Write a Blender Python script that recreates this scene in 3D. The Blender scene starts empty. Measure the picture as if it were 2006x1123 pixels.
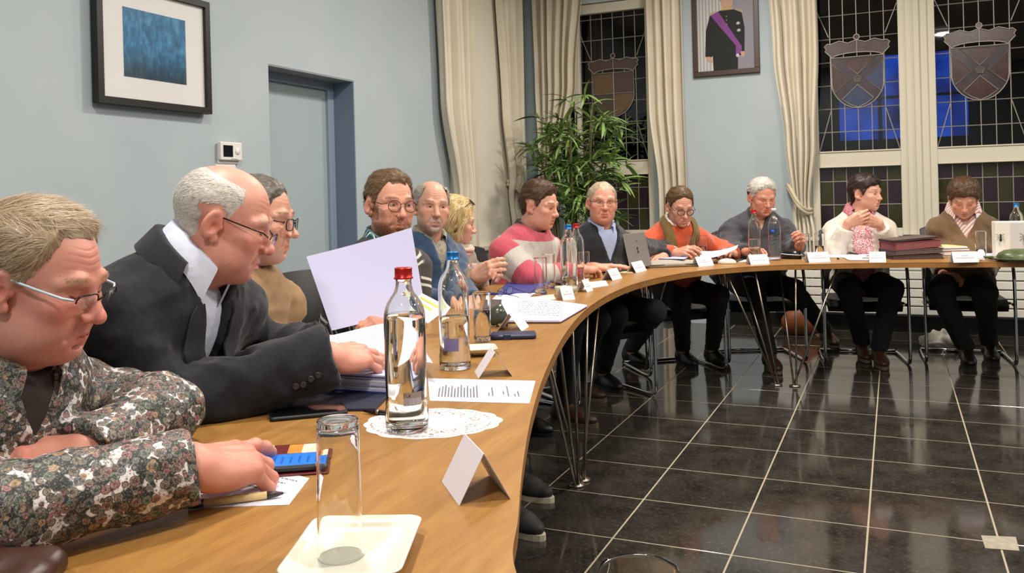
import bpy, bmesh, math, random
import numpy as np
from mathutils import Vector, Matrix, Euler
random.seed(7)
RNG = np.random.default_rng(7)
scene = bpy.context.scene
COL = scene.collection
# ------------------------------------------------------------------ camera
F_PX, PPX, PPY, CAM_H = 1680.0, 1003.0, 386.0, 1.19
YAW, ROLL = math.radians(24.0), math.radians(1.46)
_f = Vector((-math.sin(YAW), math.cos(YAW), 0)); _r0 = Vector((math.cos(YAW), math.sin(YAW), 0)); _u0 = Vector((0, 0, 1))
_r = _r0*math.cos(ROLL) - _u0*math.sin(ROLL); _u = _u0*math.cos(ROLL) + _r0*math.sin(ROLL)
CAM = Vector((0, 0, CAM_H))
cd = bpy.data.cameras.new('camera'); cam = bpy.data.objects.new('camera', cd); COL.objects.link(cam)
cam.matrix_world = Matrix(((_r.x, _u.x, -_f.x, CAM.x), (_r.y, _u.y, -_f.y, CAM.y), (_r.z, _u.z, -_f.z, CAM.z), (0, 0, 0, 1)))
cd.sensor_fit = 'HORIZONTAL'; cd.sensor_width = 36.0; cd.lens = 36.0*F_PX/2006.0
cd.shift_x = 0.0; cd.shift_y = -(1123/2 - PPY)/2006.0
cd.clip_start = 0.05; cd.clip_end = 100
scene.camera = cam
# a measured pixel of the photograph -> a point of the room
def ray(x, y): return _f + _r*((x-PPX)/F_PX) - _u*((y-PPY)/F_PX)
def at_z(x, y, z): d = ray(x, y); return CAM + d*((z-CAM_H)/d.z)
def at_d(x, y, Z): return CAM + ray(x, y)*Z
# ------------------------------------------------------------------ world, exposure
world = bpy.data.worlds.new('night'); scene.world = world; world.use_nodes = True
world.node_tree.nodes['Background'].inputs[0].default_value = (0.02, 0.035, 0.09, 1)
world.node_tree.nodes['Background'].inputs[1].default_value = 0.25
vs = scene.view_settings
vs.view_transform = 'Standard'; vs.look = 'None'; vs.gamma = 1.0; vs.use_curve_mapping = False
vs.exposure = 0.0
# ------------------------------------------------------------------ ceiling lamps (the room's own light)
CEIL = 3.45
LAMPS = [(-1.3, 1.6), (-1.3, 4.3), (0.7, 1.9), (0.9, 4.6), (2.6, 3.0), (-1.0, 6.1), (2.4, 6.2), (-0.5, -0.7)]
LAMP_POWER = 56.0
LAMP_COL = (1.0, 0.925, 0.835)
for i, (lx, ly) in enumerate(LAMPS):
    ld = bpy.data.lights.new('lamp_light', 'AREA'); ld.shape = 'DISK'; ld.size = 0.30
    ld.energy = LAMP_POWER; ld.color = LAMP_COL
    lo = bpy.data.objects.new('lamp_light', ld); COL.objects.link(lo); lo.location = (lx, ly, CEIL-0.075)

# ------------------------------------------------------------------ materials
MATS = {}
def srgb(h):
    h = h.lstrip('#'); c = [int(h[i:i+2], 16)/255 for i in (0, 2, 4)]
    return tuple(x/12.92 if x <= 0.04045 else ((x+0.055)/1.055)**2.4 for x in c)
class N:
    """tiny node-graph helper"""
    def __init__(s, name):
        s.m = bpy.data.materials.new(name); s.m.use_nodes = True; s.t = s.m.node_tree
        s.b = s.t.nodes['Principled BSDF']; s.out = s.t.nodes['Material Output']
    def n(s, typ, **kw):
        nd = s.t.nodes.new(typ)
        for k, v in kw.items():
            if k.startswith('i_'):
                key = k[2:]; key = int(key) if key.isdigit() else key.replace('_', ' ')
                nd.inputs[key].default_value = v
            else: setattr(nd, k, v)
        return nd
    def l(s, a, b): s.t.links.new(a, b)
    def coord(s, kind='Object', scale=(1, 1, 1), rot=(0, 0, 0), loc=(0, 0, 0)):
        tc = s.n('ShaderNodeTexCoord'); mp = s.n('ShaderNodeMapping'); s.l(tc.outputs[kind], mp.inputs['Vector'])
        mp.inputs['Scale'].default_value = scale; mp.inputs['Rotation'].default_value = rot; mp.inputs['Location'].default_value = loc
        return mp.outputs[0]
    def noise(s, v, scale, detail=3, rough=0.5):
        x = s.n('ShaderNodeTexNoise'); s.l(v, x.inputs['Vector']); x.inputs['Scale'].default_value = scale
        x.inputs['Detail'].default_value = detail; x.inputs['Roughness'].default_value = rough; return x.outputs['Fac']
    def ramp(s, fac, stops, interp='LINEAR'):
        x = s.n('ShaderNodeValToRGB'); s.l(fac, x.inputs[0]); cr = x.color_ramp; cr.interpolation = interp
        while len(cr.elements) < len(stops): cr.elements.new(0.5)
        for e, (p, c) in zip(cr.elements, stops):
            e.position = p; e.color = (c[0], c[1], c[2], 1) if not isinstance(c, float) else (c, c, c, 1)
        return x.outputs[0]
    def mix(s, fac, a, b, mode='MIX'):
        x = s.n('ShaderNodeMixRGB', blend_type=mode)
        for sock, v in ((x.inputs[0], fac), (x.inputs[1], a), (x.inputs[2], b)):
            if isinstance(v, (int, float)): sock.default_value = v
            elif isinstance(v, tuple): sock.default_value = (v[0], v[1], v[2], 1)
            else: s.l(v, sock)
        return x.outputs[0]
    def math(s, op, a, b=0.0, clamp=False):
        x = s.n('ShaderNodeMath', operation=op, use_clamp=clamp)
        for sock, v in ((x.inputs[0], a), (x.inputs[1], b)):
            if isinstance(v, (int, float)): sock.default_value = v
            else: s.l(v, sock)
        return x.outputs[0]
    def bump(s, h, strength=0.3, dist=0.01):
        x = s.n('ShaderNodeBump'); x.inputs['Strength'].default_value = strength; x.inputs['Distance'].default_value = dist
        s.l(h, x.inputs['Height']); s.l(x.outputs[0], s.b.inputs['Normal'])
    def attr(s, name, kind='Color'):
        a = s.n('ShaderNodeAttribute', attribute_name=name); return a.outputs[kind]
    def base(s, c):
        if isinstance(c, tuple): s.b.inputs['Base Color'].default_value = (c[0], c[1], c[2], 1)
        else: s.l(c, s.b.inputs['Base Color'])
    def set(s, **kw):
        for k, v in kw.items(): s.b.inputs[k.replace('_', ' ')].default_value = v
        return s.m
def mat(name, col, rough=0.5, metal=0.0, vary=0.0, vscale=20, bump=0.0, bscale=80, bdist=0.004, spec=None, sheen=0.0, coat=0.0):
    if name in MATS: return MATS[name]
    if isinstance(col, str): col = srgb(col)
    g = N(name); g.base(col); g.set(Roughness=rough, Metallic=metal)
    if spec is not None: g.b.inputs['Specular IOR Level'].default_value = spec
    if sheen: g.b.inputs['Sheen Weight'].default_value = sheen; g.b.inputs['Sheen Roughness'].default_value = 0.6
    if coat: g.b.inputs['Coat Weight'].default_value = coat
    v = g.coord() if (vary or bump) else None
    if vary:
        g.base(g.mix(g.ramp(g.noise(v, vscale, 4), [(0.3, 0.0), (0.7, 1.0)]), tuple(c*(1-vary) for c in col), tuple(min(1, c*(1+vary)) for c in col)))
    if bump: g.bump(g.noise(v, bscale, 4), bump, bdist)
    MATS[name] = g.m; return g.m
def glass_mat(name, col=(1, 1, 1), rough=0.0, ior=1.45):
    if name in MATS: return MATS[name]
    g = N(name); g.base(col); g.set(Roughness=rough, IOR=ior); g.b.inputs['Transmission Weight'].default_value = 1.0
    MATS[name] = g.m; return g.m
def thin_glass(name, col=(1, 1, 1), refl=0.08, rough=0.02):
    if name in MATS: return MATS[name]
    g = N(name); t = g.n('ShaderNodeBsdfTransparent'); t.inputs[0].default_value = (*col, 1)
    gl = g.n('ShaderNodeBsdfGlossy'); gl.inputs['Roughness'].default_value = rough
    lw = g.n('ShaderNodeLayerWeight'); lw.inputs[0].default_value = 0.5
    f = g.math('ADD', g.math('MULTIPLY', g.math('POWER', lw.outputs['Facing'], 4.0), 0.8), refl, True)
    mx = g.n('ShaderNodeMixShader'); g.l(f, mx.inputs[0]); g.l(t.outputs[0], mx.inputs[1]); g.l(gl.outputs[0], mx.inputs[2])
    g.l(mx.outputs[0], g.out.inputs[0]); MATS[name] = g.m; return g.m
def emit_mat(name, col, s):
    if name in MATS: return MATS[name]
    g = N(name); g.base((0, 0, 0)); g.b.inputs['Emission Color'].default_value = (*col, 1); g.b.inputs['Emission Strength'].default_value = s
    MATS[name] = g.m; return g.m

# ------------------------------------------------------------------ objects
def tag(o, label=None, cat=None, group=None, kind=None):
    if label: o['label'] = label
    if cat: o['category'] = cat
    if group: o['group'] = group
    if kind: o['kind'] = kind
    return o
def thing(name, label, cat, loc=(0, 0, 0), rotz=0.0, group=None):
    o = bpy.data.objects.new(name, None); COL.objects.link(o); o.location = loc; o.rotation_euler = (0, 0, rotz)
    o.empty_display_size = 0.05
    return tag(o, label, cat, group)
def link(name, me, parent=None, m=None, loc=None, rot=None, scale=None):
    o = bpy.data.objects.new(name, me); COL.objects.link(o)
    if m is not None and not me.materials: me.materials.append(m)
    if parent is not None: o.parent = parent
    if loc is not None: o.location = loc
    if rot is not None: o.rotation_euler = rot
    if scale is not None: o.scale = scale
    return o
def mesh_np(name, V, Q, smooth=True):
    """fast mesh from numpy arrays; Q is (n,3) or (n,4)"""
    me = bpy.data.meshes.new(name); V = np.asarray(V, dtype=np.float32); Q = np.asarray(Q, dtype=np.int32)
    k = Q.shape[1]
    me.vertices.add(len(V)); me.vertices.foreach_set('co', V.ravel())
    me.loops.add(Q.size); me.loops.foreach_set('vertex_index', Q.ravel())
    me.polygons.add(len(Q)); me.polygons.foreach_set('loop_start', np.arange(0, Q.size, k, dtype=np.int32))
    me.polygons.foreach_set('use_smooth', np.full(len(Q), smooth)); me.update(calc_edges=True)
    return me
def rot_to(d):
    """matrix whose z axis is d"""
    return Vector(d).normalized().to_track_quat('Z', 'Y').to_matrix()
class MB:
    def __init__(s): s.v = []; s.f = []; s.sm = []; s.mi = []; s.cur = 0
    def add(s, vs, fs, smooth=False):
        b = len(s.v); s.v += [tuple(v) for v in vs]
        for f in fs: s.f.append(tuple(b+i for i in f)); s.sm.append(smooth); s.mi.append(s.cur)
        return s
    def box(s, c, size, R=None, taper=1.0):
        x, y, z = (q/2 for q in size); vs = []
        for dz in (-1, 1):
            k = taper if dz > 0 else 1.0
            for dx, dy in ((-1, -1), (1, -1), (1, 1), (-1, 1)):
                p = Vector((dx*x*k, dy*y*k, dz*z)); p = (R @ p if R is not None else p) + Vector(c); vs.append(p)
        return s.add(vs, [(3, 2, 1, 0), (4, 5, 6, 7), (0, 1, 5, 4), (1, 2, 6, 5), (2, 3, 7, 6), (3, 0, 4, 7)])
    def rbox(s, c, size, r, R=None, n=3):
        """box with rounded vertical corners and softened rims"""
        x, y, z = size[0]/2, size[1]/2, size[2]/2; r = min(r, x*.99, y*.99); e = min(r*0.5, z*0.6)
        def ring(inset, zz):
            o = []
            for cx, cy, a0 in ((x-r, y-r, 0), (-x+r, y-r, 90), (-x+r, -y+r, 180), (x-r, -y+r, 270)):
                for i in range(n+1):
                    a = math.radians(a0+90*i/n); o.append(Vector((cx+(r-inset)*math.cos(a), cy+(r-inset)*math.sin(a), zz)))
            return o
        rings = [ring(e, -z), ring(0, -z+e), ring(0, z-e), ring(e, z)]
        m = len(rings[0]); vs = [((R @ p) if R is not None else p)+Vector(c) for rg in rings for p in rg]; fs = []
        for k in range(3):
            for i in range(m): j = (i+1) % m; fs.append((k*m+i, k*m+j, (k+1)*m+j, (k+1)*m+i))
        fs.append(tuple(range(m-1, -1, -1))); fs.append(tuple(range(3*m, 4*m)))
        return s.add(vs, fs, False)
    def tube(s, pts, r, n=8, closed=False, cap=True, smooth=True):
        pts = [Vector(p) for p in pts]; m = len(pts); rr = r if isinstance(r, (list, tuple)) else [r]*m
        vs = []; up = None
        for i, p in enumerate(pts):
            if closed: t = pts[(i+1) % m]-pts[i-1]
            else: t = pts[min(i+1, m-1)]-pts[max(i-1, 0)]
            t = t.normalized() if t.length > 1e-9 else Vector((0, 0, 1))
            if up is None:
                up = Vector((0, 0, 1)) if abs(t.z) < 0.9 else Vector((1, 0, 0))
            a = t.cross(up); a = a.normalized() if a.length > 1e-6 else t.orthogonal().normalized(); b = a.cross(t); up = b
            for k in range(n):
                q = 2*math.pi*k/n; vs.append(p+(a*math.cos(q)+b*math.sin(q))*rr[i])
        fs = []
        for i in range(m if closed else m-1):
            j = (i+1) % m
            for k in range(n): l = (k+1) % n; fs.append((i*n+k, j*n+k, j*n+l, i*n+l))
        s.add(vs, fs, smooth)
        if not closed and cap:
            b = len(s.v)-m*n; s.f.append(tuple(b+k for k in range(n))); s.sm.append(False); s.mi.append(s.cur)
            s.f.append(tuple(b+(m-1)*n+k for k in range(n-1, -1, -1))); s.sm.append(False); s.mi.append(s.cur)
        return s
    def lathe(s, prof, c=(0, 0, 0), n=32, R=None, smooth=True):
        vs = []; fs = []; m = len(prof)
        for r, z in prof:
            for k in range(n):
                a = 2*math.pi*k/n; p = Vector((r*math.cos(a), r*math.sin(a), z)); p = (R @ p if R is not None else p)+Vector(c); vs.append(p)
        for i in range(m-1):
            for k in range(n): l = (k+1) % n; fs.append((i*n+k, i*n+l, (i+1)*n+l, (i+1)*n+k))
        return s.add(vs, fs, smooth)
    def prism(s, poly, z0, z1, R=None, c=(0, 0, 0)):
        n = len(poly); T = lambda p: (R @ Vector(p) if R is not None else Vector(p))+Vector(c)
        vs = [T((x, y, z0)) for x, y in poly]+[T((x, y, z1)) for x, y in poly]
        fs = [tuple(range(n-1, -1, -1)), tuple(range(n, 2*n))]+[(i, (i+1) % n, n+(i+1) % n, n+i) for i in range(n)]
        return s.add(vs, fs)
    def sheet(s, P, th=0.0, smooth=True):
        """grid of points P[i][j] -> surface, optional thickness along the surface normal"""
        a, b = len(P), len(P[0]); A = np.array([[list(q) for q in row] for row in P], dtype=float)
        if th == 0:
            return s.add([tuple(q) for row in A for q in row], [(i*b+j, i*b+j+1, (i+1)*b+j+1, (i+1)*b+j) for i in range(a-1) for j in range(b-1)], smooth)
        du = np.gradient(A, axis=0); dv = np.gradient(A, axis=1); nn = np.cross(du, dv); nn /= np.linalg.norm(nn, axis=2, keepdims=True)+1e-9
        B = A+nn*th; vs = [tuple(q) for row in A for q in row]+[tuple(q) for row in B for q in row]; o = a*b; fs = []
        for i in range(a-1):
            for j in range(b-1):
                q = (i*b+j, i*b+j+1, (i+1)*b+j+1, (i+1)*b+j); fs.append(q[::-1]); fs.append(tuple(o+x for x in q))
        bd = [i*b for i in range(a)]+[(a-1)*b+j for j in range(1, b)]+[i*b+b-1 for i in range(a-2, -1, -1)]+[j for j in range(b-2, 0, -1)]
        k = len(vs); nb = len(bd); vs = vs+[vs[x] for x in bd]+[vs[o+x] for x in bd]
        for x in range(nb): y = (x+1) % nb; fs.append((k+x, k+y, k+nb+y, k+nb+x))
        return s.add(vs, fs, smooth)
    def mesh(s, name='mesh'):
        me = bpy.data.meshes.new(name); me.from_pydata(s.v, [], s.f)
        me.polygons.foreach_set('use_smooth', s.sm); me.polygons.foreach_set('material_index', s.mi); me.update(); return me
    def build(s, name, m, parent=None, **kw):
        me = s.mesh(name)
        for x in (m if isinstance(m, (list, tuple)) else [m]): me.materials.append(x)
        o = link(name, me, parent, **kw); return o
def bevel(o, w, seg=2):
    md = o.modifiers.new('bevel', 'BEVEL'); md.width = w; md.segments = seg; md.limit_method = 'ANGLE'; md.harden_normals = False; return o
def struct(o): o['kind'] = 'structure'; return o
def catmull(pts, n=12):
    P = [Vector(p) for p in pts]; P = [P[0]*2-P[1]]+P+[P[-1]*2-P[-2]]; out = []
    for i in range(1, len(P)-2):
        for k in range(n):
            t = k/n; a, b, c, d = P[i-1], P[i], P[i+1], P[i+2]
            out.append(0.5*((2*b)+(c-a)*t+(2*a-5*b+4*c-d)*t*t+(3*b-a-3*c+d)*t**3))
    out.append(P[-2]); return out
# ================================================================== ROOM
WX, WY = -3.3, 7.8          # left wall plane, window wall plane
RX, BY = 5.2, -1.6          # unseen right and back walls
def wall_material():
    g = N('blue_grey_plaster'); v = g.coord()
    n = g.noise(v, 2.2, 4); c = g.mix(g.ramp(n, [(0.3, 0.0), (0.7, 1.0)]), srgb('a8b4ba'), srgb('b0bbbf'))
    g.base(c); g.set(Roughness=0.72); g.bump(g.noise(v, 180, 3), 0.05, 0.002); return g.m
M_WALL = wall_material()
M_WHITE = mat('cream_paint', 'd0c9b6', 0.45, bump=0.03, bscale=60)
M_CEIL = mat('ceiling_white', 'e9e4d8', 0.8)
M_DOOR = mat('grey_green_door_paint', 'a3b1b5', 0.5)
M_JAMB = mat('blue_grey_jamb', '96a7b6', 0.55)
# ---- floor: grout bed, then every tile in view as its own slab
def stone_material():
    g = N('black_stone'); tc = g.n('ShaderNodeTexCoord'); oi = g.n('ShaderNodeObjectInfo')
    ad = g.n('ShaderNodeVectorMath', operation='ADD'); sc = g.n('ShaderNodeVectorMath', operation='SCALE'); 
    cmb = g.n('ShaderNodeCombineXYZ'); g.l(oi.outputs['Random'], cmb.inputs[0]); g.l(oi.outputs['Random'], cmb.inputs[1])
    g.l(cmb.outputs[0], sc.inputs[0]); sc.inputs['Scale'].default_value = 37.0
    g.l(tc.outputs['Object'], ad.inputs[0]); g.l(sc.outputs[0], ad.inputs[1]); v = ad.outputs[0]
    cl = g.noise(v, 7, 5, 0.6); fine = g.noise(v, 60, 5, 0.7)
    c = g.mix(g.ramp(cl, [(0.32, 0.0), (0.72, 1.0)]), (0.016, 0.0142, 0.0125), (0.046, 0.040, 0.033))
    c = g.mix(g.ramp(fine, [(0.50, 0.0), (0.72, 0.65)]), c, (0.095, 0.083, 0.068))
    vo = g.n('ShaderNodeTexVoronoi'); g.l(v, vo.inputs['Vector']); vo.inputs['Scale'].default_value = 26
    mk = g.math('MULTIPLY', g.ramp(vo.outputs['Distance'], [(0.05, 1.0), (0.13, 0.0)]), g.ramp(g.noise(v, 9, 2), [(0.56, 0.0), (0.62, 1.0)]))
    c = g.mix(g.math('MULTIPLY', mk, 0.5), c, (0.22, 0.20, 0.17)); g.base(c)
    r = g.ramp(cl, [(0.3, 0.06), (0.8, 0.15)]); g.l(r, g.b.inputs['Roughness'])
    g.bump(fine, 0.02, 0.001); return g.m
M_STONE = stone_material(); M_GROUT = mat('pale_grout', 'a0957f', 0.8)
def plane_box(name, lo, hi, m):
    b = MB(); b.box(((lo[0]+hi[0])/2, (lo[1]+hi[1])/2, (lo[2]+hi[2])/2), (hi[0]-lo[0], hi[1]-lo[1], hi[2]-lo[2])); return struct(b.build(name, m))
floor = plane_box('floor', (WX-0.3, BY-0.2, -0.15), (RX+0.2, WY+0.4, -0.0007), M_GROUT)
TS, TX0, TY0 = 0.4035, -0.11, 3.65
b = MB(); s_ = (TS-0.0045); b.rbox((0, 0, -0.02), (s_, s_, 0.04), 0.003, n=1); tile_me = b.mesh('tile'); tile_me.materials.append(M_STONE)
rest = MB()
for i in range(-8, 14):
    for j in range(-14, 11):
        x, y = TX0+(i+0.5)*TS, TY0+(j+0.5)*TS
        if x < WX-0.1 or x > RX or y < BY or y > WY+0.1: continue
        d = Vector((x, y, 0))-CAM; z = d.dot(_f); px = PPX+F_PX*d.dot(_r)/z if z > 0.4 else -9999; py = PPY-F_PX*d.dot(_u)/z if z > 0.4 else 9999
        if 700 < px < 2250 and py < 1330: link('tile', tile_me, floor, loc=(x, y, 0))
        else: rest.box((x, y, -0.02), (s_, s_, 0.04))
tag(rest.build('tile_field', M_STONE, floor), kind='stuff')
# ---- ceiling and unseen walls
plane_box('ceiling', (WX-0.3, BY-0.2, CEIL), (RX+0.2, WY+0.4, CEIL+0.15), M_CEIL)
plane_box('wall_back', (WX-0.3, BY-0.2, 0), (RX+0.2, BY, CEIL), M_WALL)
plane_box('wall_right', (RX, BY, 0), (RX+0.2, WY+0.3, CEIL), M_WALL)
# ---- left wall with the door recess
def wall_with_holes(name, axis, plane, th, a0, a1, z1, holes, m):
    """holes: (a0,a1,z0,z1) cut out of a wall slab; pieces share edges exactly"""
    As = sorted({a0, a1}|{h[0] for h in holes}|{h[1] for h in holes}); Zs = sorted({0, z1}|{h[2] for h in holes}|{h[3] for h in holes})
    bm = bmesh.new(); 
    def P(a, z, d): return (plane-d, a, z) if axis == 'x' else (a, plane+d, z)
    solid = {}
    for i in range(len(As)-1):
        for k in range(len(Zs)-1):
            ca, cz = (As[i]+As[i+1])/2, (Zs[k]+Zs[k+1])/2
            solid[i, k] = not any(h[0] < ca < h[1] and h[2] < cz < h[3] for h in holes)
    vs = {}
    def V(i, k, d):
        if (i, k, d) not in vs: vs[i, k, d] = bm.verts.new(P(As[i], Zs[k], d*th))
        return vs[i, k, d]
    for (i, k), s in solid.items():
        if not s: continue
        for d in (0, 1): bm.faces.new((V(i, k, d), V(i+1, k, d), V(i+1, k+1, d), V(i, k+1, d)))
        for (di, dk, e) in ((-1, 0, ((0, 0), (0, 1))), (1, 0, ((1, 0), (1, 1))), (0, -1, ((0, 0), (1, 0))), (0, 1, ((0, 1), (1, 1)))):
            if not solid.get((i+di, k+dk), False):
                (p, q), (r, s2) = e; bm.faces.new((V(i+p, k+q, 0), V(i+r, k+s2, 0), V(i+r, k+s2, 1), V(i+p, k+q, 1)))
    bmesh.ops.recalc_face_normals(bm, faces=bm.faces); me = bpy.data.meshes.new(name); bm.to_mesh(me); bm.free()
    return struct(link(name, me, m=m))
D0, D1, DZ = 3.98, 4.845, 2.0
wall_with_holes('wall_left', 'x', WX, 0.3, BY, WY+0.3, CEIL, [(D0, D1, 0, DZ)], M_WALL)
dr = struct(bpy.data.objects.new('door_1', None)); COL.objects.link(dr); dr.location = (WX, 0, 0)
b = MB(); b.box((-0.205, (D0+D1-0.06)/2, (DZ-0.06)/2), (0.04, D1-D0-0.06, DZ-0.06)); bevel(b.build('door_leaf', M_DOOR, dr), 0.004)
b = MB(); b.box((-0.19, D1-0.035, DZ/2), (0.06, 0.07, DZ)); b.box((-0.19, D0+0.006, DZ/2), (0.06, 0.012, DZ)); b.box((-0.19, (D0+D1-0.058)/2, DZ-0.03), (0.06, D1-D0-0.082, 0.06)); bevel(b.build('door_frame', mat('blue_grey_frame', '8d9db0', 0.5), dr), 0.004)
b = MB(); b.box((-0.08, D1-0.005, DZ/2), (0.158, 0.010, DZ)); b.build('reveal_shade_panel', mat('slate_blue_painted_shade', '6f7f96', 0.6), dr); b = MB(); b.box((-0.08, (D0+D1)/2-0.005, DZ-0.005), (0.158, D1-D0-0.012, 0.010)); b.build('reveal_head_shade_panel', mat('grey_painted_shade', '878c90', 0.6), dr)  # added panels; the shade of the side and top reveal is put into their colours
b = MB(); b.box((-0.27, (D0+D1)/2, DZ/2), (0.06, D1-D0, DZ)); b.build('door_backing', M_DOOR, dr)
b = MB(); b.tube([(-0.185, D0+0.09, 1.02), (-0.135, D0+0.09, 1.02), (-0.13, D0+0.20, 1.02)], 0.009); b.build('door_handle', mat('brushed_steel', 'b8b4ac', 0.3, 1.0), dr)
# ---- left wall window, white blind drawn down
w4 = struct(bpy.data.objects.new('window_4', None)); COL.objects.link(w4); w4.location = (WX, 6.86, 0)
M_BLIND = mat('white_roller_blind', 'e6dfcf', 0.7, bump=0.04, bscale=300)
P = [[(0.022+0.002*math.sin(j*0.6), -0.63+1.26*j/24, 0.77+2.27*i/6) for j in range(25)] for i in range(7)]
b = MB(); b.sheet(P, 0.004); b.build('blind_cloth', M_BLIND, w4)
for y in (-0.655, 0.655): b = MB(); b.box((0.02, y, 1.9), (0.04, 0.05, 2.34)); bevel(b.build('window_frame', M_WHITE, w4), 0.004)
b = MB(); b.box((0.03, 0, 0.75), (0.06, 1.36, 0.04)); bevel(b.build('window_sill', M_WHITE, w4), 0.004); b = MB(); b.rbox((0.03, 0, 3.06), (0.06, 1.36, 0.06), 0.01); b.build('blind_box', M_WHITE, w4)
# ---- window wall
W1 = (-2.93, -2.03, 0.78, 3.02); W2 = (-0.66, 2.05, 0.78, 3.12)
wall_with_holes('wall_front', 'y', WY, 0.3, WX-0.3, RX+0.2, CEIL, [W1, W2], M_WALL)
b = MB(); b.box(((-0.75+RX)/2-0.4, WY-0.012, 0.06), (RX+1.4, 0.024, 0.12)); struct(b.build('baseboard_front', mat('black_skirting', '15130f', 0.4)))
b = MB(); b.box((WX+0.012, (BY+D0)/2, 0.06), (0.024, D0-BY, 0.12)); struct(b.build('baseboard_left', MATS['black_skirting']))
M_LEAD = mat('lead_came', '9a948c', 0.45, 0.5)
M_PANES = [mat('pane_violet', '2b1f27', 0.12, vary=0.25, vscale=12), mat('pane_olive', '33331c', 0.12, vary=0.25, vscale=12), thin_glass('pane_clear', srgb('8f8d94'), 0.05), thin_glass('pane_grey', srgb('77747c'), 0.05)]
M_CREST = thin_glass('pane_crest_brown', srgb('6d4a40'), 0.12, 0.15)
M_CRESTS = [mat('crest_rust', '3d1f1b', 0.25, vary=0.4, vscale=25), mat('crest_blue', '2a3355', 0.25, vary=0.2, vscale=25), mat('crest_violet', '33232b', 0.25, vary=0.4, vscale=20), mat('crest_brown', '4a3a35', 0.25, vary=0.2, vscale=30)]
pane_me = {}
def pane_mesh(m):
    if m.name not in pane_me:
        q = MB(); q.box((0, 0, 0), (1, 1, 1)); e = q.mesh('pane'); e.materials.append(m); pane_me[m.name] = e
    return pane_me[m.name]
def came(par, pts, r=0.0042, closed=False):
    q = MB(); q.tube(pts, r, 5, closed=closed, smooth=False); return q.build('lead_came', M_LEAD, par)
YG = 0.075   # depth of the glass in the opening
def leaded(par, x0, x1, z0, z1, cols, rowh, upper, rnd):
    """one glazed field: every pane its own sheet, cames on top"""
    nr = max(1, math.ceil((z1-z0)/rowh-0.3)); xs = [x0+(x1-x0)*i/cols for i in range(cols+1)]; zs = [z0+min(k*rowh, z1-z0) for k in range(nr)]+[z1]
    if upper: zs = [z0]+[z0+0.175+k*rowh for k in range(nr) if z0+0.175+k*rowh < z1-0.05]+[z1]
    for i in range(cols):
        for k in range(len(zs)-1):
            m = M_PANES[2+(rnd.random() < 0.4)] if upper else M_PANES[(i+k) % 2]
            link('pane', pane_mesh(m), par, loc=((xs[i]+xs[i+1])/2, YG+0.004, (zs[k]+zs[k+1])/2),
                 rot=(rnd.uniform(-.006, .006), 0, rnd.uniform(-.006, .006)), scale=(xs[i+1]-xs[i]-0.001, 0.004, zs[k+1]-zs[k]-0.001))
    for x in xs[1:-1]: came(par, [(x, YG, z0), (x, YG, z1)])
    for z in zs[1:-1]: came(par, [(x0, YG, z), (x1, YG, z)])
    if upper:
        dx = (x1-x0)/cols
        came(par, [(x0, YG, z0), (x0+dx, YG, z0+0.175+rowh)]); came(par, [(x1, YG, z0), (x1-dx, YG, z0+0.175+rowh)])
        for s, xe in ((1, x0), (-1, x1)): came(par, [(xe+s*dx*0.9, YG, z0+0.175+4*rowh+0.02), (xe+s*0.002, YG, min(z1, z0+0.175+5.3*rowh))])
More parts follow.
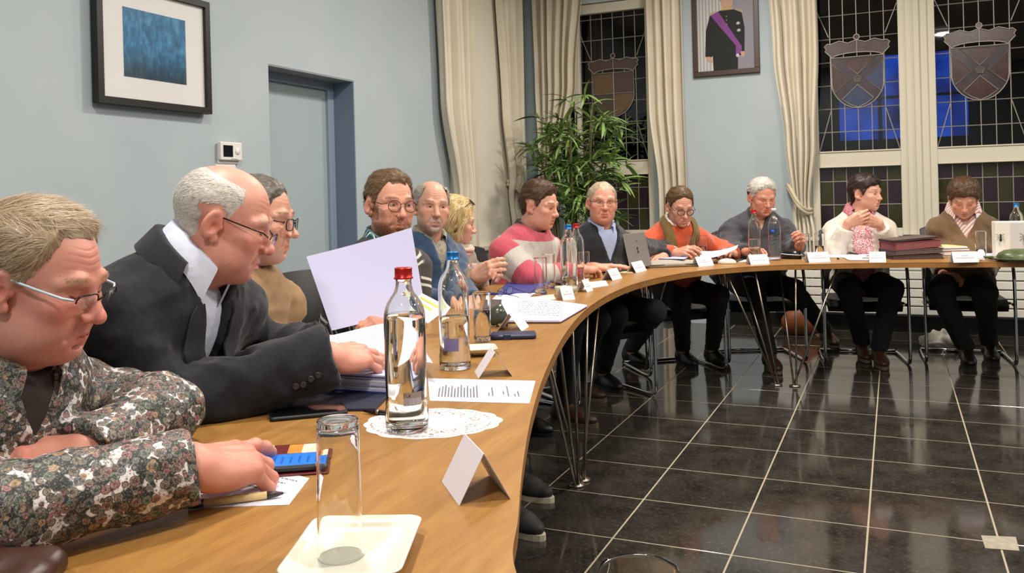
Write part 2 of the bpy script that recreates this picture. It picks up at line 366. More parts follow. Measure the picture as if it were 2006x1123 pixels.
def crest(par, cx, zb, w, kind):
    """crown over a quartered shield, raised glass pieces between leads; zb = shield tip"""
    s = w/0.40; y = YG-0.006
    def prism(name, poly, m, dy=0.0):
        q = MB(); R = Matrix(((1, 0, 0), (0, 0, -1), (0, 1, 0))); q.prism([(cx+px*s, zb+pz*s) for px, pz in poly], -(y+dy)-0.004, -(y+dy), R=R); return q.build(name, m, par)
    zt = 0.42
    out = [(-0.2, zt), (-0.2, 0.20)]+[(-0.2*math.cos(a), 0.20-0.20*math.sin(a)**1.2) for a in [math.pi/2*k/7 for k in range(1, 8)]]
    out += [(-px, pz) for px, pz in out[::-1][1:]]
    prism('shield', out, M_CRESTS[2] if kind else M_CRESTS[3], 0.002)
    if kind:
        c0 = (0, 0.235); q4 = {'t': [(-0.14, zt-.01), (0.14, zt-.01), (0, 0.275)], 'l': [(-0.195, 0.37), (-0.195, 0.19), (-0.175, 0.13), (-0.055, 0.235)],
            'r': [(0.195, 0.37), (0.055, 0.235), (0.175, 0.13), (0.195, 0.19)], 'b': [(0, 0.19), (-0.12, 0.075), (-0.06, 0.03), (0, 0.004), (0.06, 0.03), (0.12, 0.075)]}
        cl = {'t': 0, 'l': 0, 'r': 1 if kind == 1 else 0, 'b': 1 if kind == 1 else 0}
        for k, poly in q4.items():
            prism('shield_quarter', poly, M_CRESTS[cl[k]]); came(par, [(cx+px*s, y-0.006, zb+pz*s) for px, pz in poly], 0.0034, True)
        pent = [(0.03*math.sin(2*math.pi*k/5), 0.235+0.03*math.cos(2*math.pi*k/5)) for k in range(5)]
        prism('rose', pent, M_CRESTS[3], -0.003); came(par, [(cx+px*s, y-0.008, zb+pz*s) for px, pz in pent], 0.003, True)
    else:
        came(par, [(cx, y-.006, zb+zt*s), (cx, y-.006, zb)]); came(par, [(cx-.2*s, y-.006, zb+.22*s), (cx+.2*s, y-.006, zb+.22*s)])
        prism('shield_quarter', [(-0.19, zt-.01), (-0.005, zt-.01), (-0.005, 0.225), (-0.19, 0.225)], mat('crest_ochre', '5f4a33', .3)); prism('shield_quarter', [(0.005, .215), (0.19, .215), (0.17, .11), (0.06, .03), (.005, .005)], MATS['crest_ochre'])
    came(par, [(cx+px*s, y-0.006, zb+pz*s) for px, pz in out], 0.0042, True)
    cr = [(-0.19, zt), (-0.245, zt+0.06), (-0.235, zt+0.075), (-0.25, zt+0.10), (-0.225, zt+0.12)]
    for k in range(7): cr.append((-0.2+0.4*k/6, zt+0.115+0.022*(k % 2)+0.02*abs(k-3)/3*0))
    cr += [(-px, pz) for px, pz in cr[:5][::-1]]
    arc = [(0.19*math.cos(math.pi*k/8), zt+0.035*math.sin(math.pi*k/8)) for k in range(1, 8)]
    crp = cr+arc
    prism('crown', crp, M_CRESTS[3], -0.001); came(par, [(cx+px*s, y-0.007, zb+pz*s) for px, pz in crp], 0.0042, True)
    came(par, [(cx, y-.007, zb+(zt+0.035)*s), (cx, y-.007, zb+(zt+0.135)*s)], 0.0036)
    ring = [(0.022*math.cos(2*math.pi*k/12), zt+0.16+0.022*math.sin(2*math.pi*k/12)) for k in range(12)]
    prism('crown_orb', ring, M_CRESTS[0], -0.001); came(par, [(cx+px*s, y-0.007, zb+pz*s) for px, pz in ring], 0.0042, True)
def window(name, x0, x1, z0, z1, leaves, kinds, seed):
    w = struct(bpy.data.objects.new(name, None)); COL.objects.link(w); w.location = (0, WY, 0); rnd = random.Random(seed)
    q = MB()
    q.box(((x0+x1)/2, 0.10, z1-0.03), (x1-x0, 0.12, 0.06)); q.box(((x0+x1)/2, 0.10, z0+0.03), (x1-x0, 0.12, 0.06))
    q.box((x0+0.02, 0.10, (z0+z1)/2), (0.04, 0.12, z1-z0)); q.box((x1-0.02, 0.10, (z0+z1)/2), (0.04, 0.12, z1-z0))
    bevel(q.build('window_frame', M_WHITE, w), 0.004)
    q = MB(); q.box(((x0+x1)/2, -0.005, z0-0.015), (x1-x0+0.06, 0.16, 0.03)); bevel(q.build('window_sill', M_WHITE, w), 0.006)
    for (a, c2), kd in zip(leaves, kinds):
        q = MB(); t = 0.06
        for xx in (a-t/2, c2+t/2): q.box((xx, 0.06, (z0+z1)/2), (t, 0.07, z1-z0-0.02))
        q.box(((a+c2)/2, 0.06, 1.44), (c2-a+0.002, 0.07, 0.118)); q.box(((a+c2)/2, 0.06, z0+0.035), (c2-a+0.002, 0.07, 0.07)); q.box(((a+c2)/2, 0.06, z1-0.05), (c2-a+0.002, 0.07, 0.09))
        # glazing beads
        for zz in (1.504, 1.376): q.box(((a+c2)/2, 0.045, zz), (c2-a, 0.06, 0.012))
        bevel(q.build('sash', M_WHITE, w), 0.005)
        cols = 6
        leaded(w, a, c2, 1.50, z1-0.09, cols, 0.2, True, rnd); leaded(w, a, c2, z0+0.07, 1.38, cols, 0.2, False, rnd)
        if kd is not None: crest(w, (a+c2)/2, (1.875 if kd else 1.93), 0.415 if kd else 0.40, kd)
    return w
window('window_1', *W1, [(-2.74, -2.088)], [0], 1)
w2 = window('window_2', *W2, [(-0.58, 0.06), (0.335, 0.98), (1.25, 1.90)], [1, 2, 1], 2)
q = MB()
for xm in (0.196, 1.115): q.box((xm, 0.055, (W2[2]+W2[3])/2), (0.165, 0.09, W2[3]-W2[2]-0.02)); q.box((xm, 0.005, (W2[2]+W2[3])/2), (0.045, 0.03, W2[3]-W2[2]-0.02))
bevel(q.build('mullion', M_WHITE, w2), 0.008)
# ---- what the night outside shows: a dark facade with one blue-lit window
fac = thing('neighbour_facade', 'dark brick building outside the leaded windows with a blue lit window', 'building', (0, 12.2, -0.5))
q = MB(); q.box((0, 0.5, 3.5), (22, 1.0, 8)); q.build('wall', mat('night_brick', '1c1512', 0.9, vary=0.3, vscale=6), fac)
def blue_pane():
    g = N('blue_lit_pane'); v = g.coord(); n = g.noise(v, 2.5, 3); c = g.ramp(n, [(0.3, srgb('0f1f6a')), (0.7, srgb('2c68e0'))])
    g.base((0, 0, 0)); g.l(c, g.b.inputs['Emission Color']); g.b.inputs['Emission Strength'].default_value = 7.5; return g.m
M_BP = blue_pane()
bx0, bx1, bz0, bz1 = -0.66, 0.90, 2.30, 3.42
for i in range(3):
    for k in range(2):
        q = MB(); ww, hh = (bx1-bx0)/3, (bz1-bz0)/2; q.box((bx0+(i+.5)*ww, -0.02, bz0+(k+.5)*hh), (ww-0.05, 0.03, hh-0.04)); q.build('lit_pane', M_BP, fac)
# ---- radiator under the right windows
rd = thing('radiator', 'long white panel radiator with horizontal tubes below the right windows', 'radiator', (1.0, WY-0.13, 0))
M_RAD = mat('radiator_white', 'e4e1d6', 0.4)
for k in range(7):
    q = MB(); q.rbox((0, 0, 0.155+0.072*k+0.031), (3.95, 0.05, 0.062), 0.008, n=2); q.build('radiator_tube', M_RAD, rd)
for xx in (-1.7, -0.55, 0.6, 1.7):
    q = MB(); q.rbox((xx, 0.055, 0.36), (0.055, 0.05, 0.56), 0.01); q.rbox((xx, 0.03, 0.07), (0.05, 0.05, 0.14), 0.008); q.build('radiator_bracket', M_RAD, rd)
# ---- curtains
M_CURT = None
def curtain_material():
    g = N('cream_curtain_cloth'); v = g.coord(); w = g.noise(v, 400, 2)
    c = g.mix(g.ramp(g.noise(v, 3, 3), [(0.3, 0.0), (0.7, 1.0)]), srgb('d1c7b2'), srgb('ddd4c1')); g.base(c); g.set(Roughness=0.85)
    g.b.inputs['Sheen Weight'].default_value = 0.2; g.bump(w, 0.12, 0.002); return g.m
M_CURT = curtain_material(); M_ROPE = mat('cream_rope', 'c9bc9f', 0.8, bump=0.5, bscale=150)
def curtain(label, axis, plane, a_side, prof, folds, seed, tie=None, name='curtain'):
    """prof: list of (z, a_left, a_right); hangs in front of the wall"""
    rnd = random.Random(seed); ph = rnd.random()*6; amid = (prof[0][1]+prof[0][2])/2
    loc = (plane, amid, 0) if axis == 'x' else (amid, plane, 0); o = thing(name, label, 'curtain', loc)
    zs = [3.38-(3.38-0.04)*i/60 for i in range(61)]; P = []
    def lerp(z):
        if z >= prof[0][0]: return prof[0][1:]
        for (z0, l0, r0), (z1, l1, r1) in zip(prof, prof[1:]):
            if z1 <= z <= z0: t = (z0-z)/(z0-z1); t = t*t*(3-2*t); return l0+(l1-l0)*t, r0+(r1-r0)*t
        return prof[-1][1:]
    for z in zs:
        l, r = lerp(z); row = []
        for j in range(folds*12+1):
            u = j/(folds*12); um = u+0.018*math.sin(3.1*u*folds+ph+z*0.8); dep = 0.085+0.042*math.sin(2*math.pi*folds*u+ph+0.25*math.sin(z*2.1+ph))+0.015*math.sin(2*math.pi*folds*0.37*u+z)
            if tie: dep *= 1-0.45*math.exp(-((z-tie[0])/0.18)**2)
            a = l+(r-l)*min(1, max(0, um)); row.append((dep if axis == 'x' else a-amid, a-amid if axis == 'x' else -dep, z))
        P.append(row)
    b = MB(); b.sheet(P, 0.004); b.build('curtain_cloth', M_CURT, o)
    if tie:
        zt, wl, wr, back = tie; pts = []
        for k in range(17):
            t = k/16; a = wl+(wr-wl)*t; sag = -0.22*math.sin(math.pi*t*0.5)**1.5+0.02; dep = 0.035+0.13*math.sin(math.pi*t)
            pts.append((dep if axis == 'x' else a-amid, a-amid if axis == 'x' else -dep, zt+0.20+sag-0.03*math.sin(math.pi*t)))
        for off in (0, -0.030):
            pp = []; 
            b = MB(); b.tube([(p[0], p[1], p[2]+off) for p in pts], 0.016, 8)
            # rope twist
            for i in range(len(b.v)): pass
            b.build('tie_back_rope', M_ROPE, o)
    return o
curtain('cream curtain on the left wall, leftmost of all, beside the blue wall strip', 'x', WX, 0, [(3.4, 5.88, 6.44), (2.0, 5.92, 6.44), (1.2, 6.10, 6.48), (0.9, 6.12, 6.46), (0.05, 6.0, 6.5)], 5, 1)
curtain('narrow cream curtain on the left wall right of the white blind', 'x', WX, 0, [(3.4, 6.98, 7.52), (2.0, 7.08, 7.52), (1.3, 7.20, 7.54), (1.05, 7.26, 7.52), (0.05, 7.1, 7.5)], 5, 2, tie=(1.12, 7.22, 7.56, 0))
curtain('wide cream curtain in the corner behind the bamboo palm', 'y', WY, 0, [(3.4, -3.16, -2.62), (2.3, -3.14, -2.73), (1.6, -3.12, -2.86), (1.2, -3.14, -2.95), (0.05, -3.15, -2.9)], 6, 3)
curtain('cream curtain between the single leaded window and the portrait', 'y', WY, 0, [(3.4, -2.03, -1.70), (2.0, -2.02, -1.71), (1.2, -1.95, -1.70), (0.05, -1.95, -1.7)], 4, 4)
curtain('cream curtain with rope tie back right of the portrait', 'y', WY, 0, [(3.4, -0.985, -0.57), (2.4, -0.93, -0.56), (1.6, -0.85, -0.60), (1.05, -0.80, -0.66), (0.8, -0.80, -0.62), (0.05, -0.85, -0.55)], 5, 5, tie=(1.02, -0.84, -0.645, 0))
# ================================================================== TABLE
TZ, TD, TT = 0.74, 0.70, 0.032
def wood_material():
    g = N('oak_veneer'); v = g.coord(scale=(1, 1, 1)); d = g.noise(v, 1.6, 3)
    st = g.coord(scale=(16, 1.6, 6), rot=(0, 0, 0.25)); a = g.noise(st, 2.6, 5, 0.55)
    f = g.coord(scale=(90, 6, 20), rot=(0, 0, 0.25)); fi = g.noise(f, 3.0, 4, 0.6)
    c = g.ramp(a, [(0.25, srgb('896030')), (0.5, srgb('9c713a')), (0.75, srgb('a98045'))])
    c = g.mix(g.ramp(fi, [(0.45, 0.0), (0.72, 0.45)]), c, srgb('7d5224')); c = g.mix(g.math('MULTIPLY', d, 0.25), c, srgb('a5773e')); g.base(c)
    g.set(Roughness=0.36); g.bump(fi, 0.04, 0.001); return g.m
M_OAK = wood_material(); M_EDGE = mat('oak_edge_band', '9a6a34', 0.5, vary=0.15, vscale=8); M_STEEL = mat('satin_steel_rod', '9c958a', 0.32, 1.0); M_CHROME = mat('chrome_tube', 'c9c9cc', 0.12, 1.0)
inner_pts = [(1.9, 0.95), (1.2, 0.72), (0.5, 0.62), (0.0, 0.66), (-0.27, 0.76), (-0.423, 0.935), (-0.495, 1.106), (-0.59, 1.346), (-0.71, 1.678), (-0.842, 2.091), (-0.999, 2.659), (-1.125, 3.247), (-1.19, 3.80), (-1.185, 4.30), (-1.08, 4.80), (-0.868, 5.16), (-0.601, 5.385), (-0.152, 5.56), (0.262, 5.655), (0.70, 5.72), (1.3, 5.76), (2.0, 5.74)]
INN = [Vector((p.x, p.y)) for p in catmull([(x, y, 0) for x, y in inner_pts], 6)]
NRM = []
for i in range(len(INN)):
    t = (INN[min(i+1, len(INN)-1)]-INN[max(i-1, 0)]).normalized(); NRM.append(Vector((-t.y, t.x))*-1)
# path runs clockwise seen from above, the outside of the ring lies to its left
def _out(i):
    n = NRM[i]; c = Vector((1.2, 3.4)); return n if (INN[i]-c).dot(n) > 0 else -n
OUT = [INN[i]+_out(i)*TD for i in range(len(INN))]
def seg_between(f0, f1): 
    return [i for i in range(len(INN)) if f0 <= i <= f1]
def nearest(p): return min(range(len(INN)), key=lambda i: (INN[i]-Vector(p)).length)
J1, J2, J3 = nearest((-0.30, 0.78)), nearest((-1.135, 3.30)), nearest((-0.60, 5.385))
cuts = [0, J1, J2, J3, len(INN)-1]
seg_lab = ['oak veneer table section in front of the viewer holding the water glass rim', 'long curved oak table section in the left foreground with the red capped bottle', 'curved oak table section at the bend before the laptop and orange sweater', 'far oak table section before the two women with the stacked folders']
SEGS = []
for k in range(4):
    ids = seg_between(cuts[k], cuts[k+1]); cen = sum((INN[i] for i in ids), Vector((0, 0)))/len(ids)
    tb = thing('table_section', seg_lab[k], 'table', (cen.x, cen.y, 0), 0, 'sections of the curved meeting table')
    b = MB(); n = len(ids); vs = []; fs = []
    for i in ids:
        for P_ in (INN[i], OUT[i]):
            for z in (TZ, TZ-0.004): vs.append((P_.x-cen.x, P_.y-cen.y, z))
    for a in range(n-1):
        o, p = a*4, a*4+4; fs += [(o, o+2, p+2, p), (o+1, p+1, p+3, o+3), (o, p, p+1, o+1), (o+2, o+3, p+3, p+2)]
    fs += [(0, 1, 3, 2), (n*4-4, n*4-2, n*4-1, n*4-3)]; b.add(vs, fs); b.build('table_top', M_OAK, tb)
    b = MB(); vs = []; fs = []; ins = 0.001
    for i in ids:
        for P_, sgn in ((INN[i]+_out(i)*ins, 0), (OUT[i]-_out(i)*ins, 1)):
            for z in (TZ-0.004, TZ-TT): vs.append((P_.x-cen.x, P_.y-cen.y, z))
    fs = []
    for a in range(n-1):
        o, p = a*4, a*4+4; fs += [(o, o+2, p+2, p), (o+1, p+1, p+3, o+3), (o, p, p+1, o+1), (o+2, o+3, p+3, p+2)]
    fs += [(0, 1, 3, 2), (n*4-4, n*4-2, n*4-1, n*4-3)]; b.add(vs, fs); b.build('edge_band', M_EDGE, tb)
    SEGS.append((tb, cen, ids))
def hairpin(tb, cen, foot, tops, name='rod_leg'):
    """bundle of steel rods splaying from one disc foot to the underside"""
    fx, fy = foot
    for k, (tx, ty) in enumerate(tops):
        b = MB(); a = 2*math.pi*k/len(tops); b.tube([(fx-cen.x+0.010*math.cos(a), fy-cen.y+0.010*math.sin(a), 0.008), (tx-cen.x, ty-cen.y, TZ-TT)], 0.0062, 8); b.build(name, M_STEEL, tb)
    b = MB(); b.lathe([(0.0, 0.0), (0.032, 0.0), (0.034, 0.006), (0.014, 0.012), (0.0, 0.013)], (fx-cen.x, fy-cen.y, 0), 20); b.build('disc_foot', M_STEEL, tb)
def inn(i, d): p = INN[i]+_out(i)*d; return (p.x, p.y)
s1, s2, s3 = SEGS[1], SEGS[2], SEGS[3]
hairpin(s1[0], s1[1], (-1.214, 3.305), [inn(J2-2, 0.05), inn(J2-6, 0.04), inn(J2-9, 0.05)])
hairpin(s2[0], s2[1], (-1.213, 3.375), [inn(J2+1, 0.04), inn(J2+4, 0.05), inn(J2+2, 0.30)])
hairpin(s2[0], s2[1], (-0.679, 5.425), [inn(J3-3, 0.04), inn(J3-6, 0.08), inn(J3-2, 0.35)])
hairpin(s3[0], s3[1], (-0.575, 5.428), [inn(J3+1, 0.05), inn(J3+4, 0.06), inn(J3+1, 0.35)])
hairpin(s2[0], s2[1], (-1.55, 5.62), [(-1.50, 5.40), (-1.40, 5.55), (-1.3, 5.30)])
hairpin(s1[0], s1[1], (-1.15, 0.95), [inn(J1+6, 0.5), inn(J1+12, 0.5), inn(J1+9, 0.55)])
hairpin(s3[0], s3[1], (1.6, 6.1), [(1.5, 6.0), (1.7, 6.0), (1.6, 6.3)])
hairpin(SEGS[0][0], SEGS[0][1], (0.6, 0.2), [(0.5, 0.3), (0.8, 0.3), (0.6, 0.05)])
# ================================================================== CHAIRS
M_BLACKL = mat('black_chair_leather', '121113', 0.38, bump=0.05, bscale=120); M_PAD = mat('black_arm_pad', '0f0f10', 0.45)
def chair(label, loc, az):
    c = thing('chair', label, 'chair', (loc[0], loc[1], 0), math.radians(az)-math.pi/2, 'black cantilever chairs around the table')
    # cantilever tube: floor runners, front uprights, seat rails, back posts with arm loops
    for sg in (-1, 1):
        x = sg*0.265
        pts = catmull([(x*0.98, -0.24, 0.013), (x, 0.0, 0.013), (x, 0.20, 0.013), (x, 0.262, 0.05), (x, 0.262, 0.20), (x, 0.255, 0.44), (x, 0.24, 0.60), (x, 0.19, 0.665), (x, 0.06, 0.668), (x, -0.14, 0.665), (x, -0.235, 0.655)], 4)
        b = MB(); b.tube(pts, 0.011, 10); b.build('frame_tube', M_CHROME, c)
        b = MB(); b.rbox((x, 0.02, 0.684), (0.045, 0.30, 0.026), 0.015); b.build('arm_pad', M_PAD, c)
    b = MB(); b.tube([(-0.26, -0.24, 0.013), (0.26, -0.24, 0.013)], 0.011, 10); b.build('rear_runner', M_CHROME, c)
    b = MB(); b.tube([(-0.26, 0.12, 0.40), (0.26, 0.12, 0.40)], 0.010, 8); b.tube([(-0.265, 0.256, 0.40), (-0.265, 0.12, 0.40)], 0.010, 8); b.tube([(0.265, 0.256, 0.40), (0.265, 0.12, 0.40)], 0.010, 8); b.build('seat_rail', M_CHROME, c)
    rows = [[(-0.235+0.47*i/12, 0.235-0.47*j/12, 0.43-0.03*math.sin(math.pi*j/12)*math.sin(math.pi*i/12)-0.04*max(0, (2-j)/2)**2) for i in range(13)] for j in range(13)]
    b = MB(); b.sheet(rows, -0.045); b.build('seat', M_BLACKL, c)
    rows = [[(-0.235+0.47*i/12, -0.215-0.10*(j/12)-0.035*math.sin(math.pi*i/12)+0.02*math.sin(math.pi*j/12), 0.46+0.44*j/12-0.025*(abs(i-6)/6)**4*(j > 10)) for i in range(13)] for j in range(13)]
    b = MB(); b.sheet(rows, 0.035); b.build('backrest', M_BLACKL, c)
    return c
# ================================================================== PEOPLE: implicit surfaces -> one smooth mesh
A3 = lambda v: np.array([float(v[0]), float(v[1]), float(v[2])], dtype=np.float64)
def nrm(v): v = A3(v); return v/(np.linalg.norm(v)+1e-12)
class Field:
    def __init__(s, lo, hi, h):
        s.h = h; lo = A3(lo); hi = A3(hi); s.ax = [np.arange(lo[i], hi[i]+h, h, dtype=np.float32) for i in range(3)]
        s.D = np.full([len(a) for a in s.ax], 0.5, dtype=np.float32)
    def sub(s, lo, hi, m):
        sl = []
        for i in range(3):
            a = s.ax[i]; sl.append(slice(max(0, int(np.searchsorted(a, lo[i]-m))), min(len(a), int(np.searchsorted(a, hi[i]+m))+1)))
        return tuple(sl), s.ax[0][sl[0]][:, None, None], s.ax[1][sl[1]][None, :, None], s.ax[2][sl[2]][None, None, :]
    def put(s, sl, d, k, op):
        a = s.D[sl]
        if a.size == 0: return
        if op == '-': 
            if k > 0: hh = np.maximum(k-np.abs(-a-d), 0)/k; s.D[sl] = -(np.minimum(-a, d)-hh*hh*k*0.25)
            else: s.D[sl] = np.maximum(a, -d)
        elif k > 0: hh = np.maximum(k-np.abs(a-d), 0)/k; s.D[sl] = np.minimum(a, d)-hh*hh*k*0.25
        else: s.D[sl] = np.minimum(a, d)
    def ell(s, c, r, k=0.01, R=None, op='+'):
        c = A3(c); r = A3(r) if hasattr(r, '__len__') else np.array([r]*3); 
        e = np.abs(R) @ r if R is not None else r
        sl, X, Y, Z = s.sub(c-e, c+e, 2.0*k+3*s.h); X = X-c[0]; Y = Y-c[1]; Z = Z-c[2]
        if R is not None:
            u = R[0, 0]*X+R[1, 0]*Y+R[2, 0]*Z; v = R[0, 1]*X+R[1, 1]*Y+R[2, 1]*Z; w = R[0, 2]*X+R[1, 2]*Y+R[2, 2]*Z
        else: u, v, w = X, Y, Z
        k0 = np.sqrt((u/r[0])**2+(v/r[1])**2+(w/r[2])**2); k1 = np.sqrt((u/r[0]**2)**2+(v/r[1]**2)**2+(w/r[2]**2)**2)+1e-6
        s.put(sl, (k0*(k0-1)/k1).astype(np.float32), k, op)
    def cap(s, a, b, ra, rb=None, k=0.01, op='+'):
        a = A3(a); b = A3(b); rb = ra if rb is None else rb; m = max(ra, rb)
        sl, X, Y, Z = s.sub(np.minimum(a, b)-m, np.maximum(a, b)+m, 1.3*k+3*s.h); ab = b-a; L = ab@ab+1e-12
        t = np.clip(((X-a[0])*ab[0]+(Y-a[1])*ab[1]+(Z-a[2])*ab[2])/L, 0, 1)
        d = np.sqrt((X-a[0]-t*ab[0])**2+(Y-a[1]-t*ab[1])**2+(Z-a[2]-t*ab[2])**2)-(ra+(rb-ra)*t)
        s.put(sl, d.astype(np.float32), k, op)
    def cut(s, p, n):
        """remove the half space n.(x-p) > 0"""
        p = A3(p); n = nrm(n); X, Y, Z = s.ax[0][:, None, None]-p[0], s.ax[1][None, :, None]-p[1], s.ax[2][None, None, :]-p[2]
        s.D = np.maximum(s.D, (X*n[0]+Y*n[1]+Z*n[2]).astype(np.float32))
    def nets(s):
        D = s.D; S = D < 0; c = np.zeros([n-1 for n in D.shape], np.uint8); n = D.shape
        off = [(i, j, k) for i in (0, 1) for j in (0, 1) for k in (0, 1)]
        for i, j, k in off: c += S[i:n[0]-1+i, j:n[1]-1+j, k:n[2]-1+k]
        I = np.nonzero((c > 0) & (c < 8)); m = len(I[0]); ids = np.full(c.shape, -1, np.int32); ids[I] = np.arange(m)
        vals = {o: D[I[0]+o[0], I[1]+o[1], I[2]+o[2]] for o in off}; acc = np.zeros((m, 3), np.float32); w = np.zeros(m, np.float32)
        for a in off:
            for x in range(3):
                if a[x] == 0:
                    b = list(a); b[x] = 1; b = tuple(b); va, vb = vals[a], vals[b]; ok = (va < 0) != (vb < 0)
                    t = np.where(ok, va/np.where(ok, va-vb, 1), 0)
                    for q in range(3): acc[:, q] += np.where(ok, a[q]+(t if q == x else 0), 0)
                    w += ok
        acc /= w[:, None]; V = np.stack([s.ax[q][0]+(I[q]+acc[:, q])*s.h for q in range(3)], 1); Q = []
        for x in range(3):
            y, z = (x+1) % 3, (x+2) % 3
            def sl(d): 
                q = [None]*3; q[x] = slice(d, n[x]-1+d); q[y] = slice(1, n[y]-1); q[z] = slice(1, n[z]-1); return tuple(q)
            A, B = S[sl(0)], S[sl(1)]; e = np.nonzero(A != B); fl = A[e]
            base = [None]*3; base[x] = e[x]; base[y] = e[y]; base[z] = e[z]
            def cell(dy, dz):
                q = [None]*3; q[x] = base[x]; q[y] = base[y]+dy; q[z] = base[z]+dz; return ids[tuple(q)]
            q = np.stack([cell(0, 0), cell(1, 0), cell(1, 1), cell(0, 1)], 1); q[~fl] = q[~fl][:, ::-1]; Q.append(q)
        Q = np.concatenate(Q); Q = Q[(Q >= 0).all(1)]
        return V.astype(np.float32), Q
def vnormals(V, Q):
    a = V[Q[:, 2]]-V[Q[:, 0]]; b = V[Q[:, 3]]-V[Q[:, 1]]; fn = np.cross(a, b); out = np.zeros_like(V)
    for i in range(4): np.add.at(out, Q[:, i], fn)
    return out/(np.linalg.norm(out, axis=1, keepdims=True)+1e-12)
def smooth_v(V, Q, n=1, f=0.5):
    cnt = np.zeros(len(V), np.float32)
    for i in range(4): np.add.at(cnt, Q[:, i], 2.0)
    for _ in range(n):
        acc = np.zeros_like(V)
        for i in range(4): np.add.at(acc, Q[:, i], V[Q[:, (i+1) % 4]]+V[Q[:, i-1]])
        V = V+(acc/np.maximum(cnt, 1)[:, None]-V)*f
    return V
def sstep(x, a, b): t = np.clip((x-a)/(b-a), 0, 1); return t*t*(3-2*t)
def set_col(me, C, name='Col'):
    a = me.color_attributes.new(name, 'FLOAT_COLOR', 'POINT'); C = np.concatenate([C, np.ones((len(C), 1))], 1).astype(np.float32); a.data.foreach_set('color', C.ravel())
def set_flt(me, A, name):
    a = me.attributes.new(name, 'FLOAT', 'POINT'); a.data.foreach_set('value', np.asarray(A, np.float32))
def vnoise(P, seed=0):
    """cheap smooth pseudo noise, about -1..1"""
    r = np.random.default_rng(seed); o = np.zeros(len(P))
    for i in range(5):
        d = r.normal(size=3); d /= np.linalg.norm(d); ph = r.uniform(0, 6.28, 2); e = r.normal(size=3)
        o += np.sin(P@d*(1+0.35*i)+ph[0]+1.3*np.sin(P@e*0.7+ph[1]))
    return o/3.2
# ---------------------------------------------------------------- skin, hair, cloth materials
def skin_material():
    g = N('skin'); c = g.attr('Col'); v = g.coord(); bl = g.noise(v, 55, 4, 0.6)
    c2 = g.mix(g.math('MULTIPLY', g.ramp(bl, [(0.40, 0.0), (0.68, 1.0)]), 0.30), c, g.mix(1.0, c, (0.92, 0.66, 0.60), 'MULTIPLY')); g.base(c2)
    g.set(Roughness=0.46); g.b.inputs['Specular IOR Level'].default_value = 0.42
    g.b.inputs['Subsurface Weight'].default_value = 0.10; g.b.inputs['Subsurface Radius'].default_value = (0.6, 0.25, 0.15); g.b.inputs['Subsurface Scale'].default_value = 0.006
    g.bump(g.noise(v, 420, 3, 0.6), 0.10, 0.0015); return g.m
M_SKIN = skin_material()
def hair_material():
    g = N('hair_strands'); g.base(g.attr('Col')); g.set(Roughness=0.42); g.b.inputs['Specular IOR Level'].default_value = 0.35; return g.m
M_HAIR = hair_material()
g = N('eyeball'); g.base(g.attr('Col')); M_EYE = g.set(Roughness=0.12)
M_LENS = thin_glass('spectacle_lens', (0.96, 0.97, 0.97), 0.05, 0.01)
def cloth(name, col, rough=0.85, vary=0.12, scale=40, weave=500, bump=0.25, sheen=0.25):
    if name in MATS: return MATS[name]
    col = srgb(col) if isinstance(col, str) else col
    g = N(name); v = g.coord(); n1 = g.noise(v, scale, 4, 0.6)
    g.base(g.mix(g.ramp(n1, [(0.3, 0.0), (0.7, 1.0)]), tuple(c*(1-vary) for c in col), tuple(min(1, c*(1+vary)) for c in col)))
    g.set(Roughness=rough); g.b.inputs['Sheen Weight'].default_value = sheen; g.b.inputs['Sheen Roughness'].default_value = 0.5
    hgt = g.math('ADD', g.math('MULTIPLY', g.noise(v, weave, 2), bump), g.math('MULTIPLY', g.noise(v, 14, 3, 0.6), 3.0)); g.bump(hgt, 0.45, 0.004); MATS[name] = g.m; return g.m
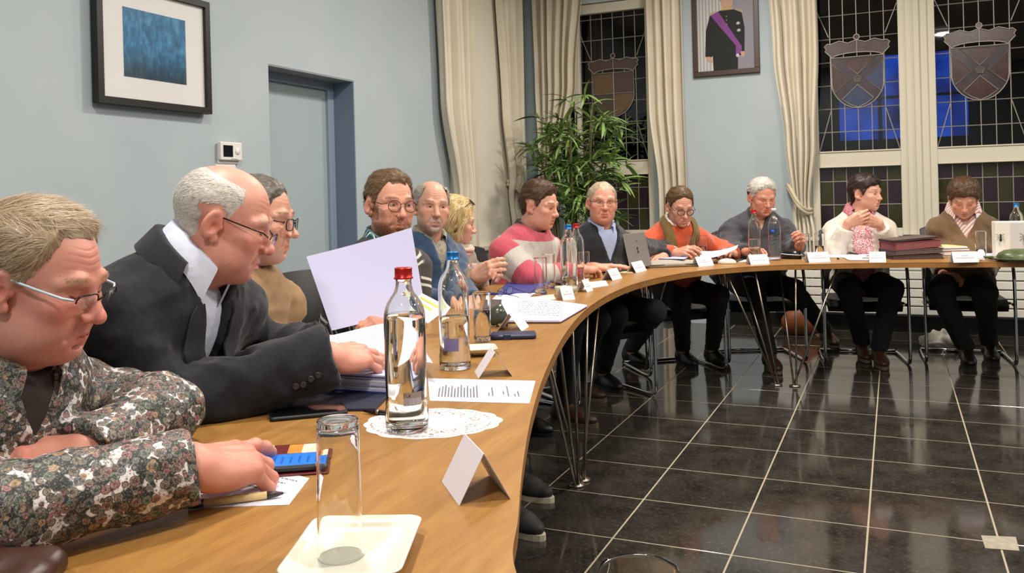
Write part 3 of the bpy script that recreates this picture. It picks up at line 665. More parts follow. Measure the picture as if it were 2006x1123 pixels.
# ---------------------------------------------------------------- head
HP0 = dict(w=1.0, jaw=1.0, face=1.0, chin=1.0, nose=1.0, nosew=1.0, fat=0.0, brow=1.0, cheek=1.0, lip=1.0, mouth=0.0, age=0.5, ear=1.0, browz=0.0)
def head_mesh(hp, neck_l, h, neck_r=0.056):
    p = dict(HP0); p.update(hp); w, fz = p['w'], p['face']
    nb = A3(neck_l); lo = np.minimum([-0.115, -0.15, -0.16], nb-0.075); hi = np.maximum([0.115, 0.155, 0.145], nb+0.075)
    F = Field(lo, hi, h)
    F.ell((0, -0.014, 0.030), (0.0765*w, 0.098, 0.085), 0)
    F.ell((0, -0.035, 0.025), (0.0775*w, 0.070, 0.072), 0.03)
    F.ell((0, 0.022, -0.030*fz), (0.063*w, 0.066, 0.078*fz), 0.03)
    F.ell((0, 0.034, -0.070*fz), (0.050*p['jaw'], 0.044, 0.040), 0.03)
    F.ell((0, 0.066, -0.097*fz), (0.024*p['chin'], 0.021*p['chin'], 0.019), 0.028)
    for s in (-1, 1):
        F.ell((s*0.045*p['jaw'], 0.004, -0.064*fz), (0.016, 0.024, 0.022), 0.030)
        F.ell((s*0.043*w, 0.056, -0.026), (0.024, 0.024, 0.021*p['cheek']), 0.022)
        F.ell((s*0.032*w, 0.053, -0.060*fz), (0.021, 0.025, 0.026), 0.025)
    F.ell((0, 0.060, -0.068*fz), (0.030, 0.030, 0.028), 0.02)
    if p['fat'] > 0:
        F.ell((0, 0.026, -0.102*fz), (0.042+0.012*p['fat'], 0.042, 0.018+0.012*p['fat']), 0.03)
        for s in (-1, 1): F.ell((s*0.045, 0.024, -0.076*fz), (0.013+0.008*p['fat'], 0.030, 0.022), 0.03)
    # neck
    F.cap((0, -0.028, -0.055), nb, neck_r*0.98, neck_r*1.12, 0.03)
    # sockets, brow, lids
    bz = 0.020+p['browz']
    for s in (-1, 1):
        F.ell((s*0.031*w, 0.098, 0.001), (0.019, 0.0185, 0.0125), 0.014, op='-')
        F.cap((s*0.012, 0.081, bz-0.004), (s*0.032*w, 0.0795, bz+0.002), 0.0070*p['brow'], 0.0070*p['brow'], 0.016)
        F.cap((s*0.032*w, 0.0795, bz+0.002), (s*0.052*w, 0.062, bz-0.005), 0.0070*p['brow'], 0.006, 0.016)
        F.ell((s*0.031*w, 0.0695, 0.000), 0.0145, 0.004)
        if p['age'] > 0.3: F.ell((s*0.031*w, 0.079, -0.016), (0.013, 0.006, 0.005), 0.008)
    # nose
    q, nw = p['nose'], p['nosew']
    F.cap((0, 0.079, 0.010), (0, 0.090+0.014*q, -0.030*fz), 0.0075, 0.0105*nw, 0.012)
    F.ell((0, 0.091+0.017*q, -0.036*fz), (0.0125*nw, 0.012*q, 0.0105), 0.008)
    for s in (-1, 1):
        F.ell((s*0.0135*nw, 0.090+0.004*q, -0.039*fz), (0.0075, 0.011, 0.0085), 0.006)
        F.ell((s*0.0065*nw, 0.093+0.010*q, -0.0485*fz), (0.0036, 0.006, 0.004), 0.002, op='-')
    # nasolabial folds
    if p['age'] > 0:
        for s in (-1, 1): F.cap((s*0.0195, 0.0905, -0.042*fz), (s*0.0315, 0.0815, -0.072*fz), 0.0022*p['age']+0.0008, 0.0010, 0.012, op='-')
    # lips
    zl, l, mo = -0.0705*fz, p['lip'], p['mouth']
    for s in (-1, 1):
        F.cap((0, 0.0895, zl+0.0045), (s*0.022, 0.078, zl+0.0015), 0.0050*l, 0.0025, 0.005)
        F.cap((0, 0.0885, zl-0.0055-mo), (s*0.020, 0.078, zl-0.0015-mo*0.4), 0.0058*l, 0.0025, 0.005)
    for s in (-1, 1): F.cap((0, 0.0975, zl-mo*0.5), (s*0.024, 0.0825, zl-0.0005), 0.0020+mo*0.5, 0.0016, 0.002, op='-')
    F.ell((0, 0.088, zl-0.019), (0.016, 0.010, 0.005), 0.008, op='-')
    # ears
    e = p['ear']
    for s in (-1, 1):
        c, sn = math.cos(math.radians(24)), math.sin(math.radians(24)); R1 = np.array([[c, -s*sn, 0], [s*sn, c, 0], [0, 0, 1]])
        c2, s2 = math.cos(math.radians(-12)), math.sin(math.radians(-12)); R2 = np.array([[1, 0, 0], [0, c2, -s2], [0, s2, c2]]); R = R1@R2; n = np.array((s*c, sn, 0.0)); ec = np.array((s*0.0805*w, -0.016, -0.010))
        ec = ec+n*0.004; F.ell(ec, np.array((0.0085, 0.0205, 0.0335))*e, 0.005, R); F.ell((s*0.0775*w, -0.003, -0.038), np.array((0.0065, 0.008, 0.011))*e, 0.005)
        F.ell(ec+n*0.0105+np.array((0, 0.0005, 0.002)), np.array((0.0085, 0.0150, 0.0265))*e, 0.002, R, op='-')
        F.ell(ec+n*0.0050+np.array((0, 0.0050, -0.004)), np.array((0.0090, 0.0085, 0.0130))*e, 0.002, R, op='-')
        F.cap(ec+n*0.0025+np.array((0, -0.005, 0.014)), ec+n*0.003+np.array((0, -0.006, -0.014)), 0.0026, 0.0024, 0.003)
        F.ell((s*0.0765*w, 0.004, -0.012), (0.004, 0.0045, 0.006), 0.004)
    V, Q = F.nets(); V = smooth_v(V, Q, 1, 0.35); Nn = vnormals(V, Q); x, y, z = V[:, 0], V[:, 1], V[:, 2]
    m = sstep(z, 0.030, 0.040)*(1-sstep(z, 0.066, 0.082))*sstep(y, 0.045, 0.065)*np.exp(-(x/0.045)**2); ln = np.maximum(0, np.sin((z-1.6*x*x+0.0012*np.sin(x*130))*2*math.pi/0.0112))**2
    V = V-Nn*(0.0012*p['age']*m*ln)[:, None]
    cf = np.exp(-(((np.abs(x)-0.053)/0.010)**2+((z+0.001)/0.013)**2))*(y > 0.035); V = V-Nn*(0.0007*p['age']*cf*np.sin((z+0.6*(np.abs(x)-0.05)*np.sign(z))*2*math.pi/0.0065))[:, None]
    V = V+Nn*(0.0010*vnoise(V*28, int(abs(w*100+fz*77+p['nose']*31)))*(np.abs(x) < 0.07))[:, None]
    return V.astype(np.float32), Q
def skin_colors(V, hp, tone, red=1.0, stub=None, lipc=None):
    p = dict(HP0); p.update(hp); fz, w = p['face'], p['w']; x, y, z = V[:, 0], V[:, 1], V[:, 2]; ax = np.abs(x)
    C = np.tile(np.array(tone), (len(V), 1)); 
    def g(cx, cy, cz, r): return np.exp(-(((ax-cx)/r)**2+((y-cy)/r)**2+((z-cz)/r)**2))
    rd = 0.8*g(0.042, 0.068, -0.030, 0.026)+0.9*g(0, 0.115, -0.036, 0.020)+0.7*g(0.08*w, -0.014, -0.01, 0.030)+0.35*g(0, 0.08, -0.10*fz, 0.03)+0.3*g(0, 0.085, 0.05, 0.04)
    rd = np.clip(rd*red*(1+0.3*vnoise(V*90, 3)), 0, 1)[:, None]
    C = C*(1-rd*0.75)+C*np.array((1.02, 0.62, 0.57))*rd*0.75
    if stub is not None:
        m = (sstep(-z, 0.050*fz, 0.070*fz)*sstep(y, -0.02, 0.02)*(1-sstep(-z, 0.118, 0.135)))[:, None]*0.30; C = C*(1-m)+np.array(stub)*m
    zl = -0.0705*fz; lm = np.exp(-((z-zl)/0.0075)**4)*np.exp(-(ax/0.022)**4)*sstep(y, 0.077, 0.083); lm = lm[:, None]*0.75
    lc = np.array(lipc) if lipc is not None else C.mean(0)*np.array((0.95, 0.50, 0.47)); C = C*(1-lm)+lc*lm
    li = (np.exp(-((z-zl)/0.0018)**2)*np.exp(-(ax/0.021)**4)*sstep(y, 0.076, 0.080))[:, None]*0.6; C = C*(1-li)+np.array((0.10, 0.03, 0.025))*li
    eb = (np.exp(-(((ax-0.031*w)/0.017)**2+((z-0.0)/0.011)**2))*sstep(y, 0.06, 0.075))[:, None]*0.35; C = C*(1-eb)+C*np.array((0.80, 0.55, 0.52))*eb
    return np.clip(C*np.array((0.92, 0.87, 0.86)), 0, 1)
def hairline(V, line, soft=0.010, ear=True, w=1.0):
    ph = np.degrees(np.arctan2(np.abs(V[:, 0]), V[:, 1])); zl = np.interp(ph, [a for a, _ in line], [b for _, b in line])
    m = sstep(V[:, 2]-zl+0.004*vnoise(V*160, 5), -soft*0.4, soft)
    if ear: m = m*np.where(np.abs(V[:, 0]) > 0.056, sstep(((V[:, 1]+0.014)/0.027)**2+((V[:, 2]+0.008)/0.040)**2, 0.95, 1.35), 1.0)
    m = m*((np.abs(V[:, 0]) < 0.0805*w) | (V[:, 2] > 0.03))
    return m
def shell(V, Q, Nn, mask, th):
    keep = (mask[Q] > 0.03).all(1); q = Q[keep]; u, inv = np.unique(q, return_inverse=True)
    return (V[u]+Nn[u]*(th[u]*mask[u])[:, None]), inv.reshape(q.shape), u
def strands(P, Nn, weight, count, length, width, dirfn, lift, rng, col0, col1, droop=0.0, seg=3, jitter=0.25):
    """thin tapered ribbons growing from points P along a combed direction"""
    pr = weight/weight.sum(); i = rng.choice(len(P), count, p=pr); p = P[i]+rng.normal(size=(count, 3))*0.0015; n = Nn[i]
    d = dirfn(p)+rng.normal(size=(count, 3))*jitter; d = d-(d*n).sum(1, keepdims=True)*n; d /= np.linalg.norm(d, axis=1, keepdims=True)+1e-9
    L = length(p)*rng.uniform(0.6, 1.25, count) if callable(length) else length*rng.uniform(0.6, 1.25, count)
    sd = np.cross(d, n); W = width*rng.uniform(0.6, 1.3, count); lf = lift*rng.uniform(0.2, 1.6, count); vs = []
    bend = np.cross(d, n)*rng.normal(size=(count, 1))*0.2
    for k in range(seg+1):
        t = k/seg; c = p+(d+bend*t)*(L*t)[:, None]+n*(lf*math.sin(min(1, t*1.2)*math.pi*0.6)-0.002*(1-t))[:, None]-n*(L*t*t*0.22)[:, None]; c[:, 2] -= droop*t*t*L
        ww = W*(1-0.8*t**2)*0.5; vs += [c-sd*ww[:, None], c+sd*ww[:, None]]
    Vv = np.stack(vs, 1).reshape(-1, 3); m = 2*(seg+1); b = np.arange(count)[:, None]*m
    Qq = np.concatenate([b+np.array([[2*k, 2*k+1, 2*k+3, 2*k+2]]) for k in range(seg)], 0)
    t = rng.uniform(0, 1, count)**1.0; C = np.repeat(np.array(col0)[None]*(1-t)[:, None]+np.array(col1)[None]*t[:, None], m, 0)
    return Vv.astype(np.float32), Qq.astype(np.int32), C
def join(parts):
    Vs, Qs, Cs = [], [], []; o = 0
    for V, Q, C in parts: Vs.append(V); Qs.append(Q+o); Cs.append(C); o += len(V)
    return np.concatenate(Vs), np.concatenate(Qs), np.concatenate(Cs)
def eye_patch(s, w, op, gaze, iris, rad=0.0150):
    """almond piece of the eyeball between the lids: op half opening, gaze (x,z) offset"""
    c = np.array((s*0.031*w, 0.0695, 0.0)); nx, nz = 18, 9; P = []; C = []
    for i in range(nx+1):
        u = -1+2*i/nx; top = op*max(0, 1-abs(u)**2.2); bot = -op*0.75*max(0, 1-abs(u)**2.2)
        for j in range(nz+1):
            t = j/nz; X = u*0.0120; Zz = bot+(top-bot)*t-0.0006*u*s*0; yy = math.sqrt(max(1e-9, rad**2-X*X-Zz*Zz)); P.append(c+np.array((X, yy, Zz-0.0005)))
            r = math.hypot(X-gaze[0], Zz-gaze[1]); col = (0.02, 0.015, 0.012) if r < 0.0024 else (iris if r < 0.0058 else ((0.66, 0.58, 0.54) if r > 0.0064 else tuple(x*0.5 for x in iris)))
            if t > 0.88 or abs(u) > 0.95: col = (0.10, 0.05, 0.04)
            C.append(col)
    Q = [(i*(nz+1)+j, i*(nz+1)+j+1, (i+1)*(nz+1)+j+1, (i+1)*(nz+1)+j) for i in range(nx) for j in range(nz)]
    return np.array(P, np.float32), np.array(Q, np.int32)[:, ::-1] if s else np.array(Q), np.array(C)
# ---------------------------------------------------------------- hands (left-hand frame: x thumb side, y along the fingers, z back of the hand)
POSE = dict(
    rest=dict(c=[(10, 20, 12), (12, 24, 14), (16, 30, 16), (22, 34, 20)], sp=(9, 2, -5, -12), th=(42, 18, 10, 6)),
    relaxed=dict(c=[(18, 28, 18), (22, 32, 20), (26, 36, 22), (30, 38, 24)], sp=(7, 1, -5, -11), th=(38, 12, 14, 8)),
    flat=dict(c=[(6, 8, 4), (6, 8, 4), (8, 10, 5), (10, 12, 6)], sp=(8, 1, -6, -13), th=(40, 5, 8, 5)),
    point=dict(c=[(2, 14, 10), (26, 56, 28), (34, 60, 30), (40, 60, 32)], sp=(12, 3, -6, -15), th=(24, 22, 26, 22)),
    curl=dict(c=[(40, 55, 30), (46, 60, 32), (50, 62, 34), (54, 62, 34)], sp=(5, 0, -4, -9), th=(26, 30, 26, 20)),
    clasp=dict(c=[(36, 46, 20), (40, 48, 22), (42, 50, 22), (44, 50, 24)], sp=(9, 2, -5, -12), th=(20, 18, 16, 10)),
    pinch=dict(c=[(42, 36, 16), (44, 40, 20), (38, 40, 22), (34, 38, 24)], sp=(6, 1, -5, -11), th=(34, 44, 14, 12)),
    typing=dict(c=[(12, 34, 22), (14, 36, 24), (16, 36, 24), (18, 36, 24)], sp=(7, 1, -5, -11), th=(34, 18, 12, 8)))
def hand_mesh(side, pose, fore_dir, h, scale=1.0, fore_len=0.11):
    """fore_dir: direction wrist->elbow in the hand frame"""
    ps = POSE[pose] if isinstance(pose, str) else pose; F = Field((-0.14, -0.14, -0.14), (0.14, 0.22, 0.14), h)
    K = [(0.027, 0.090, 0.0005), (0.0085, 0.0935, 0.003), (-0.0105, 0.089, 0.001), (-0.0275, 0.080, -0.004)]
    F.cap((0, 0, 0), A3(nrm(fore_dir))*fore_len, 0.0265, 0.036, 0.02)
    F.ell((0.0, 0.005, 0), (0.029, 0.03, 0.020), 0.02)
    for i, kk in enumerate(K):
        b0 = (kk[0]*0.55, 0.012, 0.0); F.cap(b0, kk, 0.0155, 0.0112, 0.014)
    F.ell((0.0, 0.055, -0.006), (0.034, 0.040, 0.012), 0.014)
    F.ell((0.024, 0.040, -0.012), (0.016, 0.030, 0.013), 0.014); F.ell((-0.026, 0.038, -0.010), (0.012, 0.032, 0.012), 0.014)
    LN = [(0.044, 0.026, 0.021), (0.048, 0.030, 0.022), (0.044, 0.028, 0.021), (0.034, 0.021, 0.019)]; nails = []
    sub = Field((-0.14, -0.14, -0.14), (0.14, 0.22, 0.14), h)
    for i, kk in enumerate(K):
        rr = (0.0100, 0.0102, 0.0096, 0.0086)[i]; a = 0.0; p = A3(kk); sp = math.radians(ps['sp'][i])
        one = Field((max(-0.14, p[0]-0.08), max(-0.14, p[1]-0.08), -0.12), (min(0.14, p[0]+0.08), 0.22, 0.06), h) if False else None
        segs = []
        for j in range(3):
            a += math.radians(ps['c'][i][j]); d = np.array((math.sin(sp)*math.cos(a), math.cos(sp)*math.cos(a), -math.sin(a))); q = p+d*LN[i][j]
            segs.append((p, q, rr*(1.0, 0.93, 0.86)[j], rr*(0.93, 0.86, 0.74)[j])); p = q
        for j, (p0, q0, r0, r1) in enumerate(segs): 
            F.cap(p0, q0, r0, r1, 0.006 if j == 0 else 0.0035)
            if j < 2: F.ell(q0, r1*1.07, 0.003)
        up = np.array((0, math.sin(a), math.cos(a))); nails.append((q0-nrm(q0-p0)*0.004+up*r1*0.75, r1))
    t0, t1, t2, t3 = ps['th']; p = np.array((0.021, 0.022, -0.008)); a = math.radians(t0); dn = math.radians(t1)
    d = np.array((math.sin(a)*math.cos(dn), math.cos(a)*math.cos(dn), -math.sin(dn))); q = p+d*0.044; F.cap(p, q, 0.0150, 0.0122, 0.012); p = q
    for j, (ln, r0, r1, t) in enumerate(((0.032, 0.0115, 0.0105, t2), (0.026, 0.0105, 0.0085, t3))):
        a -= math.radians(t); d = np.array((math.sin(a)*math.cos(dn), math.cos(a)*math.cos(dn), -math.sin(dn))); q = p+d*ln; F.cap(p, q, r0, r1, 0.005); p = q
    nails.append((q+np.array((0.004, -0.002, 0.006)), 0.009))
    # tendons and knuckles on the back
    for kk in K: F.cap((kk[0]*0.5, 0.02, 0.0155), (kk[0], kk[1]-0.012, kk[2]+0.0105), 0.0022, 0.0022, 0.006); F.ell((kk[0], kk[1], kk[2]+0.0035), 0.0098, 0.005)
    V, Q = F.nets(); V = smooth_v(V, Q, 1, 0.4)
    nl = np.zeros(len(V))
    for c, r in nails: nl = np.maximum(nl, np.exp(-(((V-c)**2).sum(1)/(r*0.75)**2)**2))
    kn = np.zeros(len(V))
    for kk in K: kn = np.maximum(kn, np.exp(-(((V-np.array((kk[0], kk[1], kk[2]+0.008)))**2).sum(1)/0.012**2)))
    V = V*scale
    if side == 'R': V = V*np.array((-1, 1, 1), np.float32); Q = Q[:, ::-1]
    return V, Q, nl, kn
# ---------------------------------------------------------------- person
def solve_elbow(S, W, pole, l1=0.29, l2=0.255):
    S, W = A3(S), A3(W); d = W-S; L = np.linalg.norm(d); k = L/(l1+l2)
    if k > 0.985: l1 *= k*1.02; l2 *= k*1.02
    u = d/L; a = (l1*l1-l2*l2+L*L)/(2*L); hh = math.sqrt(max(1e-6, l1*l1-a*a)); q = A3(pole); q = q-(q@u)*u; q /= np.linalg.norm(q)+1e-9
    return S+u*a+q*hh
class Person:
    def __init__(s, label, pos_w, phi, pitch, roll, az, lean, nk=(0, -0.045, -0.150), scale=1.0, group='people seated around the table', fine=1.0):
        s.az = math.radians(az); s.fwd = Vector((math.cos(s.az), math.sin(s.az), 0))
        H = Vector(pos_w); tc = CAM-H; tc.z = 0; tc.normalize(); right = _r0.copy(); right = (right-tc*right.dot(tc)).normalized()
        f = tc*math.cos(math.radians(phi))+right*math.sin(math.radians(phi)); xr = f.cross(Vector((0, 0, 1)))
        B = Matrix((xr, f, Vector((0, 0, 1)))).transposed()
        B = B @ Matrix.Rotation(math.radians(-pitch), 3, 'X') @ Matrix.Rotation(math.radians(roll), 3, 'Y')
        N_w = H+B @ Vector(nk)*scale
        root = N_w-s.fwd*lean; s.root = thing('person', label, 'person', (root.x, root.y, 0), s.az-math.pi/2, group)
        s.rot = Matrix.Rotation(s.az-math.pi/2, 3, 'Z'); s.o = Vector((root.x, root.y, 0)); s.lean = lean
        s.N = s.L(N_w); s.P = np.array((0, 0, 0.56)); s.fine = fine; s.parts = []; s.rng = np.random.default_rng(len(label)*7+int(az)+500)
        s.HR = np.array(s.rot.transposed() @ B)*scale; s.H = s.L(H)
    def L(s, w): return A3(s.rot.transposed() @ (Vector(w)-s.o))
    def Ld(s, w): return A3(s.rot.transposed() @ Vector(w))
    # ---- head
    def head(s, hp, tone, h=0.0032, red=1.0, stub=None, lipc=None):
        s.hp = dict(HP0); s.hp.update(hp)
        nl = np.linalg.inv(s.HR) @ (s.N+np.array((0, 0, -0.02))-s.H); s.hV, s.hQ = head_mesh(hp, nl, h, 0.056*hp.get('neck', 1.0)); s.hN = vnormals(s.hV, s.hQ)
        s.hC = skin_colors(s.hV, hp, tone, red, stub, lipc); s.tone = tone; s.red = red
        s.parts.append((s.toP(s.hV), s.hQ, s.hC)); return s
    def toP(s, V): return (V @ s.HR.T+s.H).astype(np.float32)
    def child(s, name, V, Q, m, C=None, parent=None, smooth=True, conv=True):
        me = mesh_np(name, s.toP(V) if conv else V, Q, smooth)
        if C is not None: set_col(me, C)
        return link(name, me, parent or s.root, m)
    def hair(s, line, th, count, length, dirfn, c0, c1, bald=None, width=0.0016, lift=0.006, droop=0.0, ear=True, jitter=0.25, clump=0.003, name='hair', soft=0.018):
        V, Q, Nn = s.hV, s.hQ, s.hN; m = hairline(V, line, soft, ear, s.hp['w']).astype(float)
        if bald is not None: m = m*(1-bald(V))
        m = m*(V[:, 2] > -0.135)*(1-sstep(-V[:, 2], 0.10, 0.13))
        t = (th(V) if callable(th) else np.full(len(V), th))+clump*vnoise(V*np.array((150, 110, 110)), 9)
        mt = (np.clip(m, 0, 1)*0.7)[:, None]; s.hC[:] = s.hC*(1-mt)+np.array(c0)*mt
        sv, sq, u = shell(V, Q, Nn, m, np.maximum(t, 0.0015)); sn = vnormals(sv, sq); w = m[u]**2+1e-6
        mid = (np.array(c0)*0.6+np.array(c1)*0.4)*0.75; sc = np.tile(mid, (len(sv), 1))*(1+0.25*vnoise(sv*np.array((700, 300, 300)), 4))[:, None]
        st = strands(sv, sn, w, int(count), length, width, dirfn, lift, s.rng, c0, c1, droop, jitter=jitter)
        o = s.child(name, *join([(sv.astype(np.float32), sq, np.clip(sc, 0, 1)), st])[:2], M_HAIR, np.clip(join([(sv, sq, sc), st])[2], 0, 1)); return o
    def fuzz(s, name, mask, count, length, dirv, c0, c1, width=0.0012, lift=0.002, jitter=0.35, tint=0.0):
        """brows, beards, moustaches: short strands rooted in the skin"""
        w = mask(s.hV)
        if tint: m_ = np.clip(w, 0, 1)[:, None]*tint; s.hC[:] = s.hC*(1-m_)+(np.array(c0)*0.5+np.array(c1)*0.5)*m_
        st = strands(s.hV, s.hN, w+1e-12, int(count), length, width, (dirv if callable(dirv) else (lambda p: np.tile(np.array(dirv, float), (len(p), 1)))), lift, s.rng, c0, c1, seg=2, jitter=jitter)
        return s.child(name, st[0], st[1], M_HAIR, np.clip(st[2], 0, 1))
    def brows(s, c0, c1, count=260, thick=1.0, dz=0.0):
        w_ = s.hp['w']; bz = 0.026+s.hp['browz']+dz
        def mk(V):
            ax = np.abs(V[:, 0]); t = (ax-0.012)/0.040; zc = bz-0.003+0.006*np.sin(np.clip(t, 0, 1)*2.2)-0.004*np.clip(t, 0, 1); return ((t > 0) & (t < 1.05) & (V[:, 1] > 0.045))*np.exp(-((V[:, 2]-zc)/(0.0036*thick))**2)
        m_ = np.clip(mk(s.hV), 0, 1)[:, None]*0.55; s.hC[:] = s.hC*(1-m_)+np.array(c0)*0.8*m_
        for sg in (-1, 1): s.fuzz('eyebrow', lambda V: mk(V)*(np.sign(V[:, 0]) == sg), count, 0.0055, lambda p: np.stack([np.sign(p[:, 0]), np.zeros(len(p)), np.full(len(p), 0.15)], 1), c0, c1, 0.0008, 0.0004, jitter=0.2)
    def eyes(s, op=0.0042, gaze=(0, 0), iris=(0.10, 0.13, 0.16)):
        w = s.hp['w']; 
        for sg in (-1, 1):   # eyeball pieces and the upper lids that follow the opening
            e = eye_patch(sg, w, op, gaze, iris); s.child('eye', e[0], e[1], M_EYE, e[2]); b = MB()
            pts = []
            for i in range(9):
                u = -1+2*i/8; X = u*0.0128; Zz = op*max(0, 1-abs(u)**2.2)+0.0006; r = 0.0150; pts.append((sg*0.031*w+X, 0.0695+math.sqrt(r*r-X*X-Zz*Zz), Zz))
            b.tube(pts, [0.0008]+[0.0015]*7+[0.0008], 6)
            V = np.array(b.v, np.float32); Q = np.array([f for f in b.f if len(f) == 4], np.int32); s.child('eyelid', V, Q, M_SKIN, np.tile(np.array(s.tone)*np.array((0.78, 0.58, 0.52)), (len(V), 1)))
    def lashes(s):
        w = s.hp['w']
        for sg in (-1, 1):
            pts = []; b = MB()
            for i in range(9):
                u = -1+2*i/8; X = u*0.0125; Zz = -0.0042*max(0, 1-u*u)-0.0012; r = 0.0150; pts.append((sg*0.031*w+X, 0.0695+math.sqrt(r*r-X*X-Zz*Zz), Zz))
            b.tube(pts, [0.0005]+[0.0011]*7+[0.0005], 5)
            V = np.array(b.v, np.float32); Q = np.array([f for f in b.f if len(f) == 4], np.int32); s.child('eyelash_line', V, Q, M_HAIR, np.tile((0.06, 0.03, 0.022), (len(V), 1)))
    def glasses(s, m, shape='rect', hw=0.0245, hh=0.0165, drop=0.004, out=0.0, rim=0.0016, temple_m=None, half=False, label=None, tw=0.0016):
        w = s.hp['w']; q = 0.8 if shape == 'round' else 0.35
        y0 = 0.1015+out; b = MB(); tx = max(0.0665, 0.0785*w)
        def outline(sg, n=24):
            o = []
            for i in range(n):
                a = 2*math.pi*i/n; c, sn = math.cos(a), math.sin(a); e = 2.0 if shape == 'round' else 3.6
                k = (abs(c)**e+abs(sn)**e)**(-1/e); X, Zz = hw*c*k, hh*sn*k; o.append((sg*(0.0325*w)+X, y0-0.10*max(0, abs(sg*0.0325*w+X)-0.02)-2.2*max(0, abs(sg*0.0325*w+X)-0.02)**2, -drop+Zz))
            return o
        for sg in (-1, 1):
            ol = outline(sg)
            if half: up = [p for p in ol if p[2] > -drop+hh*0.15]; up.sort(key=lambda p: p[0]); b.tube(up, rim, 6)
            else: b.tube(ol, rim, 6, closed=True)
        b.tube([(-0.0325*w+hw, y0-0.001, -drop+hh*q*0.4), (0, y0+0.003, -drop+hh*0.55), (0.0325*w-hw, y0-0.001, -drop+hh*q*0.4)], rim, 6)
        def mk(bb, name, mm, par): 
            me = bb.mesh(name); V = np.array([v.co for v in me.vertices], np.float32); V = s.toP(V); me.vertices.foreach_set('co', V.ravel()); me.materials.append(mm); return link(name, me, par)
        go = mk(b, 'glasses', m, s.root)
        if label: go['label'] = label
        for sg in (-1, 1):
            b = MB(); e = sg*(0.0325*w+hw); b.tube([(e, y0-0.012, -drop+hh*0.5), (sg*(tx-0.004), y0-0.022, 0.002), (sg*tx, 0.04, 0.006), (sg*(tx+0.002), -0.004, 0.010), (sg*(tx+0.001), -0.022, 0.004), (sg*(tx-0.003), -0.036, -0.020)], tw, 6)
            mk(b, 'temple', temple_m or m, go)
        for sg in (-1, 1):
            b = MB(); ol = outline(sg); c = Vector((sg*0.0325*w, y0+0.001, -drop)); n = len(ol); b.add([c]+[Vector(p)*1.0 for p in ol], [(0, 1+i, 1+(i+1) % n) for i in range(n)], True); mk(b, 'lens', M_LENS, go)
        return go
    # ---- body frame
    def torso(s, sw=0.175, twist=0.0, build=1.0, belly=0.02, sdrop=0.112):
        up = nrm(s.N-s.P); rt = np.array((math.cos(math.radians(twist)), math.sin(math.radians(twist)), 0)); rt = nrm(rt-(rt@up)*up); fw = np.cross(up, rt)
        s.R = np.stack([rt, fw, up], 1); s.Lt = np.linalg.norm(s.N-s.P); s.build, s.belly = build, belly
        s.S = {'R': s.N-up*sdrop+rt*sw+fw*0.01, 'L': s.N-up*sdrop-rt*sw+fw*0.01}; s.arms = {}; return s
    def arm(s, side, W_w, fd=None, up=(0, 0, 1), pose='relaxed', pole=(0, 0, -1), E_w=None, hscale=1.0, hand=True):
        W = s.L(W_w); E = s.L(E_w) if E_w is not None else solve_elbow(s.S[side], W, s.Ld(pole)); fdl = s.Ld(fd) if fd is not None else nrm(W-E)
        s.arms[side] = dict(W=W, E=E, S=s.S[side])
        if hand:
            y = nrm(fdl); z = s.Ld(up); z = nrm(z-(z@y)*y); x = np.cross(y, z); B = np.stack([x, y, z], 1)
            # hand frame mirrored for the right hand
            fl = B.T @ nrm(E-W); fl2 = fl*np.array((-1, 1, 1)) if side == 'R' else fl
            V, Q, nl, kn = hand_mesh(side, pose, fl2, 0.0030/s.fine, hscale); Vp = V @ B.T+W
            C = np.tile(np.array(s.tone)*np.array((0.90, 0.80, 0.76)), (len(V), 1)); k = np.clip(kn*0.45*s.red, 0, 1)[:, None]; C = C*(1-k)+C*np.array((1, 0.62, 0.56))*k
            n = (nl*0.6)[:, None]; C = C*(1-n)+np.array((0.62, 0.40, 0.34))*n; s.parts.append((Vp.astype(np.float32), Q, np.clip(C, 0, 1)))
        return s
    def _torso_field(s, F, inf=0.0, k=0.04):
        P, Nn, R, L, bd, be = s.P, s.N, s.R, s.Lt, s.build, s.belly; up, fw, rt = R[:, 2], R[:, 1], R[:, 0]
        F.ell(P, (0.185*bd+inf, 0.145+inf, 0.13+inf), 0, R)
        F.ell(P+up*(0.34*L)+fw*(0.01+be), (0.160*bd+be*0.6+inf, 0.118+be+inf, 0.17+inf), k, R)
        F.ell(P+up*(0.70*L)+fw*0.008, (0.168*bd+inf, 0.112+inf+be*0.2, 0.18+inf), k, R)
        F.ell(P+up*(0.84*L), (0.135*bd+inf, 0.082+inf, 0.060+inf), k, R)
        for sd in 'LR':
            S = s.S[sd]; F.cap(Nn-up*0.075, S, 0.062+inf, 0.050+inf, k); F.cap(Nn-up*0.034-fw*0.012, S+up*0.004, 0.042+inf, 0.036+inf, k)
    def garment(s, name, m, h=0.009, sleeve=1.0, inf=0.008, cuff=0.0, neck='crew', wrinkle=0.0035, arms=True, neck_r=0.058, sleeve_k=0.035, v_depth=0.15, v_w=0.05, opening=None, lower=0.44, cuts=True, parent=None, seed=1, cuff_r=1.0, label=None):
        pts = [s.P-0.32, s.P+0.32, s.N-0.2, s.N+0.2]+[v for sd in s.arms for v in (s.arms[sd]['E']-0.09, s.arms[sd]['E']+0.09, s.arms[sd]['W']-0.07, s.arms[sd]['W']+0.07, s.S[sd]-0.1, s.S[sd]+0.1)]
        lo = np.min(pts, 0); hi = np.max(pts, 0); lo[2] = max(lo[2], lower-0.03); F = Field(lo, hi, h); s._torso_field(F, inf)
        up, fw, rt = s.R[:, 2], s.R[:, 1], s.R[:, 0]; ax = nrm(s.H-s.N)
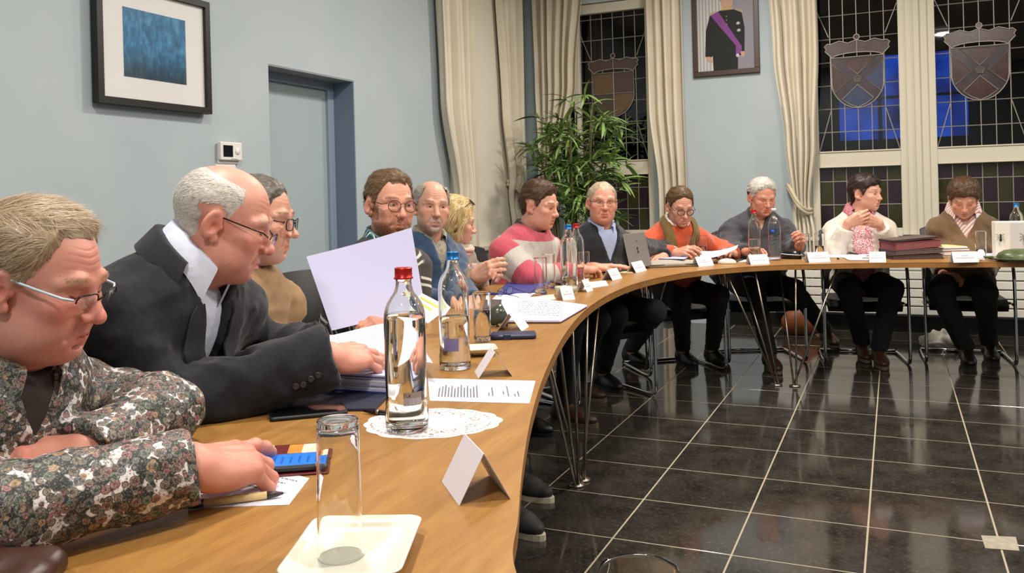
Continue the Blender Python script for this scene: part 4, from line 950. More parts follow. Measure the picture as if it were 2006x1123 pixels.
        if arms:
            for sd, a in s.arms.items():
                S, E, W = a['S'], a['E'], a['W']; f = nrm(W-E); We = W-f*cuff
                sl, X, Y, Z = F.sub(np.min([S, E, W], 0)-0.1, np.max([S, E, W], 0)+0.1, 0)
                # resample by nearest aligned evaluation
                Gf = Field((0, 0, 0), (h, h, h), h); Gf.ax = [F.ax[q][sl[q]] for q in range(3)]; Gf.D = np.full([len(q) for q in Gf.ax], 0.5, np.float32)
                Gf.cap(E, We+f*0.03, 0.046*sleeve+inf, (0.0385*sleeve+inf*0.6)*cuff_r, 0.0); Gf.cut(We+f*0.004, f); Gf.cap(S, E, 0.053*sleeve+inf, 0.046*sleeve+inf, 0.035)
                F.put(sl, Gf.D, sleeve_k, '+')
        # folds
        X, Y, Z = F.ax[0][:, None, None], F.ax[1][None, :, None], F.ax[2][None, None, :]
        if wrinkle:
            r = np.random.default_rng(seed); wv = 0
            for i in range(4):
                d = r.normal(size=3)*np.array((1, 1, 1.5)); d = d/np.linalg.norm(d)*(55+32*i); e = r.normal(size=3)*14; ph = r.uniform(0, 6, 2)
                wv = wv+np.sin(X*d[0]+Y*d[1]+Z*d[2]+ph[0]+1.8*np.sin(X*e[0]+Y*e[1]+Z*e[2]+ph[1]))/(1+0.4*i)
            F.D += (wrinkle*0.45*wv).astype(np.float32)
            for i in range(3):
                d = r.normal(size=3); d = d/np.linalg.norm(d)*(26+9*i); e = r.normal(size=3)*11; ph = r.uniform(0, 6, 2); q = r.normal(size=3)*9
                rg = 1-2*np.abs(np.sin(X*d[0]+Y*d[1]+Z*d[2]+ph[0]+1.6*np.sin(X*e[0]+Y*e[1]+Z*e[2]+ph[1]))); F.D -= (wrinkle*0.75*np.maximum(rg, -0.2)*(0.5+0.5*np.sin(X*q[0]+Y*q[1]+Z*q[2]+ph[1]*2))).astype(np.float32)
            for sd, a in s.arms.items():      # bunched rings at the elbow
                S, E, W = a['S'], a['E'], a['W']; u1, u2 = nrm(E-S), nrm(W-E); bis = nrm(u1-u2); de = np.sqrt((X-E[0])**2+(Y-E[1])**2+(Z-E[2])**2)
                ang = (X-E[0])*(u1+u2)[0]+(Y-E[1])*(u1+u2)[1]+(Z-E[2])*(u1+u2)[2]; F.D += (wrinkle*0.9*np.sin(ang*150+2.0*np.sin((X+Y+Z)*30))*np.exp(-(de/0.10)**2)).astype(np.float32)
        if neck == 'crew': F.cap(s.N-up*0.02+fw*0.012, s.N+ax*0.2, neck_r, neck_r*1.15, 0.01, op='-')
        elif neck == 'v':
            F.cap(s.N-up*0.01+fw*0.01, s.N+ax*0.2, neck_r+0.004, neck_r*1.3, 0.008, op='-')
            for t in np.linspace(-0.4, 1, 15):
                c = s.N+fw*(0.10+0.04*max(0, t))-up*(v_depth*t); F.ell(c, (v_w*(1-max(0, t))**0.9+0.006, 0.08, 0.022), 0.003, s.R, op='-')
        if opening:
            for t in np.linspace(0, 1, 16):
                wd, dep = opening(t); c = s.N+fw*(0.13+0.05*t)-up*(0.0+dep); F.ell(c, (wd, 0.11, 0.030), 0.003, s.R, op='-')
            F.cap(s.N-up*0.01+fw*0.01, s.N+ax*0.2, neck_r+0.010, neck_r*1.35, 0.008, op='-')
        F.cut((0, 0, lower), (0, 0, -1))
        V, Q = F.nets(); V = smooth_v(V, Q, 1, 0.4)
        me = mesh_np(name, V, Q); at = np.zeros(len(V)); tz = (V-s.P)@up
        best = np.full(len(V), 9.0)
        for sd, a in s.arms.items():
            S, E, W = a['S'], a['E'], a['W']; acc = 0.0
            for p0, p1 in ((S, E), (E, W)):
                ab = p1-p0; L = np.linalg.norm(ab); t = np.clip((V-p0)@ab/(L*L), 0, 1); d = np.linalg.norm(V-p0-t[:, None]*ab, axis=1); ok = (d < best) & (d < 0.12); at = np.where(ok, acc+t*L, at); best = np.where(ok, d, best); acc += L
        set_flt(me, at, 'arm'); set_flt(me, tz, 'height'); set_flt(me, (V-s.N)@rt, 'side'); set_flt(me, best, 'armdist'); set_flt(me, (V-s.N)@fw, 'front')
        o = link(name, me, parent or s.root, m); s.gV, s.gQ = V, Q; s.gO = o
        if label: o['label'] = label
        return o
    def snap(s, pts, off):
        """lay points onto the last garment, off metres above it"""
        if getattr(s, '_bv', None) is None or s._bvid is not s.gV:
            from mathutils.bvhtree import BVHTree
            s._bv = BVHTree.FromPolygons([tuple(map(float, v)) for v in s.gV], [tuple(map(int, q)) for q in s.gQ]); s._bvid = s.gV
        out = []
        for p in pts:
            c, n, i, d = s._bv.find_nearest(Vector(p)); out.append(Vector(c)+n*off)
        return out
    def collar(s, m, r=0.060, hgt=0.034, fall=0.045, point=0.035, spread=155, name='collar', out=0.022, th=0.0022, drop=0.0, openf=0.0, lift=0.012, tilt=0.5):
        ax = nrm(nrm(s.H-s.N)*tilt+s.R[:, 2]*(1-tilt)); fw = s.R[:, 1]; fw = nrm(fw-(fw@ax)*ax); rt = np.cross(fw, ax); c = s.N+ax*lift+fw*0.006; n = 44; rows = [[], [], [], []]
        for i in range(n+1):
            th_ = math.radians(-spread+2*spread*i/n); f = abs(th_)/math.radians(spread); d = -fw*math.cos(th_)+rt*math.sin(th_)
            fr = max(0.0, f-0.55)/0.45; pt = point*fr**2; dr = drop*fr
            rr = r*(1+0.10*math.cos(th_*2)*0)
            rows[0].append(c+d*(rr-0.004)+ax*(-0.012-dr*1.1)+fw*openf*fr); rows[1].append(c+d*(rr)+ax*(hgt*(1-0.45*fr)-dr)+fw*openf*fr)
            rows[2].append(c+d*(rr+out*0.55)+ax*(hgt*(1-0.5*fr)-0.004-dr)+fw*openf*fr); rows[3].append(c+d*(rr+out*(1-0.2*fr))+ax*(hgt-fall-pt-dr)+fw*(0.012*fr+openf*fr))
        b = MB(); b.sheet(rows, th); return b.build(name, m, s.root)
    def trousers(s, m, knees=None, feet=None, h=0.014, shoe=None, r=1.0, shoe_az=(0, 0), name='trousers', hem=0.10):
        """knees/feet in world coordinates or None for defaults"""
        hip = {'R': s.P+np.array((0.095, 0.03, -0.03)), 'L': s.P+np.array((-0.095, 0.03, -0.03))}
        kn = {'R': np.array((0.13, 0.44, 0.53)), 'L': np.array((-0.13, 0.44, 0.53))}; ft = {'R': np.array((0.12, 0.40, 0.07)), 'L': np.array((-0.12, 0.40, 0.07))}
        if knees: kn = {k: s.L(v) for k, v in knees.items()}
        if feet: ft = {k: s.L(v) for k, v in feet.items()}
        s.kn, s.ft = kn, ft; allp = np.array(list(hip.values())+list(kn.values())+list(ft.values())); F = Field(allp.min(0)-0.17, allp.max(0)+0.17, h)
        F.ell(s.P+np.array((0, -0.01, -0.01)), (0.19*s.build, 0.15, 0.12), 0)
        for sd in 'LR':
            F.cap(hip[sd], kn[sd], 0.088*r, 0.066*r, 0.04); F.cap(kn[sd], ft[sd]+np.array((0, 0, 0.02)), 0.064*r, 0.050*r, 0.03)
        X, Y, Z = F.ax[0][:, None, None], F.ax[1][None, :, None], F.ax[2][None, None, :]
        F.D += (0.0016*np.sin(X*45+Z*60+2*np.sin(Y*25))+0.0016*np.sin(Y*50-Z*35+X*20)).astype(np.float32); F.cut((0, 0, hem), (0, 0, -1))
        V, Q = F.nets(); link(name, mesh_np(name, V, Q), s.root, m)
        if shoe is not None:
            for sd, az in zip('RL', shoe_az): s.shoe(ft[sd], az, shoe)
        # the legs and trunk of the body under the clothes
        Fb = Field(np.minimum(allp.min(0), s.P-0.2)-0.12, np.maximum(allp.max(0), s.N)+0.12, 0.022); inf = -0.02; s._torso_field(Fb, inf)
        for sd in 'LR':
            Fb.cap(hip[sd], kn[sd], 0.066*r, 0.046*r, 0.03); Fb.cap(kn[sd], ft[sd], 0.044*r, 0.032, 0.02)
        for sd, a in s.arms.items(): Fb.cap(a['S'], a['E'], 0.036, 0.032, 0.02); Fb.cap(a['E'], a['W'], 0.032, 0.024, 0.02)
        V, Q = Fb.nets(); s.parts.append((V, Q, np.tile(np.array(s.tone), (len(V), 1)))); return s
    def shoe(s, ank, az, mats):
        a = math.radians(az); d = np.array((math.sin(a), math.cos(a), 0)); R = np.stack([np.array((d[1], -d[0], 0)), d, np.array((0, 0, 1.0))], 1); z0 = max(0.0, ank[2]-0.075)
        F = Field((-0.07, -0.11, -0.01), (0.07, 0.22, 0.14), 0.006); F.ell((0, 0.10, 0.035), (0.046, 0.10, 0.036), 0); F.ell((0, -0.03, 0.045), (0.038, 0.055, 0.05), 0.03); F.cap((0, -0.02, 0.06), (0, -0.015, 0.12), 0.042, 0.042, 0.03)
        F.cap((0, 0.02, 0.08), (0, 0.11, 0.05), 0.035, 0.03, 0.03); F.cut((0, 0, 0.018), (0, 0, -1)); F.cut((0, 0, 0.105), (0, 0, 1)); V, Q = F.nets()
        o = link('shoe', mesh_np('shoe', V @ R.T+np.array((ank[0], ank[1], z0)), Q), s.root, mats[0])
        b = MB(); pr = [(0.047*math.cos(t)*(1.0 if math.sin(t) > 0 else 0.86), 0.055+0.152*math.sin(t)*(1 if math.sin(t) > 0 else 0.93)) for t in [2*math.pi*k/20 for k in range(20)]]
        b.prism(pr, 0.0, 0.021, R=Matrix(R.tolist()), c=(ank[0], ank[1], z0)); b.build('sole', mats[1], o); return o
    def finish(s):
        V, Q, C = join(s.parts); s.child('body', V, Q, M_SKIN, C, conv=False); return s
# ================================================================== THE PEOPLE, from the left foreground around the table
RADIAL = lambda p: p-np.array((0, -0.05, 0.10))
BACK = lambda p: np.stack([p[:, 0]*3, np.full(len(p), -1.0), np.full(len(p), -0.35)], 1)
LINE_FULL = [(0, 0.082), (25, 0.078), (45, 0.062), (62, 0.035), (74, 0.004), (82, -0.022), (90, -0.028), (97, 0.018), (112, 0.012), (122, -0.03), (135, -0.058), (180, -0.075)]
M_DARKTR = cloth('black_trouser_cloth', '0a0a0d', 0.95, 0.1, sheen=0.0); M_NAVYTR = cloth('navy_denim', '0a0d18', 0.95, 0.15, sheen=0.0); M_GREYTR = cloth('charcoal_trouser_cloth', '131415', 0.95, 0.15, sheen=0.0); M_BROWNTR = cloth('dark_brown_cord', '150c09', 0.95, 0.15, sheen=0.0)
SH_BLACK = (mat('black_shoe_leather', '0d0c0b', 0.45), mat('black_rubber_sole', '0e0d0c', 0.6)); SH_BROWN = (mat('brown_shoe_leather', '3a2010', 0.5), mat('tan_rubber_sole', '5d4f3c', 0.6)); SH_PALE = (mat('grey_trainer_cloth', '2b2a2a', 0.7), mat('cream_rubber_sole', 'cfc6ad', 0.6))
M_FRAME = mat('dark_spectacle_metal', '1a1512', 0.3, 0.6); M_BRONZE = mat('bronze_spectacle_metal', '4a3a2c', 0.3, 0.8)
TONE = srgb('d29a7e'); TONE_PALE = srgb('dcab90'); TONE_RED = srgb('cf8f74'); TONE_W = srgb('dfb094')
UPZ = Vector((0, 0, 1))
# ---- 1 floral shirt
def button_shirt():
    g = N('button_print_shirt'); v = g.coord(); w = g.noise(v, 34, 2)
    vo = g.n('ShaderNodeTexVoronoi'); g.l(v, vo.inputs['Vector']); vo.inputs['Scale'].default_value = 72; vo.inputs['Randomness'].default_value = 0.75
    vo2 = g.n('ShaderNodeTexVoronoi'); mp = g.coord(loc=(0.37, 0.21, 0.13)); g.l(mp, vo2.inputs['Vector']); vo2.inputs['Scale'].default_value = 108; vo2.inputs['Randomness'].default_value = 0.8
    def layer(vr):
        d = vr.outputs['Distance']; sep = g.n('ShaderNodeSeparateColor'); g.l(vr.outputs['Color'], sep.inputs[0])
        pal = g.ramp(sep.outputs[0], [(0.0, srgb('1f3437')), (0.16, srgb('2b2019')), (0.32, srgb('56312c')), (0.45, srgb('23473f')), (0.60, srgb('4a463a')), (0.72, srgb('6e3540')), (0.84, srgb('31424f')), (0.94, srgb('8a6a45'))], 'CONSTANT')
        ring = g.ramp(d, [(0.0, 0.9), (0.07, 0.15), (0.10, 0.05), (0.22, 0.0), (0.27, 0.55), (0.33, 0.1), (0.42, 0.75), (0.46, 0.0)])
        c = g.mix(g.math('MULTIPLY', ring, 0.6), pal, srgb('b9a694')); dk = g.ramp(d, [(0.12, 0.0), (0.15, 0.7), (0.19, 0.0)]); c = g.mix(dk, c, srgb('120d0c'))
        return c, g.ramp(d, [(0.50, 1.0), (0.54, 0.0)])
    c1, m1 = layer(vo); c2, m2 = layer(vo2); bg = g.mix(g.ramp(w, [(0.52, 0.0), (0.56, 1.0)]), srgb('1e2424'), srgb('d9d4d4'))
    c = g.mix(m1, bg, c1); gate = g.math('MULTIPLY', m2, g.ramp(g.noise(v, 14, 2), [(0.48, 0.0), (0.54, 1.0)])); c = g.mix(gate, c, c2); spk = g.ramp(g.noise(v, 420, 3, 0.7), [(0.54, 0.0), (0.66, 0.75)]); c = g.mix(g.math('MULTIPLY', spk, 0.7), c, srgb('c9bdb0')); spd = g.ramp(g.noise(v, 260, 3, 0.7), [(0.54, 0.0), (0.62, 0.8)]); c = g.mix(spd, c, srgb('0f1716')); g.base(c)
    g.set(Roughness=0.6); g.bump(g.noise(v, 600, 2), 0.1, 0.001); return g.m
M_SHIRT1 = button_shirt()
p = Person('man in a button-print shirt and glasses in the left foreground, tapping a phone', at_d(82, 545, 1.42), 58, 17, 3, 10, 0.16, fine=1.35)
p.torso(sw=0.20, twist=-8, build=1.16, belly=0.05)
p.head(dict(w=1.04, jaw=1.08, fat=0.8, nose=1.05, nosew=1.15, age=0.7, neck=1.12, cheek=1.1, face=1.06), srgb('d39a8a'), h=0.0022, red=1.2)
p.hair([(0, 0.086), (20, 0.092), (38, 0.094), (52, 0.072), (66, 0.036), (78, 0.006), (86, -0.022), (92, -0.026), (99, 0.010), (114, 0.004), (124, -0.03), (135, -0.06), (180, -0.085)], lambda V: 0.007+0.010*sstep(V[:, 2], 0.02, 0.10), 24000, lambda q: 0.024+0.012*sstep(q[:, 2], 0.0, 0.1), lambda q: np.stack([q[:, 0]*2-0.5, np.where(q[:, 2] > 0.10, 0.35, -0.8), np.where(q[:, 2] > 0.09, 0.0, -0.55)], 1), srgb('87715a'), srgb('d3bd9c'), width=0.0007, lift=0.0012, jitter=0.10, clump=0.0022, soft=0.024)
p.brows(srgb('a08565'), srgb('b89c7a'), 350)
p.lashes()
p.glasses(M_FRAME, 'rect', 0.026, 0.0165, 0.010, 0.004, 0.0014, mat('pale_blue_temple', 'bcd3e2', 0.4), half=True, tw=0.0022)
Wr = at_z(366, 916, 0.812); Tg = at_z(535, 893, 0.785)
p.arm('R', Wr, Tg-Wr, UPZ+(_f*-0.45), 'point', E_w=at_z(-20, 1010, 0.805), hscale=1.24)
Wl = at_d(172, 884, 1.43); p.arm('L', Wl, (at_d(62, 918, 1.36)-Wl), Vector((0.5, -0.7, 0.6)), 'relaxed', E_w=at_d(322, 806, 1.60), hscale=1.06)
p.garment('shirt', M_SHIRT1, h=0.0065, inf=0.010, sleeve=1.10, wrinkle=0.0040, neck='v', v_depth=0.06, v_w=0.030, neck_r=0.066, seed=3, cuff_r=1.12)
p.garment('undershirt', mat('dark_brown_placket', '2c2422', 0.8), h=0.010, inf=0.004, arms=False, neck='crew', neck_r=0.064, wrinkle=0.0); p.collar(M_SHIRT1, r=0.078, hgt=0.034, fall=0.055, point=0.045, spread=158, out=0.024, openf=0.016, lift=0.02, tilt=0.6)
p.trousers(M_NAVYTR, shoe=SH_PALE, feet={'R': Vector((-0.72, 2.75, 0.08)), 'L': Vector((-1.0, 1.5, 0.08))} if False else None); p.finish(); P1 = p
# ---- 2 bald man, navy jacket
M_JKT = cloth('navy_wool_jacket', '15171f', 0.95, 0.2, 60, 900, 0.08, 0.12); M_WSHIRT = cloth('pale_blue_shirt_cotton', 'ccd3e6', 0.7, 0.04, 30, 900, 0.1, 0.05)
p = Person('bald man in a dark navy jacket and white collar leaning over his papers', at_d(443, 433, 1.92), 82, 19, 0, 12, 0.24, fine=1.2, nk=(0, -0.05, -0.112), scale=1.03)
p.torso(sw=0.19, twist=-12, build=1.16, belly=0.04)
p.head(dict(w=1.02, jaw=1.10, fat=0.7, nose=0.95, nosew=1.05, age=0.6, neck=1.15, mouth=0.0025), srgb('daa190'), h=0.0024, red=1.0)
p.hair([(0, 0.2), (60, 0.2), (66, 0.05), (74, 0.035), (84, -0.004), (92, -0.012), (99, 0.010), (112, 0.004), (122, -0.035), (140, -0.060), (180, -0.070)], 0.0016, 14000, 0.009, BACK, srgb('c6beb6'), srgb('f3eee8'), bald=lambda V: sstep(V[:, 2]+0.22*V[:, 1], 0.070, 0.086), width=0.0009, lift=0.0007, clump=0.0006, soft=0.030, jitter=0.14)
p.brows(srgb('c9b39c'), srgb('d8c6b2'), 200); p.eyes(0.0018, (0, -0.002), (0.14, 0.17, 0.2)); p.lashes()
p.glasses(M_FRAME, 'rect', 0.0235, 0.0135, 0.012, 0.010, 0.0013, half=True)
Wr = at_z(642, 700, 0.845); p.arm('R', Wr, at_z(752, 690, 0.825)-Wr, UPZ+_f*-0.65, 'rest', E_w=at_d(318, 798, 1.78), hscale=1.20)
Wl = at_d(612, 690, 2.12); p.arm('L', Wl, _r0+_f*0.4-UPZ*0.1, UPZ, 'flat', E_w=at_d(470, 690, 2.22))
p.garment('shirt', M_WSHIRT, h=0.010, inf=0.002, sleeve=0.9, neck='crew', neck_r=0.060, wrinkle=0.001, arms=False)
p.collar(M_WSHIRT, r=0.074, hgt=0.046, fall=0.056, point=0.045, spread=160, out=0.018, openf=0.010, lift=0.022, tilt=0.72)
p.garment('jacket', M_JKT, h=0.0075, inf=0.022, sleeve=1.12, wrinkle=0.0050, opening=lambda t: (0.040*(1-t)+0.007, -0.02+0.40*t), neck=None, seed=8, cuff=-0.004, cuff_r=1.30)
def lapel(p, m, side, top=(0.075, -0.02), w=0.075, depth=0.34, gap=0.040):
    up, fw, rt = p.R[:, 2], p.R[:, 1], p.R[:, 0]; sg = 1 if side == 'R' else -1; rows = [[], [], []]
    for k in range(13):
        t = k/12; e = gap*(1-t)+0.008; wd = w*(math.sin(min(1, t*1.5+0.25)*math.pi*0.52))*(1-0.55*t)
        for j, f in enumerate((0.0, 0.5, 1.0)): rows[j].append(p.N+rt*sg*(e+wd*f)+fw*(0.16)-up*(0.01+depth*t))
    rows = [p.snap(r, 0.005) for r in rows]; b = MB(); b.sheet(rows, 0.004 if sg > 0 else -0.004); return b.build('lapel', m, p.root)
lapel(p, M_JKT, 'R'); lapel(p, M_JKT, 'L')
p.collar(M_JKT, r=0.090, hgt=0.032, fall=0.060, point=0.0, spread=125, name='jacket_collar', out=0.024, th=0.004, lift=0.008, tilt=0.6)
bt = mat('dark_horn_button', '2c2a2e', 0.35); E_, W_ = p.arms['R']['E'], p.arms['R']['W']; f_ = nrm(W_-E_); cn = p.Ld((CAM-Vector(at_z(600, 770, 0.80))))
for k in range(4):
    pos = p.snap([W_-f_*(0.028+0.016*k)+nrm(cn)*0.055-np.array((0, 0, 0.028))], 0.002)[0]; b = MB(); b.lathe([(0.0, 0.003), (0.003, 0.0022), (0.005, 0.0034), (0.0068, 0.0030), (0.0072, 0.0), (0.0, -0.001)], pos, 14, R=rot_to(nrm(cn)-np.array((0, 0, 0.2)))); b.build('cuff_button', bt, p.gO)
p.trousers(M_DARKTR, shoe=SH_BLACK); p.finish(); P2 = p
# ---- 3 man in tan sweater behind
def tan_print():
    g = N('tan_sweatshirt_print'); v = g.coord(); n = g.noise(v, 30, 4); c = g.mix(g.ramp(n, [(0.3, 0.0), (0.7, 1.0)]), srgb('8b6d4c'), srgb('997b57')); h_ = g.attr('height', 'Fac'); f = g.attr('front', 'Fac'); s_ = g.attr('side', 'Fac')
    cb = g.n('ShaderNodeCombineXYZ'); g.l(s_, cb.inputs[0]); g.l(h_, cb.inputs[1]); mp = g.n('ShaderNodeMapping'); g.l(cb.outputs[0], mp.inputs[0]); mp.inputs['Scale'].default_value = (90, 30, 1)
    t = g.ramp(g.noise(mp.outputs[0], 1.0, 2), [(0.47, 0.0), (0.52, 1.0)]); bands = g.math('MAXIMUM', g.ramp(h_, [(0.30, 0.0), (0.303, 1.0), (0.318, 1.0), (0.321, 0.0)]), g.ramp(h_, [(0.258, 0.0), (0.261, 1.0), (0.285, 1.0), (0.288, 0.0)]))
    mk = g.math('MULTIPLY', g.math('MULTIPLY', t, bands), g.math('MULTIPLY', g.ramp(f, [(0.05, 0.0), (0.06, 1.0)]), 0.55)); g.base(g.mix(mk, c, srgb('cbbfae'))); g.set(Roughness=0.85); g.bump(g.noise(v, 500, 2), 0.2, 0.002); return g.m
p = Person('grey haired man with glasses in a tan sweatshirt behind the bald man', at_d(507, 428, 2.45), 72, 8, 0, 6, 0.12)
p.torso(sw=0.175, twist=-18, build=1.02, belly=0.05)
p.head(dict(w=1.0, jaw=1.0, age=0.7, nose=1.05, fat=0.3), srgb('d3a38b'), h=0.0034, red=0.7)
p.hair(LINE_FULL, 0.010, 4500, 0.020, BACK, srgb('4a443e'), srgb('8d867c'), width=0.001, lift=0.002, jitter=0.12); p.brows(srgb('4a4038'), srgb('6a5f55'), 150); p.eyes(0.0034, (0.002, -0.001))
p.glasses(M_FRAME, 'rect', 0.0235, 0.016, 0.006, 0.002, 0.0016)
W = at_d(600, 668, 2.62); p.arm('L', W, _r0, UPZ, 'relaxed', pole=-UPZ-_f*-0.3); W = at_d(560, 690, 2.2); p.arm('R', W, _r0, UPZ, 'relaxed')
p.garment('sweatshirt', tan_print(), h=0.010, inf=0.014, wrinkle=0.005, seed=5)
p.trousers(M_GREYTR, shoe=SH_BROWN); p.finish(); P3 = p
# ---- 4 bearded man with the sheet
def stripes_arm():
    g = N('charcoal_striped_knit'); v = g.coord(); a = g.attr('arm', 'Fac'); ht = g.attr('height', 'Fac'); ad = g.attr('armdist', 'Fac')
    c = g.mix(g.ramp(g.noise(v, 120, 3), [(0.3, 0.0), (0.7, 1.0)]), srgb('3a3836'), srgb('4a4744'))
    def lines(x, period, off):
        m = g.math('FRACT', g.math('DIVIDE', g.math('ADD', x, off), period)); return g.math('MAXIMUM', g.ramp(m, [(0.10, 0.0), (0.11, 1.0), (0.19, 1.0), (0.20, 0.0)]), g.ramp(m, [(0.32, 0.0), (0.33, 1.0), (0.41, 1.0), (0.42, 0.0)]))
    la = lines(a, 0.115, 0.075); lh = lines(ht, 0.115, 0.05); on = g.ramp(ad, [(0.085, 1.0), (0.095, 0.0)]); m = g.mix(on, lh, la); g.base(g.mix(m, c, srgb('d8d4cc'))); g.set(Roughness=0.9); g.bump(g.noise(v, 400, 2), 0.3, 0.002); return g.m
p = Person('bearded man with round glasses in a striped knit holding up a white sheet', at_d(766, 400, 3.22), 25, 3, -3, -12, 0.14)
p.torso(sw=0.185, twist=0, build=1.05, belly=0.02)
p.head(dict(w=1.0, jaw=1.05, age=0.5, nose=1.0, face=1.05), srgb('dba58d'), h=0.003, red=0.7)
p.hair([(0, 0.080), (20, 0.078), (35, 0.088), (50, 0.068), (64, 0.035), (76, 0.0), (86, -0.032), (92, -0.035), (97, 0.016), (112, 0.012), (122, -0.03), (135, -0.058), (180, -0.075)], lambda V: 0.006+0.012*sstep(V[:, 2], 0.05, 0.10), 7000, 0.022, lambda q: np.stack([q[:, 0]*2+0.6, np.where(q[:, 2] > 0.08, -0.3, -0.8), np.where(q[:, 2] > 0.05, 0.25, -0.6)], 1), srgb('54402d'), srgb('94744f'), width=0.001, lift=0.0025, jitter=0.16)
bm_ = lambda V: sstep(-V[:, 2], 0.058, 0.072)*sstep(V[:, 1], -0.012, 0.005)*(1-sstep(-V[:, 2], 0.118, 0.128))*(1-np.exp(-((V[:, 2]+0.074)/0.008)**2-(V[:, 0]/0.022)**2)*sstep(V[:, 1], 0.07, 0.08))
side = lambda V: sstep(-V[:, 2], 0.0, 0.01)*(np.abs(V[:, 1]-0.018) < 0.022)*(np.abs(V[:, 0]) > 0.045)*(V[:, 2] > -0.06)
p.fuzz('beard', lambda V: np.maximum(bm_(V), side(V))+0.8*np.exp(-((V[:, 2]+0.058)/0.006)**2)*(np.abs(V[:, 0]) < 0.026)*(V[:, 1] > 0.07), 6500, 0.007, (0, 0.1, -1), srgb('70452a'), srgb('a9764c'), 0.0010, 0.0012, tint=0.55)
p.brows(srgb('5d4029'), srgb('7a5639'), 200); p.eyes(0.0038, (-0.0025, 0), (0.10, 0.13, 0.15)); p.glasses(M_BRONZE, 'round', 0.0235, 0.0215, 0.004, 0.002, 0.0014)
W4 = at_d(768, 634, 2.96); p.arm('R', W4, at_d(700, 628, 2.84)-W4, _f*-0.5+UPZ*0.8, 'pinch', E_w=at_d(660, 640, 3.22)); Wl = at_d(820, 620, 3.12); p.arm('L', Wl, _r0*-0.3+_f*-0.6, UPZ, 'relaxed')
p.garment('sweater', stripes_arm(), h=0.010, inf=0.012, sleeve=1.08, wrinkle=0.003, neck='v', v_depth=0.05, v_w=0.03, seed=6)
def green_stripe():
    g = N('green_striped_collar'); v = g.coord(); w = g.n('ShaderNodeTexWave'); g.l(v, w.inputs[0]); w.inputs['Scale'].default_value = 22; g.base(g.ramp(w.outputs['Fac'], [(0.0, srgb('1f3a4a')), (0.35, srgb('2e7b62')), (0.55, srgb('d4e4dc')), (0.8, srgb('2b3d55'))], 'CONSTANT')); return g.set(Roughness=0.7)
p.collar(green_stripe(), r=0.066, hgt=0.040, fall=0.055, point=0.045, spread=150)
p.trousers(M_DARKTR, shoe=SH_PALE, feet={'R': at_z(985, 990, 0.075), 'L': at_z(1000, 930, 0.075)}, shoe_az=(10, 0)); p.finish(); P4 = p
# ---- 5 grey haired man in blue sweater
M_BLUEK = cloth('blue_wool_knit', '2c4361', 0.95, 0.2, 50, 450, 0.35, 0.3)
p = Person('balding grey haired man with a white goatee in a blue sweater', at_d(846, 404, 4.0), 14, 2, -4, -18, 0.12)
p.torso(sw=0.175, twist=0, build=1.0, belly=0.03)
p.head(dict(w=0.98, jaw=0.98, age=0.9, nose=1.1, face=1.04, nosew=1.1), srgb('d6a890'), h=0.0032, red=0.6, stub=srgb('a99c90'))
p.hair([(0, 0.2), (44, 0.2), (52, 0.06), (66, 0.03), (78, 0.0), (88, -0.03), (97, 0.012), (112, 0.008), (122, -0.035), (140, -0.06), (180, -0.07)], 0.007, 3600, 0.018, BACK, srgb('827b72'), srgb('c9c3b8'), width=0.001, lift=0.002, jitter=0.12, soft=0.016, bald=lambda V: sstep(V[:, 2]+0.12*V[:, 1], 0.082, 0.098))
p.brows(srgb('6d6258'), srgb('a29a90'), 160, 1.2); p.eyes(0.0036, (-0.002, 0), (0.07, 0.06, 0.05))
p.fuzz('moustache', lambda V: np.exp(-((V[:, 2]+0.060)/0.005)**2)*(np.abs(V[:, 0]) < 0.027)*(V[:, 1] > 0.066)+0.8*np.exp(-((V[:, 2]+0.098)/0.012)**2-(V[:, 0]/0.018)**2)*(V[:, 1] > 0.05), 800, 0.006, (0, 0.1, -1), srgb('a8a097'), srgb('e6e1d8'), 0.0010, 0.0008, tint=0.35)
W = at_d(885, 592, 3.6); p.arm('R', W, at_d(915, 600, 3.5)-W, UPZ, 'relaxed', E_w=at_d(800, 585, 3.75)); W = at_d(925, 590, 3.75); p.arm('L', W, at_d(915, 612, 3.6)-W, UPZ, 'relaxed', E_w=at_d(900, 560, 4.05))
p.garment('shirt', cloth('khaki_check_shirt', '8f8876', 0.8, 0.35, 90), h=0.012, inf=0.002, arms=False, wrinkle=0.001); p.collar(MATS['khaki_check_shirt'], r=0.064, hgt=0.036, fall=0.05, point=0.045, spread=150, openf=0.006)
p.garment('sweater', M_BLUEK, h=0.010, inf=0.014, neck='v', v_depth=0.105, v_w=0.036, wrinkle=0.004, seed=7)
p.trousers(M_DARKTR, shoe=SH_BROWN); p.finish(); P5 = p
